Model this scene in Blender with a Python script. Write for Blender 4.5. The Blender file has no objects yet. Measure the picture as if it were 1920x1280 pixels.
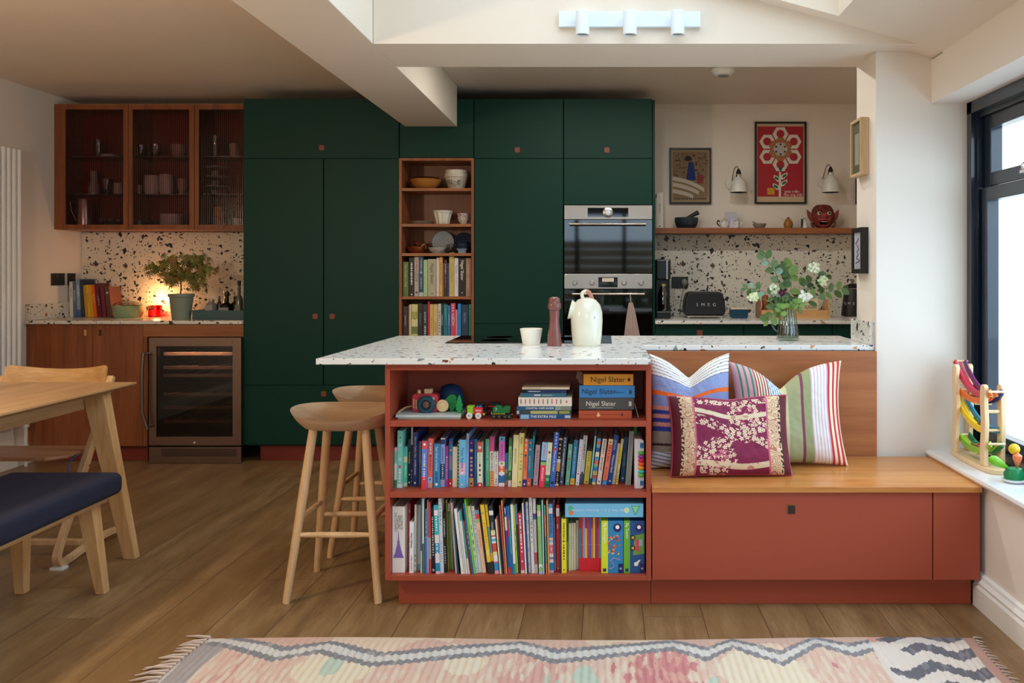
import bpy, bmesh, math, random
from mathutils import Vector, Matrix, noise
C = bpy.context.scene.collection
PI = math.pi
F = 1600.0           # focal length in pixels of the 1920 px wide frame
VX, VY, EYE = 1135.0, 510.0, 1.234
def X(px, Y): return (px - VX) * Y / F
def Z(py, Y): return EYE - (py - VY) * Y / F

# ---------------------------------------------------------------- camera
cam = bpy.data.cameras.new('camera'); co = bpy.data.objects.new('camera', cam); C.objects.link(co)
co.location = (0, 0, EYE); co.rotation_euler = (PI / 2, 0, 0)
cam.sensor_width = 36; cam.lens = 36 * F / 1920
cam.shift_x = -(VX - 960) / 1920; cam.shift_y = -(640 - VY) / 1920
cam.clip_start = 0.05
bpy.context.scene.camera = co
# ---------------------------------------------------------------- sky, daylight
sc = bpy.context.scene
w = bpy.data.worlds.new('sky'); sc.world = w; w.use_nodes = True
nt = w.node_tree; bg = nt.nodes['Background']
tc = nt.nodes.new('ShaderNodeTexCoord'); sp = nt.nodes.new('ShaderNodeSeparateXYZ'); cr = nt.nodes.new('ShaderNodeValToRGB')
nt.links.new(tc.outputs['Generated'], sp.inputs[0]); nt.links.new(sp.outputs['Z'], cr.inputs[0]); nt.links.new(cr.outputs[0], bg.inputs[0])
cr.color_ramp.elements[0].color = (.70, .79, .88, 1); cr.color_ramp.elements[1].color = (.76, .88, 1.0, 1)
bg.inputs[1].default_value = 4.6
def portal(name, loc, rot, sx, sy):
    l = bpy.data.lights.new(name, 'AREA'); l.shape = 'RECTANGLE'; l.size = sx; l.size_y = sy; l.cycles.is_portal = True
    o = bpy.data.objects.new(name, l); C.objects.link(o); o.location = loc; o.rotation_euler = rot
portal('skylight_daylight', (.1, 2.05, 2.86), (0, math.radians(15), 0), 1.9, 2.9)
portal('side_window_daylight', (1.66, 2.3, 1.2), (0, PI / 2, 0), 1.6, 2.8)
portal('garden_door_daylight', (-.1, -2.06, 1.1), (PI / 2, 0, 0), 2.3, 2.2)
sc.view_settings.view_transform = 'Standard'; sc.view_settings.look = 'None'
sc.view_settings.gamma = 1; sc.view_settings.use_curve_mapping = False
sc.view_settings.exposure = 0.58
sc.cycles.use_denoising = True; sc.cycles.max_bounces = 8; sc.cycles.diffuse_bounces = 5
sc.cycles.glossy_bounces = 4; sc.cycles.transmission_bounces = 6; sc.cycles.transparent_max_bounces = 12
sc.cycles.sample_clamp_indirect = 6; sc.cycles.caustics_reflective = False; sc.cycles.caustics_refractive = False

# ---------------------------------------------------------------- materials
def lin(h):
    h = h.lstrip('#'); r = []
    for i in (0, 2, 4):
        c = int(h[i:i + 2], 16) / 255
        r.append(c / 12.92 if c <= .04045 else ((c + .055) / 1.055) ** 2.4)
    return (*r, 1)
MC = {}
def mat(h, rough=.5, metal=0, spec=.5, emit=None, es=0, coat=0):
    k = (h, rough, metal, spec, emit, es, coat)
    if k in MC: return MC[k]
    m = bpy.data.materials.new('paint_' + h.strip('#')); m.use_nodes = True
    b = m.node_tree.nodes['Principled BSDF']
    b.inputs['Base Color'].default_value = lin(h); b.inputs['Roughness'].default_value = rough
    b.inputs['Metallic'].default_value = metal; b.inputs['Specular IOR Level'].default_value = spec
    b.inputs['Coat Weight'].default_value = coat
    if emit: b.inputs['Emission Color'].default_value = lin(emit); b.inputs['Emission Strength'].default_value = es
    MC[k] = m; return m
class NT:
    def __init__(s, name):
        s.m = bpy.data.materials.new(name); s.m.use_nodes = True; s.t = s.m.node_tree; s.b = s.t.nodes['Principled BSDF']
    def n(s, typ, **kw):
        x = s.t.nodes.new('ShaderNode' + typ)
        for k, v in kw.items(): setattr(x, k, v)
        return x
    def l(s, a, b): s.t.links.new(a, b)
    def math(s, op, a, b=None, c=None):
        x = s.n('Math', operation=op)
        for i, v in enumerate((a, b, c)):
            if v is None: continue
            if isinstance(v, (int, float)): x.inputs[i].default_value = v
            else: s.l(v, x.inputs[i])
        return x.outputs[0]
    def obj(s, scale=(1, 1, 1)):
        t = s.n('TexCoord'); mp = s.n('Mapping'); s.l(t.outputs['Object'], mp.inputs[0]); mp.inputs['Scale'].default_value = scale
        return mp.outputs[0]
    def noise(s, vec, scale=5, detail=4, rough=.5):
        x = s.n('TexNoise'); s.l(vec, x.inputs['Vector']); x.inputs['Scale'].default_value = scale; x.inputs['Detail'].default_value = detail
        x.inputs['Roughness'].default_value = rough; return x
    def ramp(s, fac, stops, interp='LINEAR'):
        x = s.n('ValToRGB'); e = x.color_ramp; e.interpolation = interp
        while len(e.elements) < len(stops): e.elements.new(.5)
        for el, (p, c) in zip(e.elements, stops): el.position = p; el.color = lin(c)
        s.l(fac, x.inputs[0]); return x.outputs[0]
    def mix(s, fac, a, b, mode='MIX'):
        x = s.n('Mix', data_type='RGBA', blend_type=mode)
        for i, v in ((0, fac), (6, a), (7, b)):
            if isinstance(v, (int, float)): x.inputs[i].default_value = v
            elif isinstance(v, str): x.inputs[i].default_value = lin(v)
            else: s.l(v, x.inputs[i])
        return x.outputs[2]
    def bump(s, h, strength=.2, dist=.002):
        x = s.n('Bump'); x.inputs['Strength'].default_value = strength; x.inputs['Distance'].default_value = dist
        s.l(h, x.inputs['Height']); s.l(x.outputs[0], s.b.inputs['Normal'])
    def col(s, c): s.l(c, s.b.inputs['Base Color'])
    def rough(s, v): s.b.inputs['Roughness'].default_value = v

def wood(name, dark, mid, light, axis=0, rough=.4, scale=1.0):
    t = NT(name); sc_ = [14 * scale] * 3; sc_[axis] = .9 * scale
    v = t.obj(tuple(sc_)); n1 = t.noise(v, 1.6, 6, .6); n2 = t.noise(v, 9, 3, .6)
    wv = t.math('ADD', t.math('MULTIPLY', n1.outputs[0], .75), t.math('MULTIPLY', n2.outputs[0], .25))
    t.col(t.ramp(wv, [(.32, dark), (.5, mid), (.7, light)])); t.rough(rough)
    t.bump(n2.outputs[0], .12, .001); return t.m
def wall_paint(name, h, rough=.6):
    t = NT(name); v = t.obj(); n = t.noise(v, 60, 2); t.b.inputs['Base Color'].default_value = lin(h); t.rough(rough); t.bump(n.outputs[0], .05, .002); return t.m
def terrazzo(name, base='#e6e2da', rough=.22, dens=1.0, cols=None, less=0):
    t = NT(name); v0 = t.obj(); nz = t.noise(v0, 26, 2); vm = t.n('VectorMath', operation='MULTIPLY_ADD')
    t.l(nz.outputs[1], vm.inputs[0]); vm.inputs[1].default_value = (.03, .03, .03); t.l(v0, vm.inputs[2])
    col = None; prev = base
    cols = cols or [(0, '#1b1d1d'), (.25, '#4a3327'), (.42, '#20262a'), (.60, '#7b6450'), (.70, '#3a3b38'), (.84, '#a06c54'), (.88, '#2a2422'), (.94, '#9a9a94')]
    for sc_, thr, wdt, st in ((30 * dens, .50, .74, (1, 1, .62)), (44 * dens, .37, .62, (.6, .6, 1)), (80 * dens, .34, .52, (1, .7, .8))):
        mp = t.n('Mapping'); t.l(vm.outputs[0], mp.inputs[0]); mp.inputs['Scale'].default_value = st; mp.inputs['Rotation'].default_value = (sc_ * .03, sc_ * .05, sc_ * .02)
        vo = t.n('TexVoronoi', distance='MANHATTAN'); t.l(mp.outputs[0], vo.inputs['Vector']); vo.inputs['Scale'].default_value = sc_
        sp = t.n('SeparateColor'); t.l(vo.outputs['Color'], sp.inputs[0])
        th = t.math('MULTIPLY', t.math('SUBTRACT', sp.outputs[0], thr + less), wdt * 1.6)
        m = t.math('LESS_THAN', vo.outputs['Distance'], th)
        c = t.ramp(sp.outputs[1], cols, 'CONSTANT')
        prev = t.mix(m, prev, c)
    t.col(prev); t.rough(rough); t.b.inputs['Coat Weight'].default_value = 0; return t.m
def fabric(name, h, h2, scale=400):
    t = NT(name); v = t.obj(); n = t.noise(v, scale, 2); t.col(t.mix(n.outputs[0], h, h2)); t.rough(.9); t.bump(n.outputs[0], .3, .002)
    return t.m
def painted():                       # colour attribute = print / weave pattern of the object itself
    t = NT('printed_pattern'); a = t.n('Attribute', attribute_name='col'); t.col(a.outputs['Color']); t.rough(.75); return t.m
def glassy(name, tint='#ffffff', rough=0.0, facs=.12, ribs=0, fm=.8):
    t = NT(name); t.t.nodes.remove(t.b)
    out = [n for n in t.t.nodes if n.type == 'OUTPUT_MATERIAL'][0]
    tr = t.n('BsdfTransparent'); tr.inputs[0].default_value = lin(tint); gl = t.n('BsdfGlossy'); gl.inputs['Roughness'].default_value = rough
    mx = t.n('MixShader'); fr = t.n('Fresnel'); fr.inputs[0].default_value = 1.45
    ge = t.n('NewGeometry'); t.l(t.math('MULTIPLY', t.math('ADD', t.math('MULTIPLY', fr.outputs[0], fm), facs), t.math('SUBTRACT', 1, ge.outputs['Backfacing'])), mx.inputs[0])
    t.l(tr.outputs[0], mx.inputs[1]); t.l(gl.outputs[0], mx.inputs[2]); t.l(mx.outputs[0], out.inputs[0])
    if ribs:
        v = t.obj(); s = t.n('SeparateXYZ'); t.l(v, s.inputs[0])
        h = t.math('SINE', t.math('MULTIPLY', s.outputs[0], 2 * PI / ribs))
        b = t.n('Bump'); b.inputs['Strength'].default_value = .5; b.inputs['Distance'].default_value = .001; t.l(h, b.inputs['Height']); t.l(b.outputs[0], gl.inputs['Normal'])
        t.l(t.mix(t.math('ADD', t.math('MULTIPLY', h, .5), .5), '#c8b8b8', tint), tr.inputs[0])
    return t.m
def floor_mat():
    t = NT('oak_floor'); v = t.obj(); s = t.n('SeparateXYZ'); t.l(v, s.inputs[0]); W = .215
    xs = t.math('DIVIDE', t.math('ADD', s.outputs[0], .06), W); col = t.math('FLOOR', xs); fx = t.math('FRACT', xs)
    wn = t.n('TexWhiteNoise', noise_dimensions='1D'); t.l(col, wn.inputs['W'])
    ys = t.math('DIVIDE', t.math('ADD', s.outputs[1], t.math('MULTIPLY', wn.outputs[0], 9.7)), 2.1); row = t.math('FLOOR', ys); fy = t.math('FRACT', ys)
    w2 = t.n('TexWhiteNoise', noise_dimensions='2D'); cv = t.n('CombineXYZ'); t.l(col, cv.inputs[0]); t.l(row, cv.inputs[1]); t.l(cv.outputs[0], w2.inputs['Vector'])
    mp = t.n('Mapping'); mp.inputs['Scale'].default_value = (9, 1.1, 1); t.l(v, mp.inputs[0])
    ad = t.n('VectorMath', operation='ADD'); t.l(mp.outputs[0], ad.inputs[0]); sc2 = t.n('VectorMath', operation='SCALE'); t.l(w2.outputs['Color'], sc2.inputs[0]); sc2.inputs['Scale'].default_value = 20; t.l(sc2.outputs[0], ad.inputs[1])
    n1 = t.noise(ad.outputs[0], 1.5, 6, .62); n2 = t.noise(ad.outputs[0], 11, 3, .6); n3 = t.noise(v, 1.7, 3)
    g = t.math('ADD', t.math('MULTIPLY', n1.outputs[0], .7), t.math('MULTIPLY', n2.outputs[0], .3))
    c = t.ramp(g, [(.3, '#64482e'), (.5, '#8c6e4a'), (.72, '#b0926a')])
    c = t.mix(t.math('MULTIPLY', w2.outputs['Value'], .55), c, '#7d5c34')
    c = t.mix(t.ramp(n3.outputs[0], [(.45, '#000000'), (.7, '#666666')]), c, '#94764e')
    gx = t.math('LESS_THAN', t.math('MINIMUM', fx, t.math('SUBTRACT', 1, fx)), .0065)
    gy = t.math('LESS_THAN', fy, .0012); gap = t.math('MAXIMUM', gx, gy)
    kn = t.n('TexVoronoi'); kn.inputs['Scale'].default_value = 2.3; t.l(v, kn.inputs['Vector'])
    c = t.mix(t.ramp(kn.outputs['Distance'], [(.0, '#cccccc'), (.07, '#000000')]), c, '#3d2a18')
    t.col(t.mix(t.math('MULTIPLY', gap, .75), c, '#33241a'))
    t.rough(.38); t.bump(t.math('SUBTRACT', t.math('MULTIPLY', g, .3), gap), .25, .002); return t.m

M_WALL = wall_paint('white_wall_paint', '#eae1d6'); M_CEIL = wall_paint('ceiling_paint', '#e6d9c8')
M_GREEN = wall_paint('dark_green_paint', '#03342a', .5); [n for n in M_GREEN.node_tree.nodes if n.type == 'BSDF_PRINCIPLED'][0].inputs['Specular IOR Level'].default_value = .22; M_RED = wall_paint('terracotta_paint', '#a5482f', .5)
M_REDK = M_RED
M_TERR = terrazzo('terrazzo_splashback', '#e0d8c8', .42); M_TOP = terrazzo('terrazzo_worktop', '#ecedea', .2, 1.0, [(0, '#5d6668'), (.22, '#c08058'), (.38, '#3b4244'), (.5, '#d0a070'), (.62, '#8c9698'), (.74, '#7a4a3a'), (.82, '#2c3233'), (.92, '#b4bab8')], less=.07)
M_WAL_X = wood('walnut_horizontal', '#7a4424', '#985a30', '#ae6f3e', 0); M_WAL_Z = wood('walnut_vertical', '#6e3a1c', '#8a4d28', '#9c5c32', 2)
M_SEAT = wood('seat_cherry', '#b06a34', '#c88444', '#d69a5a', 0, .28); M_BACKP = wood('seat_back_panel', '#8e5430', '#a8663a', '#bb7a48', 0, .35, .6)
M_OAK_X = wood('oak_x', '#b98a52', '#cda06a', '#dab27e', 0); M_OAK_Y = wood('oak_y', '#ae8656', '#c69c6c', '#d6b082', 1, .35); M_OAK_Z = wood('oak_z', '#c2925c', '#d6aa74', '#e2bc88', 2)
M_STOOL = wood('pale_beech', '#c29a6a', '#d4ae80', '#dfbe92', 2); M_STOOLS = wood('pale_beech_seat', '#ae9070', '#bfa080', '#ccb090', 0)
M_TOYW = wood('toy_beech', '#dcb888', '#e8c89a', '#f0d6ae', 2)
M_STEEL = mat('#b9aea4', .28, 1); M_CHROME = mat('#d8d8d8', .12, 1); M_BLACK = mat('#0c0d0f', .35); M_GLOSSBLK = mat('#050608', .04, 0, .6)
M_WHITE = mat('#f0efeb', .5); M_CREAM = mat('#e8e6d2', .18, coat=.5); M_GLASS = glassy('clear_glass', '#e6eef2', facs=.03); M_REED = glassy('reeded_glass', '#f6eaea', .18, .012, .014, .35)
M_VGLASS = glassy('ribbed_vase_glass', '#e4eeea', .02, .10); M_PRINT = painted(); M_SLATE = mat('#1f2a3c', .6)
M_NAVY = mat('#1b2b40', .3); M_FRAMEBLK = mat('#0d0c0c', .4)

# ---------------------------------------------------------------- mesh building
class MB:
    def __init__(s): s.b = bmesh.new(); s.M = Matrix(); s.mi = 0; s.sm = False; s.cols = None
    def v(s, p): return s.b.verts.new(s.M @ Vector(p))
    def f(s, vs, mi=None):
        try: f = s.b.faces.new(vs)
        except ValueError: return None
        f.material_index = s.mi if mi is None else mi; f.smooth = s.sm; return f
    def box(s, x0, x1, y0, y1, z0, z1, mi=None):
        v = [s.v((x, y, z)) for z in (z0, z1) for y in (y0, y1) for x in (x0, x1)]
        for q in ((0, 2, 3, 1), (4, 5, 7, 6), (0, 1, 5, 4), (2, 6, 7, 3), (0, 4, 6, 2), (1, 3, 7, 5)): s.f([v[i] for i in q], mi)
        return s
    def prism(s, pts, d0, d1, axis='y', mi=None, cap=True):      # pts in the plane across axis
        def P(a, b, d): return {'y': (a, d, b), 'x': (d, a, b), 'z': (a, b, d)}[axis]
        A = [s.v(P(a, b, d0)) for a, b in pts]; B = [s.v(P(a, b, d1)) for a, b in pts]; n = len(pts)
        for i in range(n): s.f([A[i], A[(i + 1) % n], B[(i + 1) % n], B[i]], mi)
        if cap: s.f(A[::-1], mi); s.f(B, mi)
        return s
    def lathe(s, prof, c=(0, 0, 0), n=28, mi=None, sx=1, sy=1, lobes=0, la=0, M=None):
        sm = s.sm; s.sm = True; R = []; M = M or Matrix()
        for r, z in prof:
            ring = []
            for i in range(n):
                a = 2 * PI * i / n; rr = r * (1 + la * math.cos(lobes * a)) if lobes else r
                ring.append(s.v(Vector(c) + (M @ Vector((rr * math.cos(a) * sx, rr * math.sin(a) * sy, z)))))
            R.append(ring)
        for A, B in zip(R, R[1:]):
            for i in range(n): s.f([A[i], A[(i + 1) % n], B[(i + 1) % n], B[i]], mi)
        if prof[0][0] > 1e-6: s.f(R[0][::-1], mi)
        if prof[-1][0] > 1e-6: s.f(R[-1], mi)
        s.sm = sm; return s
    def tube(s, pts, r, n=10, mi=None, flat=None, cap=True):       # r: number or list; flat: (w, h) rectangular section
        sm = s.sm; s.sm = flat is None; pts = [Vector(p) for p in pts]; rings = []; up = Vector((0, 0, 1)); prev = None
        for i, p in enumerate(pts):
            d = (pts[min(i + 1, len(pts) - 1)] - pts[max(i - 1, 0)]).normalized()
            if prev is None:
                a = up if abs(d.z) < .9 else Vector((0, 1, 0)); u = d.cross(a).normalized()
            else: u = (prev - d * prev.dot(d)).normalized()
            prev = u; q = d.cross(u); rr = r[i] if isinstance(r, (list, tuple)) else r
            if flat:
                w_, h_ = flat; w_ *= rr; h_ *= rr; ring = [s.v(p + u * a_ * w_ / 2 + q * b_ * h_ / 2) for a_, b_ in ((-1, -1), (1, -1), (1, 1), (-1, 1))]
            else: ring = [s.v(p + (u * math.cos(2 * PI * k / n) + q * math.sin(2 * PI * k / n)) * rr) for k in range(n)]
            rings.append(ring)
        for A, B in zip(rings, rings[1:]):
            for k in range(len(A)): s.f([A[k], A[(k + 1) % len(A)], B[(k + 1) % len(A)], B[k]], mi)
        if cap: s.f(rings[0][::-1], mi); s.f(rings[-1], mi)
        s.sm = sm; return s
    def ball(s, c, r, mi=None, n=14, sx=1, sy=1, sz=1):
        k = n // 2 + 1; return s.lathe([(math.sin(PI * i / k) * r, -math.cos(PI * i / k) * r * sz) for i in range(k + 1)], c, n, mi, sx, sy)
    def grid(s, fn, nu, nv, colf=None, mi=None):
        sm = s.sm; s.sm = True; V = [[s.v(fn(i / nu, j / nv)) for i in range(nu + 1)] for j in range(nv + 1)]
        L = s.b.loops.layers.float_color.get('col') or (s.b.loops.layers.float_color.new('col') if colf else None)
        for j in range(nv):
            for i in range(nu):
                f = s.f([V[j][i], V[j][i + 1], V[j + 1][i + 1], V[j + 1][i]], mi)
                if f and colf:
                    for lp, (a, b) in zip(f.loops, ((i, j), (i + 1, j), (i + 1, j + 1), (i, j + 1))): lp[L] = lin(colf((i + .5) / nu, (j + .5) / nv))
        s.sm = sm; return s
def rbox(w, h, r, n=5):                                     # rounded rectangle outline
    o = []
    for cx, cy, a0 in ((w - r, h - r, 0), (r, h - r, 90), (r, r, 180), (w - r, r, 270)):
        for i in range(n + 1):
            a = math.radians(a0 + 90 * i / n); o.append((cx + r * math.cos(a), cy + r * math.sin(a)))
    return o
ORG = {}
def tag(o, label=None, cat=None, group=None, kind=None):
    if label: o['label'] = label
    if cat: o['category'] = cat
    if group: o['group'] = group
    if kind: o['kind'] = kind
    return o
def O(name, mb, mats, parent=None, bevel=0, loc=None, rot=None, label=None, cat=None, group=None, kind=None, subsurf=0, seg=2):
    bm = mb.b; me = bpy.data.meshes.new(name)
    bmesh.ops.recalc_face_normals(bm, faces=bm.faces)
    if parent is not None: org = ORG[parent.name]; place = (0, 0, 0)
    elif loc is not None: org = Vector(); place = loc
    else:
        xs = [v.co for v in bm.verts]; org = Vector(((min(v.x for v in xs) + max(v.x for v in xs)) / 2, (min(v.y for v in xs) + max(v.y for v in xs)) / 2, min(v.z for v in xs))); place = org
    bmesh.ops.translate(bm, verts=bm.verts, vec=-org)
    for e in bm.edges:
        if len(e.link_faces) == 2 and e.calc_face_angle(0) > math.radians(38): e.smooth = False
    bm.to_mesh(me); bm.free()
    for m in (mats if isinstance(mats, (list, tuple)) else [mats]): me.materials.append(m)
    o = bpy.data.objects.new(name, me); C.objects.link(o); o.location = place
    if rot: o.rotation_euler = rot
    if parent is not None: o.parent = parent
    ORG[o.name] = org
    if bevel:
        b = o.modifiers.new('bevel', 'BEVEL'); b.width = bevel; b.segments = seg; b.limit_method = 'ANGLE'
    if subsurf: s_ = o.modifiers.new('sub', 'SUBSURF'); s_.levels = s_.render_levels = subsurf
    tag(o, label, cat, group, kind); return o
def thing(name, label, cat, loc, rotz=0, group=None, local=False, kind=None):
    o = bpy.data.objects.new(name, None); C.objects.link(o); o.location = loc; o.rotation_euler = (0, 0, rotz); o.empty_display_size = .05
    ORG[o.name] = Vector() if local else Vector(loc); tag(o, label, cat, group, kind); return o
def struct(name, mb, m, bevel=0): return O(name, mb, m, bevel=bevel, kind='structure')
def copy_thing(o, loc, rotz=0, label=None, parent=None):
    c = o.copy(); C.objects.link(c); ORG[c.name] = ORG[o.name]
    if parent is None: c.location = loc; c.rotation_euler = (0, 0, rotz)
    else: c.parent = parent
    if label: c['label'] = label
    for ch in list(o.children): copy_thing(ch, None, 0, None, c)
    return c
def text(parent, s_, loc, size, m, th=0, name='lettering', al='CENTER', ext=.0003, sx=1, rx=PI / 2, rz=0, space=1):
    cu = bpy.data.curves.new(name, 'FONT'); cu.body = s_; cu.size = size; cu.align_x = al; cu.align_y = 'CENTER'; cu.extrude = ext; cu.space_character = space
    cu.resolution_u = 3; o = bpy.data.objects.new(name, cu); C.objects.link(o); cu.materials.append(m); o.parent = parent
    o.location = Vector(loc) - ORG[parent.name]; o.rotation_euler = (rx, th, rz); o.scale = (sx, 1, 1); return o
def bx(*a): return MB().box(*a)
# ================================================================ the room
CZ, XL, XR, YB, YR = 2.44, -3.76, 1.395, 6.126, -2.0
KX = 2.0                                                     # kitchen's own side wall, behind the nib
struct('floor', MB().box(XL - .2, KX + .2, YR - .1, YB + .1, -.1, 0), floor_mat())
struct('wall_back', MB().box(XL, KX, YB, YB + .15, 0, 2.7), M_WALL)
struct('wall_left', MB().box(XL - .15, XL, YR, YB + .15, 0, 2.7), M_WALL)
struct('wall_kitchen_side', MB().box(1.66, 1.697, 3.931, 4.2, 0, 2.7).box(1.697, KX + .15, 4.16, 4.2, 0, 2.7).box(KX, KX + .15, 4.2, YB + .15, 0, 2.7), M_WALL)
NX, NY = 1.157, 3.65
struct('wall_nib', MB().box(NX, 1.697, NY, 3.93, 0, 2.9), M_WALL, .004)
m = MB()
for y0, y1 in ((3.93, YB + .15),): m.box(-.96, KX + .1, y0, y1, CZ, CZ + .2)
struct('ceiling', m, M_CEIL)
struct('ceiling_left', MB().box(XL - .1, -1.30, YR, YB + .15, CZ, CZ + .2), M_CEIL)
# beams
def RZ0(x): return 2.525 - .269 * x
struct('trim_1', MB().box(-1.30, -.962, YR, 5.535, 2.178, 3.0), M_CEIL, .003)
struct('trim_2', MB().box(-.96, NX, 3.53, 3.928, 2.178, 2.95).prism([(NX, 2.178), (1.29, 2.178), (XR + .3, RZ0(XR + .3)), (XR + .3, 2.95), (NX, 2.95)], 3.53, 3.648, 'y'), M_CEIL)
struct('ceiling_gap', MB().box(-1.30, -.96, 5.536, YB + .1, CZ, CZ + .2), M_CEIL)
# sloping roof of the extension with its skylight
def RZ(x): return 2.525 - .269 * x
def slope(m, x0, x1, y0, y1, t=.34): m.prism([(x0, RZ(x0)), (x1, RZ(x1)), (x1, RZ(x1) + t), (x0, RZ(x0) + t)], y0, y1, 'y')
SX0, SX1, SY0, SY1 = -.74, .945, .75, 3.455
m = MB(); slope(m, -.96, SX0, YR, 3.53); slope(m, SX1, XR + .3, YR, 3.53); slope(m, SX0, SX1, YR, SY0); slope(m, SX0, SX1, SY1, 3.53)
struct('ceiling_slope', m, M_CEIL)
m = MB(); z = .345
for x0, x1, y0, y1 in ((SX0, SX0 + .05, SY0, SY1), (SX1 - .05, SX1, SY0, SY1), (SX0, SX1, SY0, SY0 + .05), (SX0, SX1, SY1 - .05, SY1), (SX0, SX1, 2.08, 2.12)):
    m.prism([(x0, RZ(x0) + z), (x1, RZ(x1) + z), (x1, RZ(x1) + z + .06), (x0, RZ(x0) + z + .06)], y0, y1, 'y')
wn = struct('window_2', m, M_WHITE)
g = MB(); g.prism([(SX0, RZ(SX0) + z + .02), (SX1, RZ(SX1) + z + .02), (SX1, RZ(SX1) + z + .026), (SX0, RZ(SX0) + z + .026)], SY0, SY1, 'y'); O('window_pane', g, glassy('tinted_roof_glass', '#dcdfe0', facs=.03), wn)  # tint added to cut the daylight coming through the skylight
# window wall
WY0, WZ0, WZ1 = .95, .475, 1.955
m = MB(); m.box(XR, XR + .3, YR, NY, 0, WZ0 - .03); m.box(XR, XR + .3, YR, 3.53, WZ1, 2.9); m.box(XR, XR + .3, 3.53, NY, WZ1, 2.14); m.box(XR, XR + .3, YR, WY0, WZ0 - .03, WZ1)
struct('wall_right', m, M_WALL)
sill = MB().prism([(1.372, WZ0 - .024), (1.366, WZ0 - .012), (1.372, WZ0), (1.70, WZ0), (1.70, WZ0 - .026)], WY0, NY - .001, 'y')
struct('trim_3', sill, mat('#e9e8e8', .25, coat=.3), .003)
FX = 1.546; M_WIN = mat('#14202f', .28, coat=.4)
m = MB()
for y0, y1, z0, z1, x0, x1 in ((NY - .045, NY - .001, WZ0, WZ1, FX, FX + .10), (WY0, WY0 + .045, WZ0, WZ1, FX, FX + .10), (WY0, NY, WZ1 - .05, WZ1 - .001, FX, FX + .10), (WY0, NY, WZ0 + .001, WZ0 + .05, FX, FX + .10),
        (NY - .060, NY - .045, WZ0, WZ1, FX + .02, FX + .10), (NY - .075, NY - .06, WZ0 + .05, WZ1 - .05, FX + .05, FX + .10), (WY0, NY, WZ1 - .07, WZ1 - .05, FX + .03, FX + .1), (2.28, 2.34, WZ0, WZ1, FX, FX + .1)): m.box(x0, x1, y0, y1, z0, z1)
w1 = struct('window_1', m, M_WIN)
ZM = 1.585
m = MB()
for a, b in ((2.34, NY - .075), (WY0 + .045, 2.28)):
    for z0, z1, x0 in ((ZM + .005, WZ1 - .07, FX + .045), (WZ0 + .05, ZM, FX + .03)):
        for y0, y1, zz0, zz1 in ((b - .05, b, z0, z1), (a, a + .05, z0, z1), (a + .05, b - .05, z1 - .055, z1), (a + .05, b - .05, z0, z0 + .055)): m.box(x0, x0 + .05, y0, y1, zz0, zz1)
O('window_sash', m, M_WIN, w1, .003)
m = MB()
for a, b in ((2.39, NY - .12), (WY0 + .09, 2.23)):
    for z0, z1, x0 in ((ZM + .05, WZ1 - .12, FX + .07), (WZ0 + .1, ZM - .05, FX + .055)): m.box(x0, x0 + .004, a, b, z0, z1)
O('window_pane', m, M_GLASS, w1)
O('window_latch', MB().box(FX + .012, FX + .03, 3.155, 3.21, ZM + .02, ZM + .032).lathe([(.012, 0), (.012, .02), (.006, .03)], (FX + .02, 3.19, ZM + .03)), M_CHROME, w1)
# skirtings
def skirt(name, pts_fn): return pts_fn
pf = [(0, 0), (.030, 0), (.030, .075), (.024, .085), (.026, .095), (.016, .108), (.014, .118), (0, .122)]
struct('baseboard_right', MB().prism([(XR - a, b) for a, b in pf], YR, 3.17, 'y'), M_WHITE)
struct('baseboard_left', MB().prism([(XL + a, b) for a, b in pf], YR, 5.60, 'y'), M_WHITE)
# rear wall behind the camera: garden doors
m = MB(); m.box(XL, -1.2, YR - .15, YR, 0, 3.1); m.box(1.05, XR + .3, YR - .15, YR, 0, 2.9); m.box(-1.2, 1.05, YR - .15, YR, 2.2, 3.1)
struct('wall_front', m, M_WALL)
m = MB(); g = MB()
for i in range(4):
    x = -1.2 + i * .73; m.box(x, x + .06, YR - .11, YR - .04, .001, 2.199)
for i in range(3):
    x = -1.14 + i * .73; m.box(x, x + .67, YR - .11, YR - .04, .001, .08); m.box(x, x + .67, YR - .11, YR - .04, 2.12, 2.199); g.box(x, x + .67, YR - .08, YR - .074, .08, 2.12)
d1 = struct('door_1', m, M_WIN); O('door_pane', g, M_GLASS, d1)
# garden seen only as a reflection in the oven glass
struct('ground', MB().box(-9, 9, -9, YR - .16, -.1, -.02), mat('#7c7a70', .9))
fence = thing('garden_fence', 'brown horizontal board fence outside beyond the glazed garden doors', 'fence', (0, -6, 0))
m = MB()
for k in range(11): m.box(-6, 5, -6.0, -5.97, k * .17, k * .17 + .155)
O('board_panel', m, wood('fence_boards', '#6b5136', '#8a6b48', '#a3845c', 0, .8), fence)
for k in range(5): O('post', MB().box(-5 + k * 2.2, -4.9 + k * 2.2, -6.1, -6.0, -.02, 1.9), mat('#6b5136', .8), fence)
M_LEAF = mat('#3f6a2a', .6); M_LEAF2 = mat('#6d8a3c', .55)
random.seed(5)
for bxx, lab in ((.6, 'wide green shrub growing against the garden fence'), (-2.2, 'low bushy green shrub growing by the garden doors')):
    m = MB()
    for k in range(700):
        a = random.uniform(0, 2 * PI); r = random.random() ** .5; p = Vector((bxx + math.cos(a) * r * 1.1, -5.4 + math.sin(a) * r * .4, random.uniform(0, 1.1) * (1.2 - r * .6)))
        u = Vector((random.uniform(-1, 1), random.uniform(-1, 1), random.uniform(-1, 1))).normalized() * .09; q = u.orthogonal().normalized() * .04
        m.f([m.v(p - u), m.v(p + q), m.v(p + u), m.v(p - q)])
    O('garden_shrub', m, M_LEAF, label=lab, cat='shrub')

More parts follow.
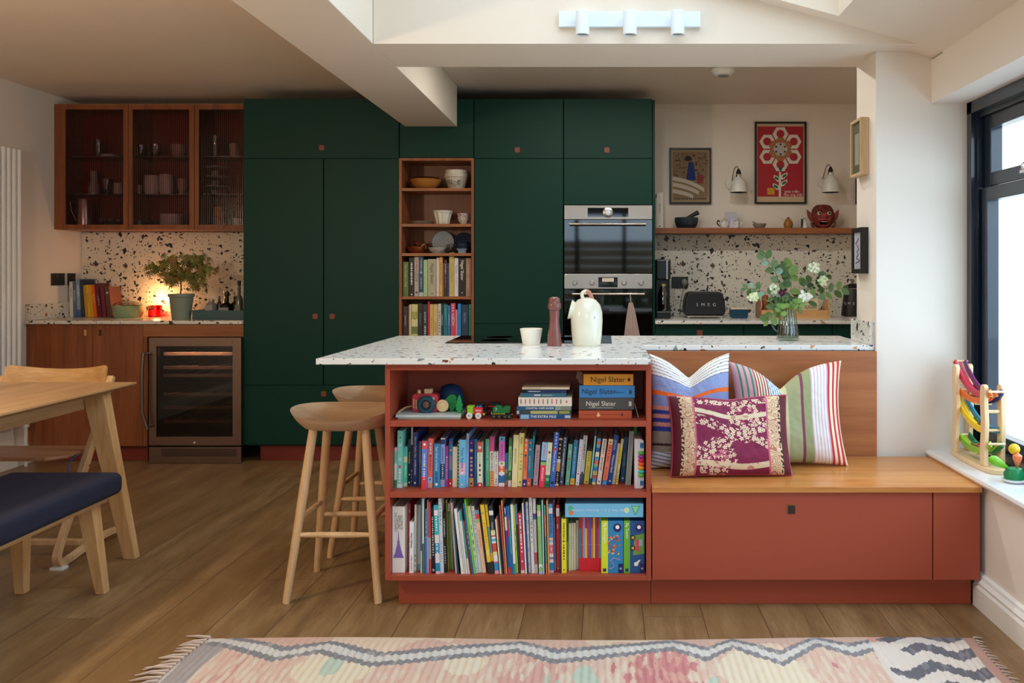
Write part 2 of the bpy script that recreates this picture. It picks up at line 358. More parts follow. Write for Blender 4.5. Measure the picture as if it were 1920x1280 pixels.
# ================================================================ island and window seat
YF = 3.125; T0, T1 = .898, .92
wt = [(-1.052, 3.10), (.165, 3.10), (.165, 3.665), (NX - .001, 3.665), (NX - .001, 4.22), (-1.024, 4.22)]
O('terrazzo_worktop', MB().prism(wt, T0, T1, 'z'), M_TOP, bevel=.002, label='pale terrazzo island worktop above the children\'s bookcase and window seat', cat='worktop')
O('terrazzo_upstand', MB().box(NX - .021, NX - .001, 3.67, 3.95, T1 + .001, 1.02), terrazzo('terrazzo_upstand', '#dcdad2'), label='short terrazzo upstand block at the wall end of the island worktop', cat='upstand')
bc = thing('island_bookcase', 'terracotta painted island bookcase with three shelves of books and toys', 'bookcase', (-.32, 3.6, 0))
BX0, BX1 = -.807, .168; SH = (.123, .429, .689)
O('side_panel', MB().box(BX0, BX0 + .018, YF, 4.15, .105, T0 - .001), M_RED, bc, .001)
O('side_panel', MB().box(BX1 - .018, BX1, YF, 4.15, .105, T0 - .001), M_RED, bc, .001)
O('top_panel', MB().box(BX0 + .0182, BX1 - .0182, YF, 3.41, T0 - .024, T0 - .001), M_RED, bc, .001)
O('back_panel', MB().box(BX0 + .0182, BX1 - .0182, 3.405, 3.42, .105, T0 - .024), M_RED, bc)
O('bottom_shelf', MB().box(BX0 + .0182, BX1 - .0182, YF, 3.404, SH[0] - .019, SH[0]), M_RED, bc, .001)
for z in SH[1:]: O('shelf', MB().box(BX0 + .0182, BX1 - .0182, YF, 3.404, z - .021, z), M_RED, bc, .001)
O('plinth', MB().box(-.768, .168, 3.175, 4.1, .001, .1048), M_REDK, bc)
O('rear_panel', MB().box(BX0 + .0182, 1.15, 4.151, 4.165, .105, T0 - .001), M_RED, bc)
sb = thing('window_seat', 'built-in window seat with cherry wood top over a terracotta drawer box', 'bench seat', (.78, 3.4, 0))
O('seat_top', MB().box(.170, 1.374, 3.11, NY - .022, .430, .451), M_SEAT, sb, .0015)
O('back_panel', MB().box(.170, NX - .002, NY - .020, NY - .001, .430, T0 - .001), M_BACKP, sb, label='reddish wooden back panel')
X1 = X(1749, YF)
dr = O('drawer_front', MB().box(.172, X1 - .002, YF, YF + .02, .107, .427).box(.172, X1 - .002, YF + .021, 3.6, .107, .427), M_RED, sb, .001)
hx, hz = X(1484, YF), Z(954, YF)
O('drawer_pull', MB().box(hx - .018, hx + .018, YF - .0012, YF + .004, hz - .018, hz + .018, 0).box(hx - .013, hx + .013, YF - .0018, YF, hz - .017, hz + .013, 1), [M_WAL_Z, mat('#2a160c', .6)], dr, label='square wooden finger pull')
O('end_panel', MB().box(X1 + .002, 1.372, YF, 3.6, .107, .427), M_RED, sb, .001)
O('plinth', MB().box(.170, 1.36, 3.175, 3.6, .001, .1048), M_REDK, sb)

# ================================================================ tall green cupboards
TX0, TX1, TY, TZ = -2.349, .322, 5.54, 2.352
def tx(p): return X(p, TY)
def tz(p): return Z(p, TY)
tc_ = thing('tall_cupboard', 'wall of tall dark green cupboards with small wooden finger pulls', 'cupboard', (-1, 5.8, 0))
NB = .784; NXL, NXR = tx(748), tx(889); NT_ = tz(296)
m = MB(); m.box(TX0, NXL - .001, TY + .021, 6.12, .105, TZ); m.box(NXL, NXR, TY + .021, 6.12, NT_, TZ); m.box(NXL, NXR, TY + .021, 6.12, .105, NB - .03); m.box(NXR + .001, tx(1056), TY + .021, 6.12, .105, TZ)
m.box(tx(1224), TX1, TY, 6.12, .105, TZ); m.box(tx(1057), tx(1224), TY + .021, 6.12, tz(384), TZ); m.box(tx(1057), tx(1224), TY + .021, 6.12, .105, .6)
O('carcass', m, M_GREEN, tc_)
def door(x0, x1, y0, y1, knobs=()):
    a, b, c, d = tx(x0) + .0015, tx(x1) - .0015, tz(y1) + .0015, tz(y0) - .0015
    o = O('door', MB().box(a, b, TY, TY + .02, c, d), M_GREEN, tc_, .0015)
    for kx, ky in knobs:
        x, z = tx(kx), tz(ky); O('finger_pull', MB().prism([(x - .017 + p, z - .017 + q) for p, q in rbox(.034, .034, .008, 3)], TY - .003, TY + .001), mat('#7c3f28', .5), o)
door(456, 748, 185, 297, [(603, 277)]); door(456, 606, 297, 722, [(591, 593)]); door(607, 748, 297, 722, [(623, 593)]); door(456, 748, 722, 834, [(607, 738)])
door(749, 888, 185, 295.5); door(889, 1056, 185, 297, [(970, 281)]); door(889, 1056, 297, 607); door(889, 1056, 607, 834); door(1057, 1223, 185, 297, [(1138, 281)]); door(1057, 1223, 297, 384); door(1057, 1223, 700, 834); door(749, 888, 655, 834)
O('plinth', MB().box(TX0 + .09, TX1, TY + .05, 6.1, .001, .1048), mat('#7e2c20', .5), tc_, label='dark red plinth')
# open wooden niche in it
nc = thing('niche_shelves', 'tall narrow walnut niche of open shelves set in the green cupboards', 'shelves', ((NXL + NXR) / 2, 5.7, NB))
t = .018; ND = TY + .27
O('frame', MB().box(NXL + .001, NXL + t, TY - .004, ND, NB - .02, NT_ - .001).box(NXR - t, NXR - .001, TY - .004, ND, NB - .02, NT_ - .001).box(NXL + t, NXR - t, TY - .004, ND, NT_ - t, NT_ - .001).box(NXL + t, NXR - t, TY - .004, ND, NB - .02, NB - .001), M_WAL_Z, nc)
O('back_panel', MB().box(NXL + .001, NXR - .001, ND + .0005, ND + .012, NB - .02, NT_ - .001), M_WAL_Z, nc)
NS = [tz(352.7), tz(419.5), tz(474.5), tz(555.6)]
for z in NS: O('shelf', MB().box(NXL + t + .0005, NXR - t - .0005, TY, ND, z - .018, z), M_WAL_X, nc)
NS.append(NB - .001)

# ================================================================ ovens
OX0, OX1 = tx(1058) + .001, tx(1223) - .001; OY = TY - .012
def pz(p): return Z(p, OY)
def oxx(p): return X(p, OY)
ov = thing('compact_oven', 'stainless steel compact oven with round control dial, above the other oven', 'oven', (0, 5.7, pz(512)))
O('body', MB().box(OX0, OX1, OY + .012, 6.05, pz(512), pz(385)), M_BLACK, ov)
pn = O('control_panel', MB().box(OX0, OX1, OY, OY + .011, pz(411), pz(385)), M_STEEL, ov, .001)
O('display', MB().box(oxx(1102), oxx(1178), OY - .002, OY, pz(406.5), pz(389.5)), M_GLOSSBLK, pn)
RX = Matrix.Rotation(PI / 2, 3, 'X')
O('dial', MB().lathe([(.033, 0), (.033, .012), (.026, .016), (0, .016)], (oxx(1140), OY - .002, pz(398)), 24, 0, M=RX).lathe([(.017, .0161), (.017, .018), (0, .018)], (oxx(1140), OY - .002, pz(398)), 20, 1, M=RX), [M_STEEL, mat('#b8c4cc', .3, emit='#cfe6ff', es=.15)], pn)
O('door', MB().box(OX0, OX1, OY - .004, OY + .011, pz(511.5), pz(412)), M_GLOSSBLK, ov, .001, label='mirror-black glass door')
def handle(ov, x0, x1, y, m=M_STEEL):
    h = MB().tube([(oxx(x0), OY - .045, pz(y)), (oxx(x1), OY - .045, pz(y))], .008, 10); 
    for x in (x0 + 10, x1 - 10): h.box(oxx(x) - .006, oxx(x) + .006, OY - .045, OY - .003, pz(y) - .005, pz(y) + .005)
    O('handle', h, m, ov)
handle(ov, 1068, 1211, 421)
ov2 = thing('built_in_oven', 'stainless steel oven with four knobs and a towel on its handle bar', 'oven', (0, 5.7, pz(640)))
O('body', MB().box(OX0, OX1, OY + .012, 6.05, pz(645), pz(513)), M_BLACK, ov2)
pn = O('control_panel', MB().box(OX0, OX1, OY, OY + .011, pz(541), pz(513.5)), M_STEEL, ov2, .001)
for k in (1078, 1110, 1170, 1202): O('knob', MB().lathe([(.017, 0), (.017, .012), (.013, .02), (0, .02)], (oxx(k), OY, pz(530)), 18, M=RX).box(oxx(k) - .003, oxx(k) + .003, OY - .026, OY - .019, pz(530) - .012, pz(530) + .012), M_STEEL, pn)
dsp = O('display', MB().box(oxx(1122), oxx(1158), OY - .002, OY, pz(538.5), pz(519.5)), M_GLOSSBLK, pn)
O('clock_readout', MB().box(oxx(1129), oxx(1151), OY - .003, OY - .002, pz(528), pz(521)), mat('#c8b8a0', .4, emit='#d8e8f0', es=.1), dsp)
O('door', MB().box(OX0, OX1, OY - .004, OY + .011, pz(645), pz(542)), M_GLOSSBLK, ov2, .001, label='glossy black glass door')
handle(ov2, 1073, 1208, 551)
# towel
m = MB(); cx = oxx(1182); yy = OY - .075
def tw(u, v):
    wd = .012 + .045 * v ** .8; a = (u - .5) * 2; fold = math.sin(u * PI * 7) * .006 * (0.3 + v)
    return (cx + a * wd + .01 * v, yy - .004 + fold - .012 * (1 - a * a) * v, pz(566) - v * .26)
m.grid(tw, 36, 14); m.grid(lambda u, v: (tw(1 - u, v)[0], tw(1 - u, v)[1] + .012, tw(u, v)[2]), 36, 14); m.tube([(cx, yy + .008, pz(568)), (cx - .004, yy + .002, pz(556)), (cx, OY - .045, pz(551) + .0115), (cx + .003, OY - .032, pz(556)), (cx, yy + .006, pz(568))], .002, 6)
O('tea_towel', m, fabric('linen', '#a8928c', '#c4b0aa'), label='pale pinkish linen tea towel hanging from the lower oven handle', cat='towel')

# ================================================================ left run
LY = 5.54
lc = thing('base_cabinet', 'walnut base cabinet with two doors beside the wine cooler', 'cabinet', (-3.36, 5.8, 0))
dx = [tx(48) + .002, tx(173), tx(268), tx(276)]
O('carcass', MB().box(XL + .001, dx[2] - .001, LY + .021, 6.12, .105, T0 - .001), M_WAL_Z, lc)
for a, b, kx in ((XL + .001, dx[1] - .0015, 160), (dx[1] + .0015, dx[2] - .0015, 188)):
    o = O('door', MB().box(a, b, LY, LY + .02, .105, T0 - .003), M_WAL_Z, lc, .001)
    O('finger_pull', MB().box(tx(kx) - .008, tx(kx) + .008, LY - .001, LY + .002, tz(629), tz(618)), mat('#c89a58' if kx == 160 else '#2c170e', .5), o)
O('plinth', MB().box(XL + .03, dx[2], LY + .06, 6.1, .001, .1045), mat('#7e2c20', .5), lc, label='dark red plinth')
fp = thing('cooler_housing', 'walnut filler panel framing the wine cooler under the terrazzo counter', 'cabinet panel', (-2.66, 5.8, .105))
O('top_rail', MB().box(dx[2] + .0015, TX0 - .001, LY, LY + .02, tz(631), T0 - .003), M_WAL_X, fp)
O('side_panel', MB().box(dx[2] + .0015, dx[3], LY, 6.1, .105, tz(631) - .001), M_WAL_Z, fp)
O('terrazzo_counter', MB().box(XL + .002, TX0 - .001, 5.515, 6.122, T0, T1), terrazzo('terrazzo_counter', '#e2dacb'), bevel=.002, label='terrazzo counter over the walnut cabinet and wine cooler', cat='worktop')
O('terrazzo_splashback', MB().box(XL + .021, TX0 - .001, YB - .014, YB - .001, T1 + .001, Z(431, 5.82) - .001), M_TERR, label='speckled terrazzo splashback beneath the glass-fronted wall cabinet', cat='splashback')
O('terrazzo_upstand', MB().box(XL + .001, XL + .019, 5.53, YB - .001, T1 + .001, 1.026), terrazzo('terrazzo_upstand_b', '#e2dccf'), label='low terrazzo upstand on the wall beside the cookery books', cat='upstand')
# wine cooler
WX0, WX1, WY = tx(278), TX0 - .006, 5.50
def wz(p): return Z(p, WY)
def wx(p): return X(p, WY)
WX0, WX1 = wx(279), wx(452)
wc = thing('wine_cooler', 'stainless steel wine cooler with glass door and wooden racks', 'wine cooler', (-2.66, 5.8, 0))
zb, zt = .001, .800
m = MB()
for a in ((WX0 + .006, WX0 + .03, WY + .045, 6.05, .1, zt), (WX1 - .03, WX1 - .006, WY + .045, 6.05, .1, zt), (WX0 + .03, WX1 - .03, 5.99, 6.05, .1, zt), (WX0 + .03, WX1 - .03, WY + .045, 5.99, zt - .03, zt), (WX0 + .03, WX1 - .03, WY + .045, 5.99, .1, .13)): m.box(*a)
O('body', m, M_BLACK, wc)
gx0, gx1, gz0, gz1 = wx(293), wx(436), wz(819), wz(649)
zd0, zd1 = wz(835), wz(633)
m = MB()
for a in ((WX0, gx0, zd0, zd1), (gx1, WX1, zd0, zd1), (gx0, gx1, gz1, zd1), (gx0, gx1, zd0, gz0)): m.box(a[0], a[1], WY, WY + .04, a[2], a[3])
M_BRST = mat('#8a7468', .35, 1)
dr = O('door', m, M_BRST, wc, .001, label='steel framed glass door')
O('glass_pane', MB().box(gx0, gx1, WY + .012, WY + .016, gz0, gz1), glassy('cooler_glass', '#a8a0a8', 0, .02), dr)
O('handle', MB().tube([(wx(276), WY - .045, wz(660)), (wx(276) - .006, WY - .05, wz(690)), (wx(276) - .006, WY - .05, wz(770)), (wx(283), WY - .045, wz(803))], .012, 10).tube([(wx(276), WY - .045, wz(662)), (wx(284), WY + .001, wz(662))], .008, 8).tube([(wx(282), WY - .04, wz(797)), (wx(285), WY + .001, wz(797))], .008, 8), M_BRST, dr)
O('lock', MB().lathe([(.008, 0), (.008, .006), (0, .008)], (wx(365), WY, wz(830)), 12, M=RX), M_CHROME, dr)
for py in (665, 691, 706, 742, 767, 793):
    rk = O('rack', MB().box(gx0 + .015, gx1 - .004, WY + .06, WY + .075, wz(py + 3), wz(py - 3)), mat('#c89a6a', .5, emit='#c89a6a', es=.0), wc, label='wooden wine rack')
    m = MB()
    for k in range(5): m.box(gx0 + .03 + k * .1, gx0 + .045 + k * .1, WY + .076, 5.95, wz(py + 2), wz(py))
    O('runner', m, mat('#9a9a9a', .3, 1), rk)
m = MB().box(WX0, WX1, WY, WY + .03, zb, wz(838))
gr = O('vent_grille', m, M_BRST, wc, .001)
m = MB()
for k in range(5): m.box(wx(303), wx(443), WY - .003, WY, wz(843 + k * 3), wz(841.3 + k * 3))
O('vent_slot', m, mat('#3a2a24', .6), gr)
lt = bpy.data.lights.new('cooler_light', 'AREA'); lt.energy = 4.5; lt.size = .4; lt.size_y = .05; lt.shape = 'RECTANGLE'; lt.color = (1, .8, .62); lo = bpy.data.objects.new('cooler_light', lt); C.objects.link(lo); lo.location = ((gx0 + gx1) / 2, WY + .05, zt - .035); lo.rotation_euler = (math.radians(25), 0, 0)  # light added inside the cooler to bring out the racks
# wall cabinet
CY = 5.82
def cx_(p): return X(p, CY)
def cz_(p): return Z(p, CY)
CX0, CX1, CZ0, CZ1 = XL + .001, TX0 - .001, cz_(430), cz_(195)
wcab = thing('glass_wall_cabinet', 'walnut wall cabinet with three reeded glass doors above the terrazzo', 'cabinet', (-3.06, 5.97, CZ0))
m = MB()
for a in ((CX0, CX0 + .018, CY + .022, YB - .001, CZ0, CZ1), (CX1 - .018, CX1, CY + .022, YB - .001, CZ0, CZ1), (CX0 + .018, CX1 - .018, CY + .022, YB - .001, CZ0, CZ0 + .018), (CX0 + .018, CX1 - .018, CY + .022, YB - .001, CZ1 - .018, CZ1)): m.box(*a)
O('carcass', m, M_WAL_X, wcab)
O('back_panel', MB().box(CX0 + .018, CX1 - .018, YB - .012, YB - .002, CZ0 + .018, CZ1 - .018), mat('#8c2c28', .6), wcab)
for x in (240, 364.5): O('divider', MB().box(cx_(x) - .009, cx_(x) + .009, CY + .022, YB - .013, CZ0 + .0185, CZ1 - .0185), M_WAL_Z, wcab)
CS = [cz_(291), cz_(362)]
for z in CS:
    for a, b in ((CX0 + .019, cx_(240) - .0095), (cx_(240) + .0095, cx_(364.5) - .0095), (cx_(364.5) + .0095, CX1 - .019)): O('glass_shelf', MB().box(a, b, CY + .04, YB - .013, z - .006, z), glassy('shelf_glass', '#d0e0dc', .05, .25), wcab)
for x0, x1, g0, g1 in ((100, 240, 122, 231), (240.4, 364, 248, 355), (364.6, None, 373, 453)):
    a = CX0 if x0 == 100 else cx_(x0) + .001; b = cx_(x1) - .001 if x1 else CX1; c, d = cx_(g0), (cx_(g1) if x1 else CX1 - .03); zb_, zt_ = cz_(421), cz_(205)
    m = MB()
    for q in ((a, c, CZ0 + .001, CZ1 - .001), (d, b, CZ0 + .001, CZ1 - .001), (c, d, zt_, CZ1 - .001), (c, d, CZ0 + .001, zb_)): m.box(q[0], q[1], CY, CY + .02, q[2], q[3])
    o = O('door', m, M_WAL_Z, wcab, .0008); O('reeded_pane', MB().box(c, d, CY + .008, CY + .013, zb_, zt_), M_REED, o)

# ================================================================ right run
rc = thing('green_base_cabinet', 'dark green base cabinet under the toaster counter', 'cabinet', (1.15, 5.8, 0))
O('carcass', MB().box(TX1 + .001, KX - .001, TY + .021, 6.12, .105, T0 - .001), M_GREEN, rc)
for a, b in ((1229, 1394), (1395, 1560), (1561, 1700)):
    o = O('door', MB().box(max(tx(a), TX1 + .001) + .001, min(tx(b), KX - .002) - .001, TY, TY + .02, .107, T0 - .003), M_GREEN, rc, .001)
    x = tx(1312 if a == 1229 else (a + b) / 2)
    if a < 1500: O('finger_pull', MB().box(x - .018, x + .018, TY - .003, TY + .001, tz(630), tz(619)), mat('#7c3f28', .5), o)
O('plinth', MB().box(TX1 + .001, KX - .001, TY + .06, 6.1, .001, .1045), mat('#7e2c20', .5), rc)
O('terrazzo_counter', MB().box(TX1 + .001, KX - .001, 5.515, 6.122, T0, T1), M_TOP, bevel=.002, label='terrazzo counter carrying the toaster and kettle by the wall shelf', cat='worktop')
SHZ = Z(427, 5.93)
O('terrazzo_splashback', MB().box(TX1 + .001, KX - .001, YB - .014, YB - .001, T1 + .001, SHZ - .039), terrazzo('terrazzo_splash_b', '#ddd9cd', .42), label='speckled terrazzo splashback behind the toaster', cat='splashback')
O('wall_shelf', MB().box(TX1 + .002, KX - .002, 5.93, YB - .001, SHZ - .037, SHZ), M_WAL_X, bevel=.001, label='long walnut wall shelf below the wall lamps and posters', cat='shelf')

# radiator
rd = thing('column_radiator', 'tall white column radiator against the wall beside the counter', 'radiator', (XL + .06, 5.0, .25))
for k in range(14): O('column', MB().tube([(XL + .075, 5.355 - k * .047, .28), (XL + .075, 5.355 - k * .047, 2.0)], .0185, 12), M_WHITE, rd)
O('header', MB().tube([(XL + .06, 5.38, .30), (XL + .06, 4.7, .30)], .017, 10).tube([(XL + .06, 5.38, 1.985), (XL + .06, 4.7, 1.985)], .017, 10), M_WHITE, rd)
O('valve', MB().tube([(XL + .08, 5.42, .002), (XL + .08, 5.42, .30), (XL + .06, 5.37, .30)], .011, 10).tube([(XL + .08, 5.42, .25), (XL + .08, 5.42, .33)], .02, 12), mat('#e8e8e8', .25, .3), rd)
# sockets on the left wall
for y0, y1, lab in ((5.785, 5.925, 'wide black double socket plate on the wall beside the cookery books'), (5.96, 6.045, 'small black switch plate close to the corner behind the cookery books')):
    o = thing('wall_socket', lab, 'socket', (XL, (y0 + y1) / 2, 1.15)); O('face_plate', MB().box(XL + .001, XL + .008, y0, y1, 1.143, 1.226), M_BLACK, o, .002)
    for k in ((.3, .7) if y1 - y0 > .1 else (.5,)): O('rocker', MB().box(XL + .008, XL + .011, y0 + (y1 - y0) * k - .008, y0 + (y1 - y0) * k + .008, 1.195, 1.215), mat('#1c1c1c', .4), o)

# unseen ceiling lamps, added to brighten the kitchen
for x in (-.35, .15, .65):
    t = thing('downlight', 'added unseen ceiling fill lamp in the kitchen, ' + {-.35: 'nearest the long beam', .15: 'middle of its row', .65: 'nearest the wall end'}[x], 'downlight', (x, 4.5, CZ - .006)); O('rim', MB().lathe([(.045, 0), (.045, .006), (.036, .006), (.036, 0)], (x, 4.5, CZ - .0062), 24), M_WHITE, t)
    O('lens', MB().lathe([(0, 0), (.035, 0), (.035, .003), (0, .003)], (x, 4.5, CZ - .005), 20), mat('#fff0d8', .4, emit='#ffe6c4', es=4), t)
    lt = bpy.data.lights.new('downlight_beam', 'AREA'); lt.shape = 'DISK'; lt.size = .08; lt.energy = 4.6; lt.color = (1, .96, .88); lo = bpy.data.objects.new('downlight_beam', lt); C.objects.link(lo); lo.location = (x, 4.5, CZ - .010)
# ================================================================ books
M_PAGE = mat('#cfc4ae', .8); M_PAGEW = mat('#d8d2c6', .8)
def book(name, x, y, z, wd, dp, h, bands, lean=0, title=None, marks=None, label='', group=None, hard=True, cat='book', rot=None, pages='#cfc4ae'):
    """upright book: spine faces the room (-y); bands run from the top of the spine down"""
    mats, B = [], []
    for s_ in bands.split(','):
        c, _, f = s_.partition(':'); B.append((c, float(f) if f else 1)); 
        if c not in mats: mats.append(c)
    tot = sum(b[1] for b in B); m = MB(); zt = h; t = min(.0022, wd * .2); main = mats.index(max(B, key=lambda b: b[1])[0])
    for c, f in B:
        hh = h * f / tot; m.box(-wd / 2, wd / 2, 0, t, zt - hh, zt, mats.index(c)); zt -= hh
    m.box(-wd / 2, -wd / 2 + t, t, dp, 0, h, main); m.box(wd / 2 - t, wd / 2, t, dp, 0, h, main)
    if wd < .0065: m.box(-wd / 2 + t, wd / 2 - t, t, dp, 0, h, main)
    L = math.radians(lean); lift = abs(math.sin(L)) * wd / 2
    o = O(name, m, [mat('#' + c, .42) for c in mats], loc=(x, y, z + lift + .0003), rot=rot or (0, L, 0), label=label, cat=cat, group=group)
    if wd >= .0065: O('pages', MB().box(-wd / 2 + t, wd / 2 - t, t, dp - .003, .003, h - .004), mat(pages, .8), o)
    if title:
        for tt in title.split('/'):
            p = tt.split('@'); s_, c, fz, size = p[0], p[1], float(p[2]), float(p[3]) if len(p) > 3 else .6
            if s_ == '~':            # small print
                q = MB(); n = int(size); hh = h * .30
                for k in range(n):
                    a = fz * h + hh * (k / n - .5); ln = hh / n * (.4 + .35 * ((k * 7) % 5) / 5); q.box(-wd * .16, wd * .16, -.0004, 0, a, a + ln)
                O('small_print', q, mat('#' + c, .5), o)
            elif s_ in ('o', '#'):
                q = MB()
                if s_ == 'o': q.lathe([(wd * size / 2, 0), (wd * size / 2, .0005), (0, .0005)], (0, 0, fz * h), 14, M=RX)
                else: q.box(-wd * size / 2, wd * size / 2, -.0005, 0, fz * h - wd * size / 2, fz * h + wd * size / 2)
                O('emblem', q, mat('#' + c, .45), o)
            else: text(o, s_, (0, -.0006, fz * h), wd * size * 1.1, mat('#' + c, .45), PI / 2, 'title')
    return o
def shelf_books(rows, ox, oy, sc_, zs, ymin, yback, out, dmax=.2):
    for r in rows:
        xb0, xb1, xt0, yt, yb, bands, title, lab = r[:8]; kw = dict(r[8]) if len(r) > 8 else {}
        P = lambda a: a / sc_ + ox; Q = lambda a: a / sc_ + oy
        y = max(ymin, (EYE - zs) * F / (Q(yb) - VY)); s = F / y
        out.append([X(P(xb0), y), X(P(xb1), y), (P(xt0) - P(xb0)) / s, Z(Q(yt), y) - zs, y, zs, min(dmax * kw.pop('dp', 1), yback - y), bands, title, lab, kw])
def settle(rows, xmin, xmax):                   # keep neighbours from cutting into each other
    rows.sort(key=lambda r: r[0]); pr, pt, ph = xmin, None, 0
    for r in rows:
        x0, x1, dx, h = r[:4]; t = dx / h; wd = x1 - x0; x0 = max(x0, pr + .0004); x1 = max(x1, x0 + max(.0026, wd * .7))
        if pt is not None:
            hm = min(h, ph) * .98; t = max(t, (pr + pt * hm + .0004 - x0) / hm)
        else: t = max(t, (xmin - x0) / h)
        L = math.atan(t); wd = (x1 - x0) * math.cos(L); hh = h / math.cos(L) - abs(math.sin(L)) * wd
        nm = r[10].pop('name', 'picture_book')
        # pivot: the lower corner rests on the shelf
        book(nm, (x0 + x1) / 2, r[4], r[5], wd * .985, r[6], hh, r[7], math.degrees(L), r[8], label=r[9], **r[10])
        pr, pt, ph = x1, t, h
MS, LS = SH[1], SH[0]
A = [
(195,245,200,450,1225,'f0b8cc:.1,7fcab0:.3,d8e8d8:.4,3f8a5a:.2','~@ffffff@.5@9','thin mint paperback with pink spine top, first on the middle bookcase shelf'),
(245,350,258,125,1225,'86dccb:.93,e8f4f6:.07','#@b8ecf0@.75@.6/#@b8ecf0@.5@.6/o@d8507a@.37@.5/o@304048@.88@.25/~@ffffff@.2@6','tall turquoise hardback with red heart on its spine'),
(365,440,370,430,1200,'55c4b4:.25,efe0b8:.15,55cfa4:.5,e8e0c0:.1','~@f0f8e8@.4@10','short aqua green book between turquoise and navy spines'),
(445,510,445,285,1185,'24365c:.18,101f40:.82','To the Moon@e8e060@.60@.72/o@f0f0f0@.07@.6/o@f0f0f0@.24@.5','navy book with yellow moon title'),
(514,545,524,60,1185,'c8c0b0:.3,1c2030:.7','~@c0c0c0@.15@5','tall slim dark book with pale spine top touching the shelf above'),
(550,640,560,155,1190,'1f3a80','How to Catch a Star@f4f4f4@.72@.5/#@ffffff@.06@.4/~@c8d4f0@.35@12','tall royal blue hardback titled in white about catching a star'),
(660,708,665,330,1165,'a8a4b4:.5,8a8898:.5',None,'slim grey lilac book pushed back beside the tall blue hardback',dict(dp=.9)),
(716,815,730,325,1250,'e2505a:.16,6888d8:.58,e03c48:.26','o@ffffff@.93@.5/~@dfe8ff@.6@10/#@e8d060@.5@.3/~@dfe8ff@.35@6','red book with a long blue label on its spine'),
(838,930,842,275,1225,'fc7460:.78,b8c4d8:.12,f8a090:.1','~@fff0e0@.78@5/~@c04030@.52@8/o@203048@.17@.3','coral orange hardback with pale blue patch low on the spine'),
(945,1065,952,375,1225,'3d8cc0','Spot Goes to School@f4faff@.66@.42/~@205078@.24@6/o@f0ecd8@.08@.45','wide mid blue book with white school title'),
(1078,1162,1082,265,1205,'ece0c8:.03,223e82:.1,a8bce8:.40,1f3468:.32,a8b8dc:.15','~@4060a0@.66@9/~@f0f0f0@.32@7/o@e0b088@.12@.6','book with lilac and navy spine blocks and cream spine top'),
(1168,1228,1177,420,1195,'b0429c','o@f0e0f0@.72@.6/~@f4d8f0@.55@6/~@f4d8f0@.3@9','slim magenta purple paperback on the middle shelf'),
(1235,1308,1252,280,1195,'2060a0:.12,1c7fb0:.24,3a90c8:.30,1a68a0:.18,d02838:.16','#@e03848@.92@.4/o@e8c890@.76@.5/~@e85060@.5@9/#@ffffff@.06@.35','blue book with red base and round badge on its spine'),
]
B_ = [
(85,172,92,435,1205,'e2d8b8',None,'plain cream unmarked book on the middle bookcase shelf'),
(175,203,186,285,1195,','.join(['2c6a5c','e8efe4']*14),None,'slim book with dark green and white chequered spine'),
(207,330,217,300,1225,'74c8f0:.48,e8bcdc:.25,6cc0ee:.27','Peter Rabbit@5878a8@.62@.6/o@d88870@.36@.3/#@f0f0f8@.31@.35/o@e8e0b0@.07@.3','wide sky blue and pink book with a rabbit title'),
(342,388,347,180,1205,'a4c6ee:.95,8ab4e0:.05','~@7898c8@.8@8','slim tall pale blue book beside the sky blue rabbit book'),
(405,490,400,290,1195,'3a2070:.82,dfa050:.18','#@e84858@.92@.4/o@dcb490@.76@.7/#@dcb490@.60@.5/#@dcb490@.52@.5/#@dcb490@.44@.5/#@dcb490@.35@.5/o@d88878@.24@.6/#@30241c@.06@.4','deep purple book with tan hand pictures and gold base'),
(496,560,494,290,1180,'2f82be','~@8cc8f0@.75@8/~@8cc8f0@.5@8/o@68b0a8@.05@.5','mid blue paperback right beside the purple hand picture book'),
(564,660,562,345,1210,'d85c50:.23,e8ecd0:.67,cc3848:.1','o@f4e8dc@.88@.6/~@90b090@.62@9/~@404840@.4@3/#@ffffff@.05@.35','cream spined book with red top and red base'),
(664,718,666,350,1155,'127a9e',None,'plain teal blue book standing behind its neighbours'),
(724,798,722,285,1190,'58b890','~@c8d890@.7@9/~@c8d890@.48@7/o@e06850@.28@.25/o@f4f4f4@.07@.5/o@222040@.07@.3','sea green book with faint gold lettering'),
(805,878,806,240,1190,'e04890:.3,f0ece4:.4,f0a860:.3','BIG@202428@.63@.75/~@202428@.45@9/~@b07030@.18@5','book with magenta, white and orange spine blocks'),
(884,963,887,525,1190,'eceae6','~@687078@.86@5/~@a08890@.5@9/~@808890@.1@4','short white book next to the magenta and orange one'),
(972,1085,981,240,1195,'6cbcdc:.09,d070c4:.41,f4f0ec:.09,ee7848:.12,f4f4f0:.06,1878b8:.16,f4e8ee:.07','o@304048@.95@.35/o@8cb840@.46@.5/~@a04890@.7@8/~@ffe8d8@.36@4','orchid pink book with orange and blue labels'),
(1086,1148,1091,555,1180,'5c92d4:.5,d8b868:.12,7c8480:.2,c8a058:.18',None,'short blue book with tan and grey base bands'),
(1152,1213,1172,265,1200,'2a8048:.17,88c890:.5,2c7448:.2,e8dce8:.13','Zog@e8f0e0@.26@.6/~@408850@.6@10','leaning book in two greens with pale base'),
(1222,1325,1258,205,1210,'f0e4ae','~@a09868@.6@14/o@504838@.07@.15','pale yellow tall book with tiny lettering'),
]
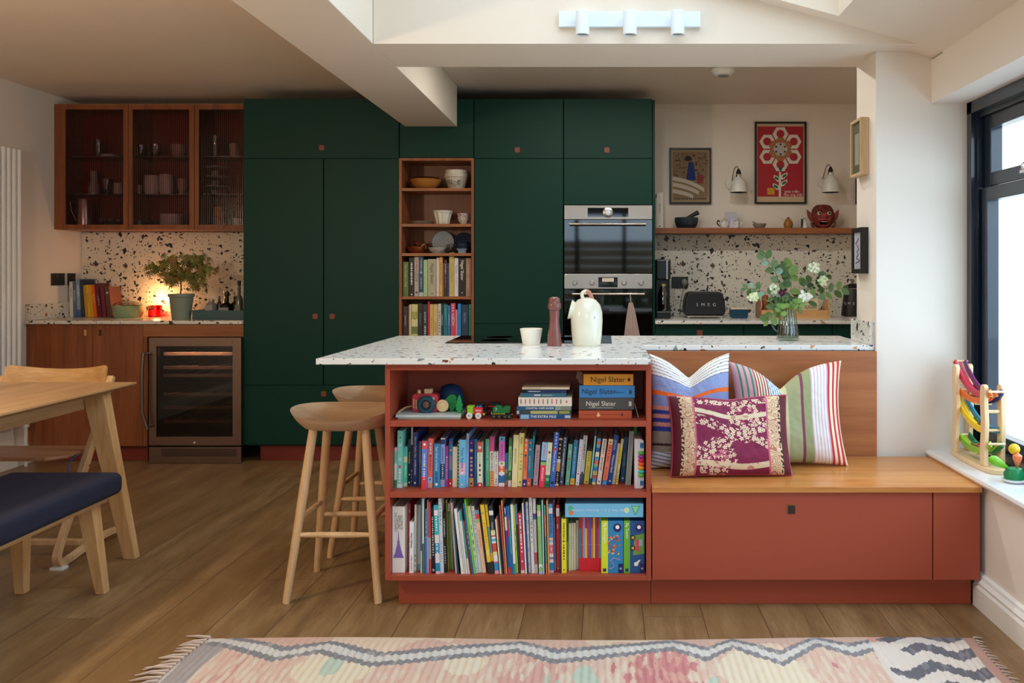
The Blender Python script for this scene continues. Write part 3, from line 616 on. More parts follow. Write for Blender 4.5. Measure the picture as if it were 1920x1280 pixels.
C_ = [
(98,195,138,170,1195,'f6ec94','McKee@202020@.86@.42/E@2878b0@.600@.62/L@f0a040@.545@.62/M@e05848@.470@.62/E@88b848@.395@.62/R@303a5a@.325@.62/o@404040@.08@.3','yellow elephant story hardback with multicoloured title'),
(200,275,238,290,1200,'f07c44:.85,2a2f88:.15','~@f8e0d0@.9@3/o@304878@.66@.6/~@6048a0@.5@9/o@c8b0c0@.2@.5/#@e8ecf8@.05@.4','orange book with navy base beside the yellow elephant story'),
(280,360,318,285,1190,'2088b0:.83,ec6c48:.17','o@f08868@.92@.5/o@e8a8b0@.78@.55/~@f0a8b0@.5@10/o@c84840@.24@.5/#@f8e8e0@.06@.4','teal blue book with orange red base'),
(366,392,410,150,1175,'284858:.08,58c4cc:.80,205070:.12',None,'tall slim aqua book with dark spine top, behind the teal book'),
(402,492,455,395,1180,'ccc0d4','o@a89cb0@.85@.5/~@8888a8@.7@5/~@907898@.4@9/o@404060@.07@.25','short lilac grey book'),
(512,618,580,345,1215,'90ccf2:.40,2c5888:.04,8cc868:.07,ea3a5c:.49','~@d06878@.8@8/~@ffd0d8@.3@9','book half sky blue and half crimson'),
(622,712,690,350,1210,'ecf0cc:.73,148c50:.27','o@b83838@.78@.55/~@a8b890@.5@10/#@8cc890@.17@.6/o@183020@.06@.4','pale cream book with emerald green base'),
(718,812,815,155,1215,'3e66c0',"Where's My Teddy?@e8f0fc@.48@.5/o@e83048@.69@.6/~@c8d8f8@.87@5/o@101c40@.08@.6",'tall cobalt blue book with a red dot and white title'),
(822,890,902,265,1185,'e8c8a0:.04,201814:.40,f4e4d0:.08,f0a850:.18,281c18:.26,f0e0c8:.04','#@e8c070@.86@.5/#@e8c070@.78@.5/#@e8b860@.68@.5/#@e8b860@.6@.5/~@f0c890@.15@6','black and orange book with square yellow letters'),
(907,983,988,250,1165,'485870','~@c8ccd0@.88@4/~@e0e4e8@.58@12/~@e0e4e8@.32@9/o@e8ecf0@.06@.4','slate grey blue book with long white lettering'),
(1020,1098,1088,380,1170,'7cc4a4','ABC@f4fbf4@.80@.55/o@e04840@.64@.5/~@408870@.5@7/o@c8e8d8@.1@.35','jade green alphabet book'),
(1114,1200,1192,300,1165,'2f88ba:.86,f0cc50:.14','#@d04858@.95@.3/~@a8d8f0@.7@8/~@a8d8f0@.4@9/o@f09030@.07@.5','bright blue book with yellow base'),
(1217,1285,1300,290,1175,'dce4ee','~@e08898@.7@7/~@9098a8@.45@6/o@d06070@.25@.5/o@303848@.05@.3','icy white book leaning against a grey one'),
(1292,1368,1375,215,1140,'e4dcd6:.80,5c5870:.20','~@706868@.85@7/~@706868@.65@7/o@303040@.22@.5','pale grey leaning book with slate base'),
]
D_ = [
(147,243,215,515,1150,'dccc54','~@a89838@.85@4/~@b8a848@.4@10/o@302c20@.06@.3','short mustard yellow book leaning on the shelf'),
(257,288,370,145,1160,'20303c:.08,98dce4:.80,205060:.12',None,'very slim tall aqua book leaning beside the mustard one'),
(302,375,412,275,1165,'70b8d8:.06,e87858:.08,70b8b8:.08,1858a0:.1,f0ecc8:.12,58a8e0:.08,e86858:.09,a8d890:.06,4090d8:.1,f0d880:.1,e06050:.08,5898d0:.09,d8d880:.06','o@202020@.6@.3/~@203040@.3@7','patchwork spined book in many bright blocks'),
(392,478,515,280,1165,'e8dcd4','~@605850@.83@8/~@605850@.45@14/o@383028@.07@.35','off-white leaning book with long dark lettering'),
(497,585,632,280,1175,'e8d890:.12,f08060:.77,4890c8:.11','Pants@201c20@.57@.55/~@a04830@.25@8/~@a04830@.82@5','salmon orange book with blue base and underwear title'),
(592,688,722,205,1165,'1e4494','Jill Murphy@e8f0ff@.80@.45/Whatever Next!@ffffff@.42@.5/#@ffffff@.07@.3','royal blue leaning book with white bedtime title'),
(692,742,798,365,1155,'efe2b8','~@b0a880@.1@4','slim cream book leaning right of the royal blue one'),
(755,803,872,280,1160,'ece0a8:.2,f0e050:.35,e8dca0:.3,e8c868:.15','~@706830@.6@8/~@504830@.2@6','slim yellow book leaning at the end of the row'),
(848,930,925,245,1110,'185a8e','~@88c0e0@.5@12/o@b8d8e8@.08@.5','dark blue book set far back near the tablet toy'),
(948,968,990,135,1170,'a8b0a0',None,'thin sage grey picture book, first of four thin ones by the tablet toy',dict(group='thin grey books by the tablet')),
(974,994,1014,135,1170,'98a4a8',None,'thin steel grey picture book, second of four thin ones by the tablet toy',dict(group='thin grey books by the tablet')),
(1000,1022,1038,135,1170,'a0b0c0',None,'thin bluish grey picture book, third of four thin ones by the tablet toy',dict(group='thin grey books by the tablet')),
(1028,1048,1066,135,1170,'b0ac9c',None,'thin putty grey picture book right against the white tablet toy',dict(group='thin grey books by the tablet')),
]
OUT = []
for L_, ox in ((A, 720), (B_, 840), (C_, 960), (D_, 1080)): shelf_books(L_, ox, 795, 10.243, MS, 3.14, 3.40, OUT)
settle(OUT, BX0 + .019, 0)
E_ = [
(85,280,85,160,1185,'f2efe9',"ULTIMATE@8a847c@.76@.24/VISUAL@6a6660@.76@.34/DICTIONARY@8a847c@.76@.24",'thick white visual dictionary with a purple tower, on the lowest shelf'),
(303,346,308,110,1110,'d83a58:.55,c84838:.2,d83a60:.25','200@f0f0f0@.88@.8/~@f8d0d0@.62@12/~@f8d0d0@.25@8','slim red book with white lettering beside the white dictionary'),
(350,413,356,400,1190,'f0f0f4',"Peter's Railway@283048@.64@.55/~@7880a0@.2@10",'short white paperback with a railway title'),
(418,456,416,130,1175,'d0d0c4:.8,e8d8c0:.2','~@404040@.15@4','tall grey cream book beside the railway paperback'),
(459,520,462,135,1150,'dcd8c8:.9,98b8c0:.1',None,'tall beige spiral bound book'),
(524,546,528,35,1195,'4468a8:.7,c8d4d8:.3',None,'thin deep blue picture book on the lowest shelf',dict(group='thin picture books, lowest shelf')),
(550,573,552,35,1200,'e0ecd0:.6,406848:.4',None,'thin pale green and dark green picture book'),
(578,600,574,70,1190,'181c24:.5,5878b8:.5',None,'thin picture book, black above and blue below'),
(604,626,592,200,1200,'5c7cc0','~@d0d8f0@.7@4','thin cornflower blue picture book leaning back'),
(630,650,604,60,1195,'9098a0:.5,c0d0e0:.5',None,'thin grey picture book leaning by the red spine'),
(658,692,622,90,1195,'c84848:.5,a8a8b0:.3,c84040:.2',None,'thin red and grey picture book leaning back'),
(700,752,650,170,1195,'14141c','~@e8e8e8@.72@9/~@f4f4f4@.42@8/#@c0c8d0@.05@.6','black paperback with white lettering next to a turquoise striped one'),
(760,826,662,140,1205,'38b8c8:.07,f0dce0:.08,30b8c0:.28,f0e0e0:.12,4098d0:.15,f0e0e4:.14,1888c0:.12,f0b8c8:.04','~@f0ffff@.78@8/~@d0e8ff@.38@5','turquoise, pink and white striped learning book'),
(832,882,728,35,1195,'e6e8ec','~@9898a0@.8@6/~@b0a0b0@.3@9','tall white speckled leaning book'),
(886,935,808,250,1180,'1c1d1c','~@f0f0f0@.75@12/~@d0d0d0@.3@8','charcoal leaning book with white lettering'),
(939,957,828,60,1150,'b8b060',None,'thin olive yellow picture book behind the green one'),
(960,1005,855,110,1130,'e0e8d0:.12,58a850:.88','~@a8d898@.68@9','leaf green leaning paperback'),
(1010,1030,900,75,1140,'d8a868',None,'thin tan spined picture book behind the green paperback'),
(1034,1060,915,35,1150,'4a84b8:.7,305880:.3',None,'thin steel blue picture book leaning behind'),
(1064,1090,955,100,1200,'c8b8b4','~@303030@.7@9','thin dusty pink picture book with dark lettering'),
]
F_ = [
(62,84,-25,250,1205,'0f4858',None,'thin dark petrol picture book on the lowest shelf'),
(122,163,5,195,1225,'eef0f0','~@b0b0c0@.4@9/o@303038@.05@.3','white leaning paperback in front of thin pale ones'),
(168,190,65,250,1205,'e0dcd4',None,'thin off-white picture book between white paperback and green one'),
(195,222,80,235,1220,'28a8a4:.15,e8e8ec:.85',None,'thin white picture book with turquoise top'),
(230,256,125,395,1225,'3c9c8c:.7,e0e0c8:.3',None,'short thin green and cream picture book'),
(262,282,160,380,1215,'8c2434',None,'short thin maroon picture book'),
(287,311,145,110,1215,'1c6cac','~@a0d0f0@.5@4','thin blue picture book leaning beside a lime one'),
(317,341,155,45,1220,'7cc43c',None,'tall thin lime green picture book'),
(345,396,202,150,1195,'e4d8a8:.1,dce8b0:.7,c0dce0:.2','~@58b0a8@.6@3/~@58a8b8@.38@3/o@c8c870@.2@.5/o@98b8e0@.07@.6','pale lime alphabet book with teal figures'),
(398,446,270,150,1185,'e0e4ea','~@8898a8@.8@6/~@7898b8@.45@8','pale blue white leaning book'),
(450,508,328,215,1190,'68b0d8:.06,e04858:.08,a0c890:.06,f4c8ac:.8','~@e06860@.55@14','peach leaning book with red lettering'),
(512,532,398,120,1180,'1c3450',None,'thin navy picture book shadowed between peach and yellow books'),
(545,604,413,130,1210,'f4cc38:.83,282420:.17','~@f08838@.6@8/NOW@ffffff@.3@.6/o@a89c70@.88@.5','yellow leaning book with dark base and orange lettering'),
(607,643,487,130,1200,'f0c838:.32,68a8a0:.38,f0c030:.12,302c20:.18','o@501c20@.9@.4','yellow and teal leaning book behind the striped one'),
(646,710,541,150,1210,'283448:.07,f0f0e8:.07,1c2c44:.23,f0e4c0:.08,c83848:.02,f4f4f8:.03,68b0d0:.04,f0f0f0:.03,e05048:.13,f0e0a0:.05,f0f0f8:.1,e06080:.02,2890d0:.12,f0a0b0:.05','Funny@e8f0e8@.72@.5/Spots@e0e050@.64@.5','striped spine learning book with navy title block'),
(722,745,645,360,1250,'ece0b0',None,'thin cream picture book slipped forward'),
(750,768,660,310,1225,'c03848:.4,285060:.6',None,'thin picture book, red over petrol'),
(772,790,688,270,1180,'486878',None,'thin blue grey picture book by the red one'),
(795,813,708,150,1225,'d85848',None,'thin vermilion picture book'),
(817,836,737,65,1225,'e8a060','~@a84830@.8@6','thin apricot picture book'),
(850,880,780,165,1220,'3868b0:.15,e8e0e0:.2,6838a0:.25,2060a8:.3,c04858:.1','~@e8e8f8@.9@2','thin blue and violet picture book'),
(883,905,817,160,1220,'2060a8:.15,c03058:.3,2078b8:.45,b03848:.1',None,'thin blue picture book with crimson band'),
(908,930,842,160,1215,'2878b8:.2,40a8b0:.5,2070b0:.3',None,'thin turquoise blue picture book'),
(934,970,882,130,1215,'f0f2f2:.85,28a090:.15',None,'white picture book with teal foot'),
(982,1004,917,145,1190,'c8cc38','~@687030@.5@3','thin yellow green picture book'),
(1010,1040,952,120,1190,'5890b8:.3,204838:.7',None,'thin dark green book with steel blue top'),
(1048,1108,997,265,1195,'d83a5c:.95,e8d8c0:.05','~@ffe8f0@.86@4/~@ffffff@.72@5/~@ffffff@.5@5/o@f0c8d0@.2@.5','raspberry red leaning book with white script'),
(1116,1138,1060,110,1200,'f0f0f0',None,'thin white picture book right of the raspberry book'),
]
G_ = [
(152,174,102,130,1195,'2c3c74',None,'thin navy blue picture book by the dotted one'),
(178,212,112,90,1185,','.join(['e8f0f4','b8d8e8','f0e0e4','d8e8e0']*5),None,'thin pale book with a dotted spine'),
(222,270,176,15,1195,'e2e2e4','~@7888a8@.75@9/~@68a0a8@.55@5','tall silver white book nearly touching the shelf above'),
(274,318,236,35,1195,'e0e0e8:.2,4858a0:.08,d0c4cc:.44,c05070:.16,d0c4d0:.12',None,'tall mauve grey book with indigo patch'),
(336,390,302,140,1215,'88c878:.08,f0c8c0:.08,88cc74:.70,f4f0e8:.05,98c878:.05,a0c8e8:.04','~@c09858@.55@10/o@58a858@.1@.4','light green learning book with banded foot'),
(396,418,374,60,1220,'a8d0e0',None,'thin powder blue picture book leaning by the green one'),
(422,440,398,35,1150,'c03838',None,'thin scarlet picture book behind its neighbours'),
(444,464,412,140,1220,'58a890:.15,f09070:.3,58a890:.4,f08868:.15',None,'thin sage and coral picture book'),
(478,497,450,60,1215,'f0a058',None,'thin orange spined picture book'),
(503,565,480,120,1190,'60a8e0:.06,e0ecf8:.08,4890d0:.35,f0c0d0:.03,80c8d8:.04,f0e8f0:.03,e07090:.13,f0f0f0:.05,6080c0:.03,f0d8e0:.05,1880c0:.11,e0a0b0:.04','~@203860@.72@12/~@f8d0e0@.4@4','blue and pink striped learning book in the middle of the row'),
(576,600,550,60,1150,'b84868:.25,b8a8b8:.6,d8d0d0:.15',None,'thin mauve picture book with crimson top'),
(610,660,598,135,1175,'b82838:.05,f0ecec:.12,c83038:.75,a82030:.08','Jobs@ffffff@.68@.7/o@f0d0d0@.06@.4','red hardback about jobs with white spine band'),
(663,682,652,240,1190,'3c2a30','~@a89098@.5@8','thin dark brown book squeezed beside a yellow one'),
(686,760,682,350,1190,'f8e430','6@202020@.585@.9/~@504820@.78@10/~@504820@.4@6/#@202018@.06@.25','bright yellow book with large black six'),
(764,790,762,340,1140,'208850:.45,70c070:.55',None,'thin two-tone green book beside the bright yellow one'),
(796,834,796,420,1155,'d8ccac','~@a89878@.6@9','first of the slim beige matching readers',),
(838,870,838,415,1145,'dcd8bc','~@98a8a0@.6@6','beige slim reader with grey lettering, second of its set'),
(873,905,873,415,1145,'dcd0ac',None,'third slim beige matching reader, unlettered'),
(910,948,910,375,1130,'efdcc0:.85,f0e0d0:.15',None,'taller blush cream reader ending the beige set'),
]
OUT = []
for L_, ox in ((E_, 725), (F_, 850), (G_, 970)): shelf_books(L_, ox, 930, 8.257, LS, 3.14, 3.40, OUT)
settle(OUT, BX0 + .019, 0)
# tower print on the dictionary
dic = [o for o in C.objects if o.get('label', '').startswith('thick white visual')][0]
q = MB(); h0 = .055
q.prism([(-.020, h0), (.020, h0), (.012, h0 + .02), (.006, h0 + .045), (.002, h0 + .07), (.0005, h0 + .10), (-.0005, h0 + .10), (-.002, h0 + .07), (-.006, h0 + .045), (-.012, h0 + .02)], -.0006, 0, 'y')
q.box(-.009, .009, -.0009, 0, h0 + .035, h0 + .038).box(-.005, .005, -.0009, 0, h0 + .058, h0 + .061)
O('tower_print', q, mat('#8a6cc0', .5), dic)
for ch in dic.children:
    if ch.name.startswith('title'): ch.location.x = {'U': .0115, 'V': .001, 'D': -.0105}[ch.data.body[0]]
# set of ten matching thin readers with red foot
for k, c in enumerate(['2c88a8', 'd83040', '88a8d8', 'e8c838', 'c83878', '3868c0', 'd87848', 'e8d040', '983878', 'c8486c', '58a8c8']):
    x0, x1 = 893 + k * 27, 893 + k * 27 + 25.5; P = lambda a: 960 + a / 7.111; y = 3.175
    top = 'b82838' if k % 3 == 0 else c
    book('slim_reader', X((P(x0) + P(x1)) / 2, y), y, LS, (x1 - x0) / 7.111 * y / F * .97, .16, Z(970, y) - LS, f'{top}:.2,{c}:.56,d82430:.24', 0, 'o@e0e8e8@.49@.3', label=None, group='red footed readers under the puzzle box')

for o in list(C.objects):
    if o.name.startswith('slim_reader'):
        k = int(o.name[12:]) if len(o.name) > 12 else 0
        tag(o, 'slim red-footed reader with ' + ('teal blue spine, first of its set', 'scarlet spine, second of its set', 'pale blue spine in the early half of the set', 'yellow spine next to a magenta one', 'magenta pink spine beside the cobalt one', 'cobalt blue spine, middle of the set', 'orange spine beside the cobalt one', 'yellow spine next to an orange one', 'plum spine in the later half of the set', 'rose pink spine, last but one of its set', 'sky blue spine, last before the lime puzzle box')[k], 'book')
# boxes
def puz(px0, px1, strip, body, t1, t2, lab, spec):
    y = 3.15; x0, x1 = X(px0, y), X(px1, y); zt = Z(975.5, y) - .001; z0 = LS + .0005
    o = thing('puzzle_box', lab, 'box', ((x0 + x1) / 2, y + .1, z0)); sx_ = x0 + (x1 - x0) * .30
    O('carton', MB().box(x0, sx_, y, y + .19, z0, zt, 0).box(sx_, x1 - .0005, y, y + .19, z0, zt, 1), [mat('#' + strip, .4), mat('#' + body, .35)], o)
    cxx = (x0 + sx_) / 2; H = zt - z0
    text(o, t1, (cxx + .001, y - .0007, zt - .008), .0155, mat('#ffffff', .4), PI / 2, 'title', 'LEFT', sx=.82)
    mx = sx_ + (x1 - sx_) * .5; W_ = x1 - sx_
    O('brand_badge', MB().lathe([(W_ * .28, 0), (W_ * .28, .0006), (0, .0006)], (sx_ + W_ * .62, y, zt - H * .13), 20, 0, M=RX).lathe([(W_ * .13, .0007), (W_ * .13, .001), (0, .001)], (sx_ + W_ * .62, y, zt - H * .12), 14, 1, M=RX), [mat('#1c2468', .4), mat('#ffffff', .4)], o)
    q = MB(); q.box(x1 - W_ * .32, x1 - .001, y - .0007, y, z0 + .001, z0 + H * .18, 0); O('count_label', q, mat('#101c60', .4), o)
    text(o, t2, (x1 - W_ * .17, y - .0012, z0 + H * .09), .010, mat('#ffffff', .4), PI / 2, 'piece_count', sx=.8)
    O('age_badge', MB().box(cxx - .006, cxx + .006, y - .0007, y, z0 + .006, z0 + .017), mat('#1c2878', .4), o)
    for nm, fn in spec(x0, x1, sx_, W_, y, zt, H): O(nm, fn[0], fn[1], o)
def fire(x0, x1, sx_, W_, y, zt, H):
    q = MB(); random.seed(3)
    for k in range(60):
        a = random.uniform(sx_ + .001, x1 - W_ * .2); b = zt - H * random.uniform(.27, .64); r = random.uniform(.0015, .004)
        q.mi = random.randrange(5); q.prism([(a - r, b - r), (a + r, b - r * .6), (a + r * .8, b + r), (a - r * .5, b + r * 1.2)], y - .0008 - k * .00001, y - .0002, 'y')
    yield 'fire_engine_picture', (q, [mat('#' + c, .45) for c in ('c87838', 'e8c068', '8a5030', 'c0a0b8', 'd84838')])
    q = MB(); cx = sx_ + W_ * .4; q.tube([(sx_ + W_ * .8, y - .001, zt - H * .74), (sx_ + W_ * .4, y - .001, zt - H * .71), (sx_ + W_ * .15, y - .001, zt - H * .76), (sx_ + W_ * .3, y - .001, zt - H * .81), (sx_ + W_ * .42, y - .001, zt - H * .87), (sx_ + W_ * .2, y - .001, zt - H * .92), (sx_ + W_ * .06, y - .001, zt - H * .9)], .0011, 6)
    yield 'pink_hose_picture', (q, mat('#e898c8', .5))
def tract(x0, x1, sx_, W_, y, zt, H):
    q = MB(); q.mi = 0; q.prism([(sx_ + W_ * .3, zt - H * .28), (x1 - .001, zt - H * .24), (x1 - .001, zt - H * .63), (sx_ + W_ * .2, zt - H * .66)], y - .0004, y, 'y', 3)
    for f in (.32, .52):
        c = (sx_ + W_ * .2, y, zt - H * f); q.lathe([(.0095, .0004), (.0095, .0012), (0, .0012)], c, 16, 0, M=RX); q.lathe([(.005, .0013), (.005, .0016), (0, .0016)], c, 14, 1, M=RX)
    q.box(sx_ + W_ * .42, sx_ + W_ * .62, y - .0012, y, zt - H * .58, zt - H * .36, 2); q.box(sx_ + W_ * .5, sx_ + W_ * .85, y - .0009, y, zt - H * .48, zt - H * .36, 4)
    yield 'tractor_picture', (q, [mat('#' + c, .45) for c in ('2c2430', 'f0b030', 'd84060', '70a048', '9ab8c8')])
    q = MB(); a, b = sx_ + W_ * .45, zt - H * .80; q.prism([(a - .008, b - .012), (a + .004, b - .012), (a + .008, b), (a + .014, b + .008), (a + .014, b + .011), (a + .007, b + .009), (a + .002, b + .004), (a - .009, b)], y - .0008, y, 'y')
    yield 'goose_picture', (q, mat('#f4eee0', .5))
puz(1127.5, 1168.5, 'dce830', '2c88c0', 'Big Fire Engine', '20', 'shop puzzle box with lime strip and fire engine picture', fire)
puz(1169.5, 1208.5, '70b830', '1c5090', 'Big Tractor', '25', 'puzzle box with green strip and tractor picture, at the shelf end', tract)
y = 3.14; x0, x1 = X(1059.5, y), X(1206.5, y); z0, z1 = Z(969.5, y), Z(944, y)
o = thing('dinosaur_puzzle_box', 'long light blue puzzle box lying upside down on the readers and boxes', 'box', ((x0 + x1) / 2, y + .1, z0))
O('carton', MB().box(x0, x1, y, y + .2, z0, z1), mat('#78c4ec', .35), o, .001)
text(o, 'my first 2 in 1 dinosaur puzzles', (X(1121, y), y - .0007, (z0 + z1) / 2), .0155, mat('#d0eafa', .4), PI, 'title')
O('shield_badge', MB().prism([(X(1183, y), z1 - .007), (X(1201, y), z1 - .008), (X(1191, y), z0 + .006)], y - .0007, y, 'y', 0).prism([(X(1185.5, y), z1 - .010), (X(1198.5, y), z1 - .011), (X(1191, y), z0 + .014)], y - .0012, y - .0007, 'y', 1), [mat('#40b078', .4), mat('#90d8b0', .4)], o)
O('dinosaur_picture', MB().lathe([(.010, 0), (.010, .0006), (0, .0006)], (X(1070, y), y, (z0 + z1) / 2 + .008), 12, 0, 1.1, M=RX).lathe([(.008, .0007), (.008, .0012), (0, .0012)], (X(1071, y), y, (z0 + z1) / 2 - .008), 12, 1, 1.1, M=RX), [mat('#58b8a0', .5), mat('#f07848', .5)], o)
O('age_badge', MB().lathe([(.010, 0), (.010, .0006), (0, .0006)], (X(1175, y), y, (z0 + z1) / 2 + .001), 16, M=RX), mat('#dce8b0', .5), o)

# ---------------------------------------------------------------- top shelf stacks (lying books)
def flat(x0, x1, y, z0, z1, spine, title, lab, dp=.2, tcol='ffffff', tsz=.5, al='CENTER', tx_=.5, extra=None, pages='#cfc4ae'):
    m = MB(); t = min(.0025, (z1 - z0) * .2); m.box(x0, x1, y, y + .0025, z0, z1); m.box(x0, x1, y + .0025, y + dp, z0, z0 + t); m.box(x0, x1, y + .0025, y + dp, z1 - t, z1)
    o = O('cookery_book', m, mat('#' + spine, .4), label=lab, cat='book'); O('pages', MB().box(x0 + .003, x1 - .003, y + .0025, y + dp - .002, z0 + t, z1 - t), mat(pages, .8), o)
    if title: text(o, title, (x0 + (x1 - x0) * tx_, y - .0006, (z0 + z1) / 2), (z1 - z0) * tsz * 1.3, mat('#' + tcol, .5), 0, 'title', al)
    for (a, b, c, d, col) in extra or []:
        O('printed_patch', MB().box(x0 + (x1 - x0) * a, x0 + (x1 - x0) * b, y - .0005, y, z0 + (z1 - z0) * c, z0 + (z1 - z0) * d), mat('#' + col, .5), o)
    return o
y = 3.17; z = SH[2] + .0003; q = lambda p: X(960 + p / 7.385, y); qz = lambda p: Z(680 + p / 7.385, y)
yb0 = 768; zz = lambda p: z + (yb0 - p) / 7.385 * y / F
st = [(105, 820, 768, 708, '3a6a9a', 'THE EXTRA MILE', 'blue photo spined guidebook at the bottom of the short stack', dict(tx_=.46, tsz=.62, extra=[(.02, .18, 0, 1, '90c0e0'), (.72, .86, .1, .9, '1c4a80'), (.88, .98, .2, .8, 'd0c8c0')])),
      (60, 820, 707, 650, '3c4448', None, 'guidebook with dark and yellow patchwork spine, second in its stack', dict(extra=[(.01, .05, .1, .9, 'a8d0e8'), (.26, .75, .1, .9, 'b8b878'), (.78, .97, .15, .85, '98a050')])),
      (65, 825, 649, 595, '20587c', 'COASTAL CAFE GUIDE', 'petrol blue coastal cafe guide with rocky photo end', dict(tx_=.42, tsz=.55, extra=[(.70, .80, .0, 1, '90a0a0'), (.80, .99, .0, 1, '7c8878')])),
      (88, 828, 594, 470, 'ece4d4', None, 'thick cream cookery book with rows of small red lettering', dict(extra=[(.04 + k * .083, .058 + k * .083, .25, .8, 'c05058' if k % 3 else '686058') for k in range(10)] + [(.89, .915, .4, .6, 'd02838')])),
      (118, 750, 469, 413, '386880', None, 'slim slate teal book below a navy one', dict(extra=[(.30, .44, .35, .65, 'e0e8e8'), (.48, .70, .4, .6, 'a8c0c8')])),
      (198, 755, 412, 366, '1c3058', None, 'slim navy book second from the top of the stack', dict(extra=[(.05, .35, .4, .62, 'c8d0e0')])),
      (140, 795, 362, 330, 'dccdb0', None, 'very thin cream magazine on top of the short stack', dict(extra=[(.05, .4, .4, .6, 'a09078')]))]
for a, b, c, d, col, t_, lab, kw in st: flat(q(a), q(b), y, zz(c) + .0002, zz(d) - .0002, col, t_, lab, **kw)
y = 3.175; zz = lambda p: z + (755 - p) / 7.385 * y / F
LS4 = [(925, 1660, 755, 642, 'bc5434', None, 'rust orange cookery book at the bottom with a small gold leaf', dict(extra=[(.80, .83, .3, .7, '5a2818'), (.05, .30, .45, .55, 'a04428'), (.42, .78, .45, .55, 'a04428')])),
       (925, 1690, 632, 468, '4c4a4c', 'Nigel Slater', 'dark grey cookery book with cream author name', dict(tcol='f0e8d8', tx_=.40, tsz=.42, extra=[(.905, .955, .3, .7, 'c8c0b4'), (.18, .62, .13, .2, '989088')])),
       (932, 1700, 466, 298, '3c84c4', 'Nigel Slater', 'blue cookery book with dark blue author name', dict(tcol='142c4c', tx_=.35, tsz=.47, extra=[(.90, .945, .3, .62, '1c3c60'), (.64, .80, .4, .47, '1c4c80')])),
       (990, 1680, 294, 140, 'dc9420', 'Nigel Slater', 'golden yellow cookery book on top of its stack', dict(tcol='181008', tx_=.49, tsz=.52, extra=[(.885, .94, .35, .65, '3c2808')]))]
for a, b, c, d, col, t_, lab, kw in LS4:
    o = flat(q(a), q(b), y, zz(c) + .0002, zz(d) - .0002, col, t_, lab, **kw)
    if lab.startswith('rust'): O('gold_leaf_print', MB().prism([(q(1170), zz(722)), (q(1195), zz(662)), (q(1225), zz(720)), (q(1200), zz(728))], y - .0006, y, 'y'), mat('#f0d898', .4), o)
    if lab.startswith('golden'): O('torn_jacket', MB().prism([(q(880), zz(200)), (q(905), zz(100)), (q(985), zz(130)), (q(988), zz(292)), (q(920), zz(262)), (q(915), zz(215))], y + .01, y + .013, 'y'), mat('#6a4a34', .7), o)
O('bookmark_ribbon', MB().tube([(q(1700), y + .03, zz(560)), (q(1718), y + .02, zz(620)), (q(1738), y + .015, zz(700)), (q(1750), y + .012, z + .002)], .0015, 6), mat('#b8a8a0', .6), label='pale ribbon bookmark hanging beside the stack of author cookery books', cat='bookmark')

# ---------------------------------------------------------------- cookery books in the niche
def niche_row(rows, bot, zs, y):
    for a, b, top, bands, title, lab in rows:
        P = lambda v: 730 + v / 6.4; x0, x1 = X(P(a), y), X(P(b), y); h = (bot - top) / 6.4 * y / F
        book('cookery_book', (x0 + x1) / 2, y, zs, (x1 - x0) * .96, .2, h, bands, 0, title, label=lab)
niche_row([
(162,230,325,'5c7638','The Cookery Year@d8d0a8@.6@.5','olive green cookery book, first on the upper niche book shelf'),
(236,298,275,'141414','~@f0f0f0@.75@6/~@f4f4f4@.45@8/o@ffffff@.05@.3','black cookery book with white lettering in the walnut niche'),
(300,353,265,'b8aca0','LEON@4a3840@.50@.8/~@a04850@.8@6/#@302428@.1@.4','greige cookery book with large four letter name'),
(356,408,262,'2c4a68:.9,b8c0c8:.1','~@a8c0d0@.8@6/o@a0b8c8@.6@.6/~@a8c0d0@.35@6','slate blue cookery book with pale foot'),
(411,458,300,'a8cc90','o@60a050@.07@.3','pale apple green cookery book'),
(461,562,290,'b4ac90','Nigel Slater@343028@.60@.5/o@403c30@.07@.15','thick khaki beige cookery book with author name'),
(565,598,275,'dcd0c4','o@888078@.1@.4','slim off-white cookery book beside the khaki one'),
(601,638,268,'e4a452','~@684820@.75@6/~@684820@.45@7/o@a04830@.08@.4','amber orange cookery book on the upper niche shelf'),
(640,654,340,'68703c',None,'narrow olive book next to the amber one'),
(657,691,300,'40202c','~@e0d0d8@.75@8/~@b06070@.4@5','aubergine cookery book with pale lettering'),
(694,714,340,'20386c',None,'narrow royal navy book in the niche'),
(717,776,262,'ccb45c','JULIUS ROBERTS@a07830@.6@.5/o@806020@.08@.2','straw yellow cookery book'),
(779,828,278,'dcd8d8','Persiana@50483c@.7@.55/~@b8b0a8@.4@6','white cookery book with dark serif title'),
(833,914,280,'1a1618','Nigel Slater@f0e8e0@.68@.6/o@c0b8b0@.09@.2','black cookery book with author name in cream'),
(917,980,280,'a47c5c','~@c8a888@.7@9/~@c8a888@.35@8','tan brown cookery book ending the upper row')], 738, NS[3], TY + .02)
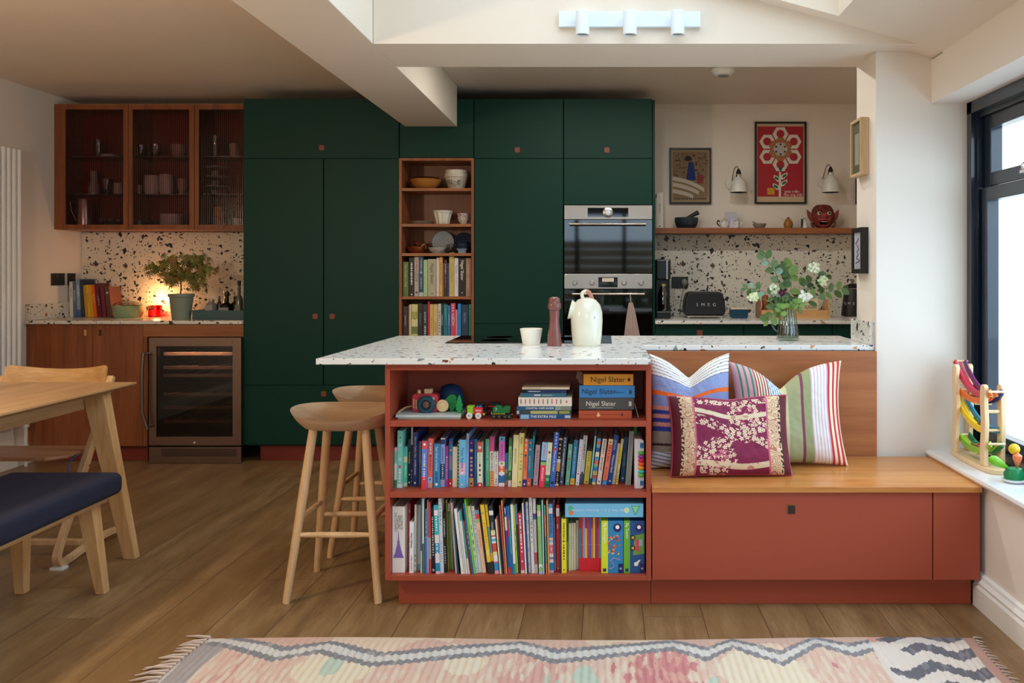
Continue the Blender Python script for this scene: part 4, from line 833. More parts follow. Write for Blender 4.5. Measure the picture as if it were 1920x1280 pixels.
niche_row([
(165,218,860,'3c2e2e','~@a89890@.6@12','dark brown cookery book, first on the lower niche shelf'),
(221,236,850,'50383c',None,'narrow plum brown book in the lower row'),
(238,263,838,'dccc98',None,'narrow cream book in the lower row'),
(266,342,835,'d8d08c:.2,a8a858:.2,e0d8a0:.2,788048:.2,c8c080:.2','o@485028@.6@.2/o@485028@.3@.2','cookery book with mottled yellow green spine'),
(346,396,825,'2c2a30','~@787880@.6@8','near black cookery book with faint lettering'),
(401,458,835,'303430','~@c8c8c0@.65@8/~@e8e8e0@.3@6','dark green black cookery book with pale lettering'),
(461,484,805,'b82850',None,'tall narrow crimson book among the lower niche cookery books'),
(486,526,835,'d8b864','~@a08030@.5@9','ochre yellow book in the lower niche row'),
(528,580,835,'dcbc80','~@b07838@.4@9','buff tan book in the lower niche row'),
(584,621,830,'d0d0cc','~@484848@.7@6/~@707070@.4@4','light grey book in the lower niche row'),
(623,645,850,'203c34','~@e0e8e0@.6@12','narrow bottle green book with white lettering'),
(649,700,835,'207888','~@60b8c8@.75@5/o@185868@.4@.5','teal cookery book in the lower niche row'),
(703,729,850,'2888b8','~@c0e0f0@.6@8','narrow sky blue book'),
(736,792,822,'d04868','LEON@f4e8ec@.55@.8/~@f0c0d0@.85@4','pinkish red cookery book with large four letter name'),
(795,817,900,'e088a0:.9,f4f4f4:.1',None,'short narrow pink book'),
(821,858,828,'2c90d0','~@1868a0@.6@5','bright azure book in the lower niche row'),
(862,948,840,'243c58:.85,286878:.15','~@6c88a8@.65@10','thick navy blue cookery book'),
(953,983,835,'109068','~@60c8a0@.85@3','emerald green book ending the lower row')], 1280, NS[4], TY + .02)

# ---------------------------------------------------------------- books on the left counter
OUT = []; y = 5.95; W4 = lambda a: X(a / 4, y); zc = T1 + .0003
for a, b, xt, top, bands, title, lab in [
(524,549,495,388,'d8d4cc','~@404040@.7@12','slim white leaning cookery book, first on the counter'),
(552,576,520,385,'5c6c8c','~@d0d8e8@.6@8','grey blue leaning book on the counter'),
(580,607,556,370,'88a0b0:.8,4868a0:.2','~@f0f0f0@.7@8','pale blue leaning book on the counter'),
(610,634,590,372,'283450',None,'tall navy leaning book on the counter'),
(640,660,608,415,'c88c20',None,'amber leaning book beside the tall navy one'),
(662,682,632,412,'e0b428','~@806010@.6@8','yellow leaning book with dark lettering on the counter'),
(684,704,658,412,'d8a420',None,'mustard leaning book on the counter'),
(706,728,684,412,'e8641c','~@f8c890@.6@6','bright orange leaning book on the counter'),
(740,768,706,400,'64182c','~@c08898@.5@5','maroon leaning book on the counter'),
(772,800,748,430,'782c40',None,'wine red leaning book on the counter'),
(806,842,780,425,'6c3c34','o@d8b8a0@.8@.5','brown leaning book ending the row on the counter')]:
    OUT.append([W4(a), W4(b), W4(xt) - W4(a), (655 - top) / 4 / (F / y), y, T1, .14, bands, title, lab, dict(name='cookery_book')])
settle(OUT, XL + .022, 0)
# tall books on the wall shelf
for a, b, top, c, t_, lab in ((1229, 1231.2, 370, 'd8d0c0', None, 'thin cream book standing against the cupboard on the wall shelf'), (1231.6, 1243, 361, 'e8e6dc', 'Anna Jones@282828@.55@.32/#@303030@.05@.2', 'tall white cookery book standing on the wall shelf')):
    y = 5.95; book('cookery_book', max(X((a + b) / 2, y), TX1 + .006 + (.012 if b > 1240 else 0) + (.012 if b > 1240 else 0)), y, SHZ, X(b, y) - X(a, y), .16, Z(top, y) - SHZ, c, 0, t_, label=lab)
# ================================================================ toys on the top shelf of the bookcase
y = 3.18; z = SH[2] + .0003; q = lambda p: X(720 + p / 7.385, y); sc1 = y / F / 7.385
zz = lambda p, b=770: z + (b - p) * sc1
# two large thin books lying flat with the toys on top
flat(q(205), q(1065), 3.165, z, zz(771, 795), 'b4d0bc', None, 'thin sage picture book lying flat under a larger one beneath the toy camera', dp=.19)
zb1 = zz(771, 795) + .0003
flat(q(180), q(1075), 3.16, zb1, zb1 + .009, 'c4d4d4', None, 'thin pale picture book lying under the toy camera and wooden trees', dp=.2)
zt_ = zb1 + .0095
t = thing('toy_camera', 'red toy camera with teal lens on flat picture books', 'toy camera', (q(535), 3.22, zt_), local=True)
w_, h_ = q(720) - q(355), (735 - 480) * sc1
m = MB(); m.prism([(a - w_ / 2, b) for a, b in rbox(w_, h_, .012)], 0, .045, 'y'); O('body', m, mat('#c83848', .4), t, .003)
lx = q(560) - q(535); O('lens', MB().lathe([(.0, .0)], (0, 0, 0), 4) if 0 else MB().lathe([(.033, 0), (.034, .012), (.028, .018), (.02, .018), (.018, .008), (0, .008)], (lx, 0, (735 - 625) * sc1), 28, 0, lobes=14, la=.03, M=RX).lathe([(.016, .0082), (.012, .013), (0, .015)], (lx, 0, (735 - 625) * sc1), 20, 1, M=RX), [mat('#184858', .4), mat('#6c5048', .15)], t)
O('flash', MB().box(-w_ / 2 + (515 - 355) * sc1, -w_ / 2 + (625 - 355) * sc1, .008, .04, h_ - .001, h_ + .018), M_TOYW, t, .004)
O('shutter_button', MB().lathe([(.009, 0), (.009, .004), (.007, .005), (.007, .012), (.004, .015), (0, .015)], (-w_ / 2 + (440 - 355) * sc1, .02, h_ - .001), 14), M_TOYW, t)
m = MB()
for i in range(2):
    for k in range(5 - i * 0): m.lathe([(.003, 0), (.003, .0008), (0, .0008)], (-w_ / 2 + (380 + i * 36 - 355) * sc1, 0, (735 - 560 - k * 26 - i * 12) * sc1), 10, M=RX)
O('studs', m, mat('#e8c890', .5), t); O('viewfinder', MB().lathe([(.006, 0), (.006, .001), (0, .001)], (-w_ / 2 + (652 - 355) * sc1, 0, (735 - 548) * sc1), 14, M=RX), M_WHITE, t)
O('wrist_strap', MB().tube([(-w_ / 2 - .002, .03, .02), (-w_ / 2 - .03, .02, .014), (-w_ / 2 - .048, .0, .002), (-w_ / 2 - .052, -.02, -.004), (-w_ / 2 - .050, -.03, -.006)], .004, 8), mat('#c8a878', .8), t)
O('wooden_disc_toy', MB().lathe([(.022, -.007), (.024, 0), (.022, .007), (.016, .008), (.014, .005), (.008, .006), (0, .007)], (q(775) + .002, 3.222, zt_ + .0243), 24, M=RX), M_TOYW, label='round wooden disc with a hub standing between the camera and green trees', cat='toy')
def outline(pts, s_, cx, z0): return [(cx + a * s_, z0 + b * s_) for a, b in pts]
tree = [(-.10, 0), (.12, 0), (.08, .10), (.18, .22), (.34, .30), (.36, .46), (.30, .60), (.22, .66), (.28, .80), (.16, .95), (0, 1), (-.14, .94), (-.24, .84), (-.38, .72), (-.36, .56), (-.44, .48), (-.36, .36), (-.22, .32), (-.16, .16)]
O('wooden_tree_toy', MB().prism(outline(tree, (700 - 455) * sc1, q(905), zt_ + .0002), 3.235, 3.25, 'y'), mat('#109048', .5), bevel=.002, label='green wooden leafy tree toy beside the red camera', cat='toy')
fir = [(-.14, 0), (.14, 0), (.07, .1), (.20, .18), (.14, .34), (.20, .38), (.11, .58), (.13, .62), (.07, .82), (0, 1), (-.07, .82), (-.13, .62), (-.11, .58), (-.20, .38), (-.14, .34), (-.20, .18), (-.07, .1)]
O('wooden_tree_toy', MB().prism(outline(fir, (715 - 460) * sc1, q(1025), zt_ + .0002), 3.205, 3.22, 'y'), mat('#18a050', .5), bevel=.002, label='green wooden pointed fir tree toy at the end of the flat books', cat='toy')
O('blue_cap', MB().lathe([(.0, 0), (.050, 0), (.054, .02), (.05, .06), (.035, .085), (.015, .094), (0, .095)], (q(800) + .01, 3.31, zt_ + .0002), 24), mat('#10386c', .7), label='dark blue domed toy standing behind the wooden disc and trees', cat='toy')
# small lime and red locomotive
def wheels(t, xs, r, y0, m_, hub):
    for x in xs:
        for yy in (y0, y0 + .034): O('wheel', MB().lathe([(r, -.003), (r, .003), (r * .6, .0035), (r * .5, .001), (0, .002)], (x, yy, r), 18, 0, M=RX).lathe([(r * .3, .003), (r * .3, .0045), (0, .005)], (x, yy, r), 12, 1, M=RX), [m_, hub], t)
yt = 3.17; t = thing('toy_locomotive', 'lime and red toy train engine with white wheels', 'toy train', (q(1260), yt, z), local=True)
k = sc1; L0 = -105 * k
O('chassis', MB().box(L0, 110 * k, .004, .028, .008, .016), mat('#1c1c20', .5), t, .001)
O('cab', MB().prism([(L0, .016), (L0 + 85 * k, .016), (L0 + 85 * k, 115 * k + .012), (L0 + 102 * k, 165 * k), (L0 + 92 * k, 178 * k), (L0 + 2 * k, 178 * k), (L0 - 10 * k, 160 * k), (L0, 120 * k + .01)], .002, .030, 'y'), mat('#8cc828', .4), t, .002)
O('boiler', MB().prism([(L0 + 86 * k, .016), (110 * k, .016), (110 * k, 130 * k), (95 * k, 155 * k), (L0 + 86 * k, 155 * k)], .002, .030, 'y'), mat('#d82830', .4), t, .002)
text(t, 'BRIO', ((L0 + 98 * k + 110 * k) / 2, .0014, .030), .010, M_WHITE, 0, 'nameplate')
O('buffer', MB().ball((116 * k, .016, .014), .006, sy=1.4), mat('#f0b828', .4), t)
O('button', MB().ball((30 * k, .016, 158 * k), .005).ball((70 * k, .016, 158 * k), .005), mat('#4878c8', .4), t)
wheels(t, (-72 * k, 52 * k), .0115, -.001, mat('#eeeeea', .4), mat('#c0c0c0', .3))
# green number 7 engine
t = thing('toy_locomotive', 'dark green toy engine numbered seven with many small wheels', 'toy train', (q(1620), 3.165, z), local=True)
O('chassis', MB().box(-130 * k, 145 * k, .004, .028, .008, .017), mat('#18181a', .5), t, .001)
m = MB()
for i in range(9): m.prism([((-125 + i * 22) * k, .0172), ((-115 + i * 22) * k, .0172), ((-122 + i * 22) * k, .021), ((-132 + i * 22) * k, .021)], .0022, .003, 'y')
O('hazard_stripes', m, mat('#e8c840', .5), t)
O('body_shell', MB().prism([(-110 * k, .021), (120 * k, .021), (130 * k, .036), (125 * k, .046), (60 * k, .048), (50 * k, .042), (20 * k, .042), (10 * k, .048), (-60 * k, .050), (-110 * k, .040)], .003, .029, 'y'), mat('#107038', .35), t, .002)
text(t, '7', (-62 * k, .0024, .034), .016, M_WHITE, 0, 'number')
wheels(t, (-90 * k, -20 * k, 60 * k, 120 * k), .008, -.001, mat('#2a2a2a', .4), mat('#c8b890', .3, 1))
O('buffer', MB().tube([(145 * k, .016, .014), (160 * k, .016, .014)], .004, 10), mat('#888888', .3, 1), t)
# black and red wagons behind
for x0, x1, yy, c1, lab in ((1230, 1400, 3.24, '20242c', 'dark grey toy wagon behind the lime engine'), (1400, 1660, 3.255, '14161c', 'black toy steam engine with red frame behind the green one')):
    t = thing('toy_wagon', lab, 'toy train', (q((x0 + x1) / 2), yy, z), local=True); a = (x1 - x0) * k / 2
    O('chassis', MB().box(-a, a, .004, .028, .008, .018), mat('#c02030' if x0 == 1400 else '#303030', .5), t, .001)
    O('body_shell', MB().box(-a * .9, a * .3, .004, .028, .018, .046).box(a * .3, a * .9, .008, .024, .018, .036), mat('#' + c1, .4), t, .003)
    if x0 == 1400: O('red_rail', MB().box(-a, a, .0, .004, .030, .034), mat('#d02030', .4), t, .001)
    wheels(t, (-a * .6, a * .6), .009, -.001, mat('#303030', .4), mat('#b8a888', .3, 1))
# tablet toy with beads on the middle shelf
yb_ = (EYE - MS) * F / (795 + 1240 / 10.24 - VY); yb_ = max(yb_, 3.14); q2 = lambda p: X(1080 + p / 10.24, yb_)
x0, x1 = q2(1125), BX1 - .024; hh = Z(795 + 285 / 10.24, yb_) - MS
t = thing('toy_tablet', 'white rounded toy tablet with teal corners and coloured beads', 'toy', ((x0 + x1) / 2, yb_, MS + .0003), local=True); w_ = x1 - x0
m = MB(); pts = [(w_ / 2 - .012, hh), (w_ / 2 - .002, hh - .006), (w_ / 2, hh - .016), (w_ / 2, .012), (w_ / 2 - .003, .003), (w_ / 2 - .012, 0), (-w_ / 2, 0), (-w_ / 2, hh)]
O('case', MB().prism(pts, 0, .17, 'y'), mat('#e4e4f2', .35), t, .002)
for a, b in ((.07, .16), (.82, .92)): O('corner_pad', MB().box(w_ * .08, w_ / 2 - .001, -.002, 0, hh * a, hh * b), mat('#1878a8', .4), t)
for i, c in enumerate(('60b838', '40c8b8', 'f0a020', 'f06020', 'd82050', '9838a0', '60b838')):
    O('bead', MB().ball((w_ * .20, -.001, hh * (.27 + i * .075)), .0098, sz=.8, sx=1.3, sy=.8), mat('#' + c, .35), t)
O('toy_board', MB().box(q2(1122), q2(1192), 3.27, 3.395, MS + .0003, .66), mat('#58a818', .5), label='upright lime green board behind the white toy tablet', cat='toy')
for o in C.objects:
    if o.name == 'toy_board': pass

# ================================================================ things on the island worktop
zt = T1 + .0003
def at(px, py, z_=T1): y_ = (EYE - z_) * F / (py - VY); return X(px, y_), y_
x, y = at(1039.5, 648); k = y / F
t = thing('pepper_mill', 'dusky pink brown wooden pepper mill beside the cream jug', 'pepper mill', (x, y, zt)); M_MILL = mat('#7c4640', .35, coat=.3)
O('body', MB().lathe([(0, 0), (13.5 * k, 0), (13.5 * k, 4 * k), (12.6 * k, 16 * k), (12.9 * k, 18 * k), (10 * k, 34 * k), (9 * k, 48 * k), (9.6 * k, 62 * k), (9.8 * k, 66 * k), (0, 66 * k)], (x, y, zt), 28), M_MILL, t)
O('head', MB().lathe([(10 * k, 66.6 * k), (12.5 * k, 71 * k), (12.8 * k, 77 * k), (10.5 * k, 82 * k), (11.2 * k, 84 * k), (10 * k, 89 * k), (5 * k, 91.5 * k), (0, 92 * k)], (x, y, zt), 28), M_MILL, t)
x, y = at(996, 646); k = y / F
def scal(r, z_): return (r, z_)
O('pinch_bowl', MB().lathe([(0, 0), (15 * k, 0), (16 * k, 2 * k), (21 * k, 30 * k), (19.8 * k, 30.5 * k), (15 * k, 5 * k), (0, 4 * k)], (x, y, zt), 32, lobes=8, la=.012), mat('#f2ede0', .4), label='small cream wavy-rimmed bowl on the induction hob edge', cat='bowl')
# jug shaped pitcher
x, y = at(1099, 647); k = y / F
t = thing('ceramic_jug', 'cream ceramic jug with side mouth and leather-bound loop handle', 'jug', (x, y, zt))
O('body', MB().lathe([(0, 0), (24 * k, 0), (26 * k, 3 * k), (28 * k, 20 * k), (29.5 * k, 45 * k), (29 * k, 62 * k), (25 * k, 76 * k), (17 * k, 85 * k), (8 * k, 89 * k), (0, 90 * k)], (x + 1 * k, y, zt), 36, lobes=2, la=.015), M_CREAM, t)
Mt = Matrix.Rotation(math.radians(-76), 3, 'Y')
O('spout', MB().lathe([(12 * k, -8 * k), (14.5 * k, 4 * k), (18 * k, 11 * k), (19 * k, 12.5 * k), (18 * k, 13 * k), (13 * k, 5 * k), (0, 2 * k)], (x - 18 * k, y, zt + 64 * k), 28, M=Mt), M_CREAM, t)
hp = [(x - 6 * k, y, zt + 87 * k), (x - 8 * k, y, zt + 96 * k), (x - 2 * k, y, zt + 101 * k), (x + 5 * k, y, zt + 99 * k), (x + 9 * k, y, zt + 92 * k), (x + 12 * k, y, zt + 84 * k)]
def smooth(pts, n=6):
    pts = [Vector(p) for p in pts]; P = [pts[0]] + pts + [pts[-1]]; o = []
    for i in range(1, len(P) - 2):
        for j in range(n):
            t_ = j / n; a, b, c, d = P[i - 1], P[i], P[i + 1], P[i + 2]
            o.append(.5 * ((2 * b) + (c - a) * t_ + (2 * a - 5 * b + 4 * c - d) * t_ ** 2 + (3 * b - a - 3 * c + d) * t_ ** 3))
    return o + [pts[-1]]
O('handle', MB().tube(smooth(hp), 3.4 * k, 10), M_CREAM, t)
O('leather_wrap', MB().tube(smooth(hp)[14:], 4.1 * k, 10), mat('#b88068', .6), t)
O('air_hole', MB().ball((x + 15 * k, y - 23.2 * k, zt + 53 * k), 2.3 * k), mat('#101010', .5), t)
# hob
yf, yk = 3.755, 4.17
hb = O('induction_hob', MB().box(X(835, yf), X(1147, yf), yf, yk, T1 + .0001, T1 + .005), M_GLOSSBLK, bevel=.001, label='flat black glass induction hob set in the island worktop', cat='hob')
m = MB()
for cx_2, cy_2, r in ((-.5, 3.88, .07), (-.5, 4.06, .07), (-.15, 3.97, .11)): m.lathe([(r, 0), (r, .0003), (r - .002, .0003), (r - .002, 0)], (cx_2, cy_2, T1 + .0051), 32)
O('zone_marking', m, mat('#3a3a3c', .4), hb)
# vase with flowers
x, y = at(1477, 637.5); k = y / F; vx, vy = x, y
t = thing('glass_jug_vase', 'ribbed clear glass jug with side handle holding flower stems', 'vase', (x, y, zt))
pr = [(19 * k, 0), (20.5 * k, 3 * k), (20 * k, 14 * k), (17 * k, 34 * k), (15 * k, 50 * k), (15.5 * k, 56 * k)]
O('body', MB().lathe([(0, 0)] + pr + [(14.6 * k, 56 * k), (14 * k, 50 * k), (16 * k, 34 * k), (19 * k, 14 * k), (18.5 * k, 4 * k), (0, 3 * k)], (x, y, zt), 72, lobes=24, la=.03), M_VGLASS, t)
O('handle', MB().tube(smooth([(x - 15.5 * k, y, zt + 44 * k), (x - 24 * k, y, zt + 43 * k), (x - 29 * k, y, zt + 32 * k), (x - 26 * k, y, zt + 22 * k), (x - 18.5 * k, y, zt + 16 * k)]), 2 * k, 10), M_VGLASS, t)
O('water', MB().lathe([(0, 3.3 * k), (18.0 * k, 4.3 * k), (18.4 * k, 14 * k), (17.2 * k, 24 * k), (0, 24 * k)], (x, y, zt), 32), glassy('water', '#c8ccb4', .02, .06), t)
random.seed(11)
def P3(px, py, dy=0): return Vector((X(px, y + dy), y + dy, Z(py, y + dy)))
GREENS = ['#3c5a24', '#48682c', '#587848', '#6a863c', '#304c2a', '#7c9c84']
def stem_only(pts, r=.0011): return MB().tube(smooth(pts), r, 6)
def leaf(m, p, d, n_, L_, W_, mi=0):
    d = d.normalized(); s_ = d.cross(n_).normalized(); n_ = s_.cross(d)
    prof = [(0, .1), (.2, .75), (.45, 1), (.75, .8), (1, .05)]; rows = []
    m.sm = True
    for t_, w_2 in prof:
        c = p + d * L_ * t_ - n_ * (L_ * .15 * t_ * t_); rows.append([m.v(c - s_ * W_ / 2 * w_2 + n_ * W_ * .12 * w_2), m.v(c), m.v(c + s_ * W_ / 2 * w_2 + n_ * W_ * .12 * w_2)])
    for A_, B2 in zip(rows, rows[1:]):
        for i in (0, 1): m.f([A_[i], A_[i + 1], B2[i + 1], B2[i]], mi)
    m.sm = False
mouth = P3(1478, 590)
def rim(dx=0, dy=0): return [Vector((x + dx * .3, y + dy * .3, zt + .02)), Vector((x + dx, y + dy, zt + 56 * k))]
spr = [ # (tip path px), leaf list
 ('eucalyptus_sprig', 'tall eucalyptus sprig rising highest above the glass jug', [(1466, 560), (1458, 520), (1444, 495), (1432, 478)], .03, 11, (1, 2, 5), 1.25),
 ('eucalyptus_sprig', 'eucalyptus sprig with broad olive leaves in the middle of the bunch', [(1480, 560), (1484, 525), (1478, 510), (1472, 500)], .034, 12, (0, 3), 1.35),
 ('eucalyptus_sprig', 'long eucalyptus sprig reaching towards the kettle', [(1505, 572), (1535, 553), (1560, 546), (1580, 540)], .03, 12, (0, 3, 2), 1.0),
 ('eucalyptus_sprig', 'eucalyptus sprig arching over the wooden tray towards the butter dish', [(1455, 560), (1430, 545), (1412, 540), (1398, 542)], .026, 10, (2, 5, 1), 1.0),
 ('eucalyptus_sprig', 'round-leaved sprig hanging low beside the jug handle', [(1462, 572), (1452, 578), (1448, 592), (1440, 602)], .030, 8, (3, 1), 1.2),
 ('eucalyptus_sprig', 'dark leafy sprig leaning right behind the white blossoms', [(1490, 565), (1505, 540), (1520, 528), (1548, 520)], .032, 9, (0, 4), 1.2)]
random.seed(4)
for nm, lab, path, Ls, n, gi, wf in spr:
    dyy = random.uniform(-.02, .03); pts = rim(random.uniform(-.015, .015), random.uniform(-.015, .015)) + [P3(a, b, dyy * (i + 1) / 3) for i, (a, b) in enumerate(path)]
    t = thing(nm, lab, 'foliage', pts[0]); S = smooth(pts); O('stem', MB().tube(S, .0012, 6), mat('#6a7048', .6), t)
    m = MB(); S2 = S[8:]
    for i in range(n):
        p = S2[int((i + .5) / n * (len(S2) - 1))]; d0 = (S2[min(len(S2) - 1, int((i + .5) / n * (len(S2) - 1)) + 1)] - p)
        if d0.length < 1e-6: d0 = S2[-1] - S2[-2]
        d0.normalize(); side = d0.cross(Vector((0, -1, .2))).normalized() * (1 if i % 2 else -1)
        Ls_ = Ls * 1.45; leaf(m, p, (d0 * .5 + side + Vector((0, random.uniform(-.3, .3), random.uniform(-.1, .2)))), Vector((random.uniform(-.3, .3), -1, random.uniform(.1, .6))), Ls_ * random.uniform(.8, 1.15), Ls_ * .66 * wf * random.uniform(.85, 1.1), i % len(gi))
    leaf(m, S2[-1], S2[-1] - S2[-3], Vector((0, -1, .3)), Ls, Ls * .7, 0)
    O('leaves', m, [mat(GREENS[g], .5) for g in gi], t)
def cluster(nm, lab, path, c, n, r, br, core, sub='blossom'):
    pts = rim(random.uniform(-.015, .015), -.01) + [P3(a, b, -.02) for a, b in path]; t = thing(nm, lab, 'flower', pts[0]); O('stem', MB().tube(smooth(pts), .0011, 6), mat('#6f8848', .6), t)
    m = MB(); p0 = pts[-1]; br *= 1.25; r *= 1.25
    for i in range(n):
        d = Vector((random.gauss(0, 1), random.gauss(0, .7), random.gauss(0, .8))).normalized() * br * random.random() ** .4; p = p0 + d; m.mi = i % 3
        for a in range(5):
            u = Vector((math.cos(a * 1.257), -.4, math.sin(a * 1.257))).normalized(); leaf(m, p, u, Vector((0, -1, 0)), r, r * .8, m.mi)
    O(sub, m, [mat(h, .6) for h in core], t)
cluster('white_blossom', 'frothy pale green blossom head arching up beside the eucalyptus', [(1495, 560), (1500, 525), (1512, 508), (1526, 502)], 0, 34, .006, .020, ('#e0ead0', '#c8dca8', '#f0f4e0'))
cluster('white_blossom', 'pale green blossom head lower down the same side', [(1498, 565), (1510, 545), (1530, 535), (1543, 526)], 0, 34, .006, .018, ('#d8e8b8', '#c4d898', '#f0f4e0'))
cluster('white_blossom', 'white starry blossoms in the centre right of the bunch', [(1490, 575), (1498, 562), (1508, 556)], 0, 26, .008, .026, ('#f6f6ee', '#eef0e0', '#dce8c0'))
cluster('white_blossom', 'cream blossom spray reaching out over the tray end', [(1455, 572), (1435, 562), (1412, 556)], 0, 34, .006, .020, ('#e8f0c8', '#d4e4a8', '#f4f6e0'))
cluster('white_blossom', 'pale blossom head tucked behind the dark red flower', [(1470, 560), (1458, 545), (1452, 540)], 0, 26, .006, .018, ('#d8e4c8', '#b8cc98', '#e8eed8'))
pts = rim(-.005, -.015) + [P3(1470, 570, -.03), P3(1466, 549, -.04)]; t = thing('crimson_flower', 'small deep crimson flower head in the middle of the bunch', 'flower', pts[0]); O('stem', MB().tube(smooth(pts), .001, 6), mat('#6f8848', .6), t)
m = MB()
for i in range(60):
    a, b = random.uniform(0, 6.28), random.uniform(-1, 1); d = Vector((math.cos(a) * math.sqrt(1 - b * b), math.sin(a) * math.sqrt(1 - b * b), b)); leaf(m, pts[-1] + d * .006, d, Vector((b, -1, .2)), .011, .008)
O('bloom', m, mat('#5c1038', .6), t)
for a, b in ((1462, 600), (1495, 585)):
    pts = rim(random.uniform(-.01, .01), -.012) + [P3(1478 + (a - 1478) * .6, 575, -.03), P3(a, b - 20, -.035), P3(a + 6, b, -.03)]
    t = thing('leafy_stem', 'curling light green leafy stem over the jug mouth, ' + ('by the handle' if a < 1478 else 'away from the handle'), 'foliage', pts[0]); O('stem', MB().tube(smooth(pts), .0012, 6), mat('#88a050', .6), t); m = MB(); S = smooth(pts)[7:]
    for i in range(7): leaf(m, S[int(i / 7 * (len(S) - 1))], Vector(((-1) ** i * .8, -.3, .4)), Vector((0, -1, .3)), .03, .024, i % 2)
    O('leaves', m, [mat('#7c9c48', .5), mat('#628a40', .5)], t)

# ================================================================ toaster counter
zt = T1 + .0003; yc = 5.80
def C2(px, Y=yc): return X(px, Y)
k = yc / F
# soda maker
x0, x1 = max(C2(1229), TX1 + .003), C2(1257); t = thing('soda_maker', 'tall black sparkling water maker with clear bottle beside the cupboards', 'soda maker', ((x0 + x1) / 2, yc, zt)); w_ = x1 - x0
zh = Z(486, yc)
O('body', MB().box(x0, x1, yc + .05, yc + .13, zt, zh), mat('#0c0c10', .3), t, .01); O('head', MB().box(x0, x1, yc - .03, yc + .049, Z(524, yc), zh), mat('#101014', .3), t, .01)
O('base', MB().box(x0, x1, yc - .03, yc + .049, zt, zt + .05), mat('#0c0c10', .3), t, .008)
O('button', MB().lathe([(.012, 0), (.012, .016), (0, .017)], ((x0 + x1) / 2 + .0, yc + .02, zh), 14), M_BLACK, t)
O('trim_strip', MB().box(x1 - .030, x1 - .020, yc - .033, yc - .0301, Z(523, yc), zh - .002), mat('#b0b4bc', .25, .6), t)
O('bottle', MB().lathe([(0, .051), (.030, .052), (.033, .08), (.033, .15), (.025, .19), (.016, .21), (.016, .225)], ((x0 + x1) / 2, yc + .005, zt), 20), glassy('bottle_glass', '#90a0a4', .02, .2), t)
O('collar', MB().lathe([(.02, 0), (.02, .016), (0, .016)], ((x0 + x1) / 2, yc + .005, zt + .218), 18), mat('#e0c898', .2, .8), t)
# toaster
x0, x1 = C2(1283), C2(1361); zt1 = Z(547, yc); t = thing('toaster', 'matt black retro two-slice toaster with chrome letters on the counter', 'toaster', ((x0 + x1) / 2, yc, zt)); w_ = x1 - x0; h_ = zt1 - zt - .016
pts = [(x0 + .012, zt + .018), (x1 - .012, zt + .018), (x1, zt + .05), (x1 - .006, zt + .12), (x1 - .022, zt1 - .01), (x1 - .045, zt1), (x0 + .045, zt1), (x0 + .022, zt1 - .01), (x0 + .006, zt + .12), (x0, zt + .05)]
O('body', MB().prism(pts, yc, yc + .17, 'y'), mat('#14151c', .45), t, .012, seg=4)
for yy in (.05, .10): O('slot', MB().box(x0 + .06, x1 - .06, yc + yy, yc + yy + .022, zt1 - .003, zt1 + .002), M_CHROME, t)
O('chrome_base', MB().box(x0 + .02, x1 - .02, yc - .004, yc + .168, zt + .008, zt + .018), M_CHROME, t, .003)
for a, b in ((x0 + .025, .01), (x1 - .035, .01), (x0 + .025, .14), (x1 - .035, .14)): O('foot', MB().box(a, a + .012, yc + b, yc + b + .012, zt, zt + .009), M_CHROME, t)
O('lever', MB().box(x1 - .005, x1 + .014, yc + .07, yc + .09, zt + .06, zt + .072).ball((x1 + .014, yc + .08, zt + .066), .012), M_CHROME, t)
for i, ch in enumerate('SMEG'): text(t, ch, (x0 + w_ * (.31 + i * .137), yc - .002, zt + h_ * .56), .030, mat('#e8e8ec', .2, .7), 0, 'chrome_letter', ext=.002, sx=1.1)
# butter dish
x0, x1 = C2(1370.5), C2(1403); t = thing('butter_dish', 'petrol blue rectangular dish with pale wooden lid beside the toaster', 'dish', ((x0 + x1) / 2, yc, zt))
O('dish', MB().prism([(x0 + .008, zt), (x1 - .008, zt), (x1 - .001, zt + .015), (x1, Z(580, yc)), (x0, Z(580, yc)), (x0 + .001, zt + .015)], yc, yc + .09, 'y'), mat('#12405e', .25), t, .003)
O('lid', MB().box(x0 - .001, x1 + .001, yc - .002, yc + .092, Z(580, yc) + .0003, Z(576.5, yc)), mat('#dccab0', .5), t, .003)
# wooden tray caddy
x0, x1 = C2(1424), C2(1556); t = thing('wooden_caddy', 'light wooden caddy tray with rounded ends behind the flowers', 'tray', ((x0 + x1) / 2, yc, zt)); H = Z(581, yc) - zt; HE = Z(561, yc) - zt
M_CAD = wood('caddy_wood', '#c08850', '#d8a870', '#e4ba84', 0)
for yy in (yc - .01, yc + .15): O('side_board', MB().box(x0 + .013, x1 - .013, yy, yy + .01, zt, zt + H), M_CAD, t, .001)
O('base_board', MB().box(x0 + .013, x1 - .013, yc + .0005, yc + .1495, zt, zt + .01), M_CAD, t)
for a in (x0, x1 - .012):
    e = [(yc - .01, zt), (yc + .16, zt), (yc + .16, zt + H)] + [(yc + .075 + .085 * math.cos(b), zt + H + (HE - H) * math.sin(b)) for b in [PI * i / 12 for i in range(1, 12)]] + [(yc - .01, zt + H)]
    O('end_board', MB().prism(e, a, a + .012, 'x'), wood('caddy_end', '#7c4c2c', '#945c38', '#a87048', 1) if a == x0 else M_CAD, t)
zc2 = zt + .0103
o = thing('sugar_tin', 'cream tin lettered sugar standing in the wooden caddy', 'tin', (C2(1520), yc + .07, zc2)); O('body', MB().box(C2(1507), C2(1537), yc + .03, yc + .12, zc2, Z(560, yc)), mat('#e8dcb4', .4), o, .004)
text(o, 'SUGAR', (C2(1522), yc + .029, Z(576, yc)), .034, mat('#28241c', .5), 0, 'lettering', sx=.8)
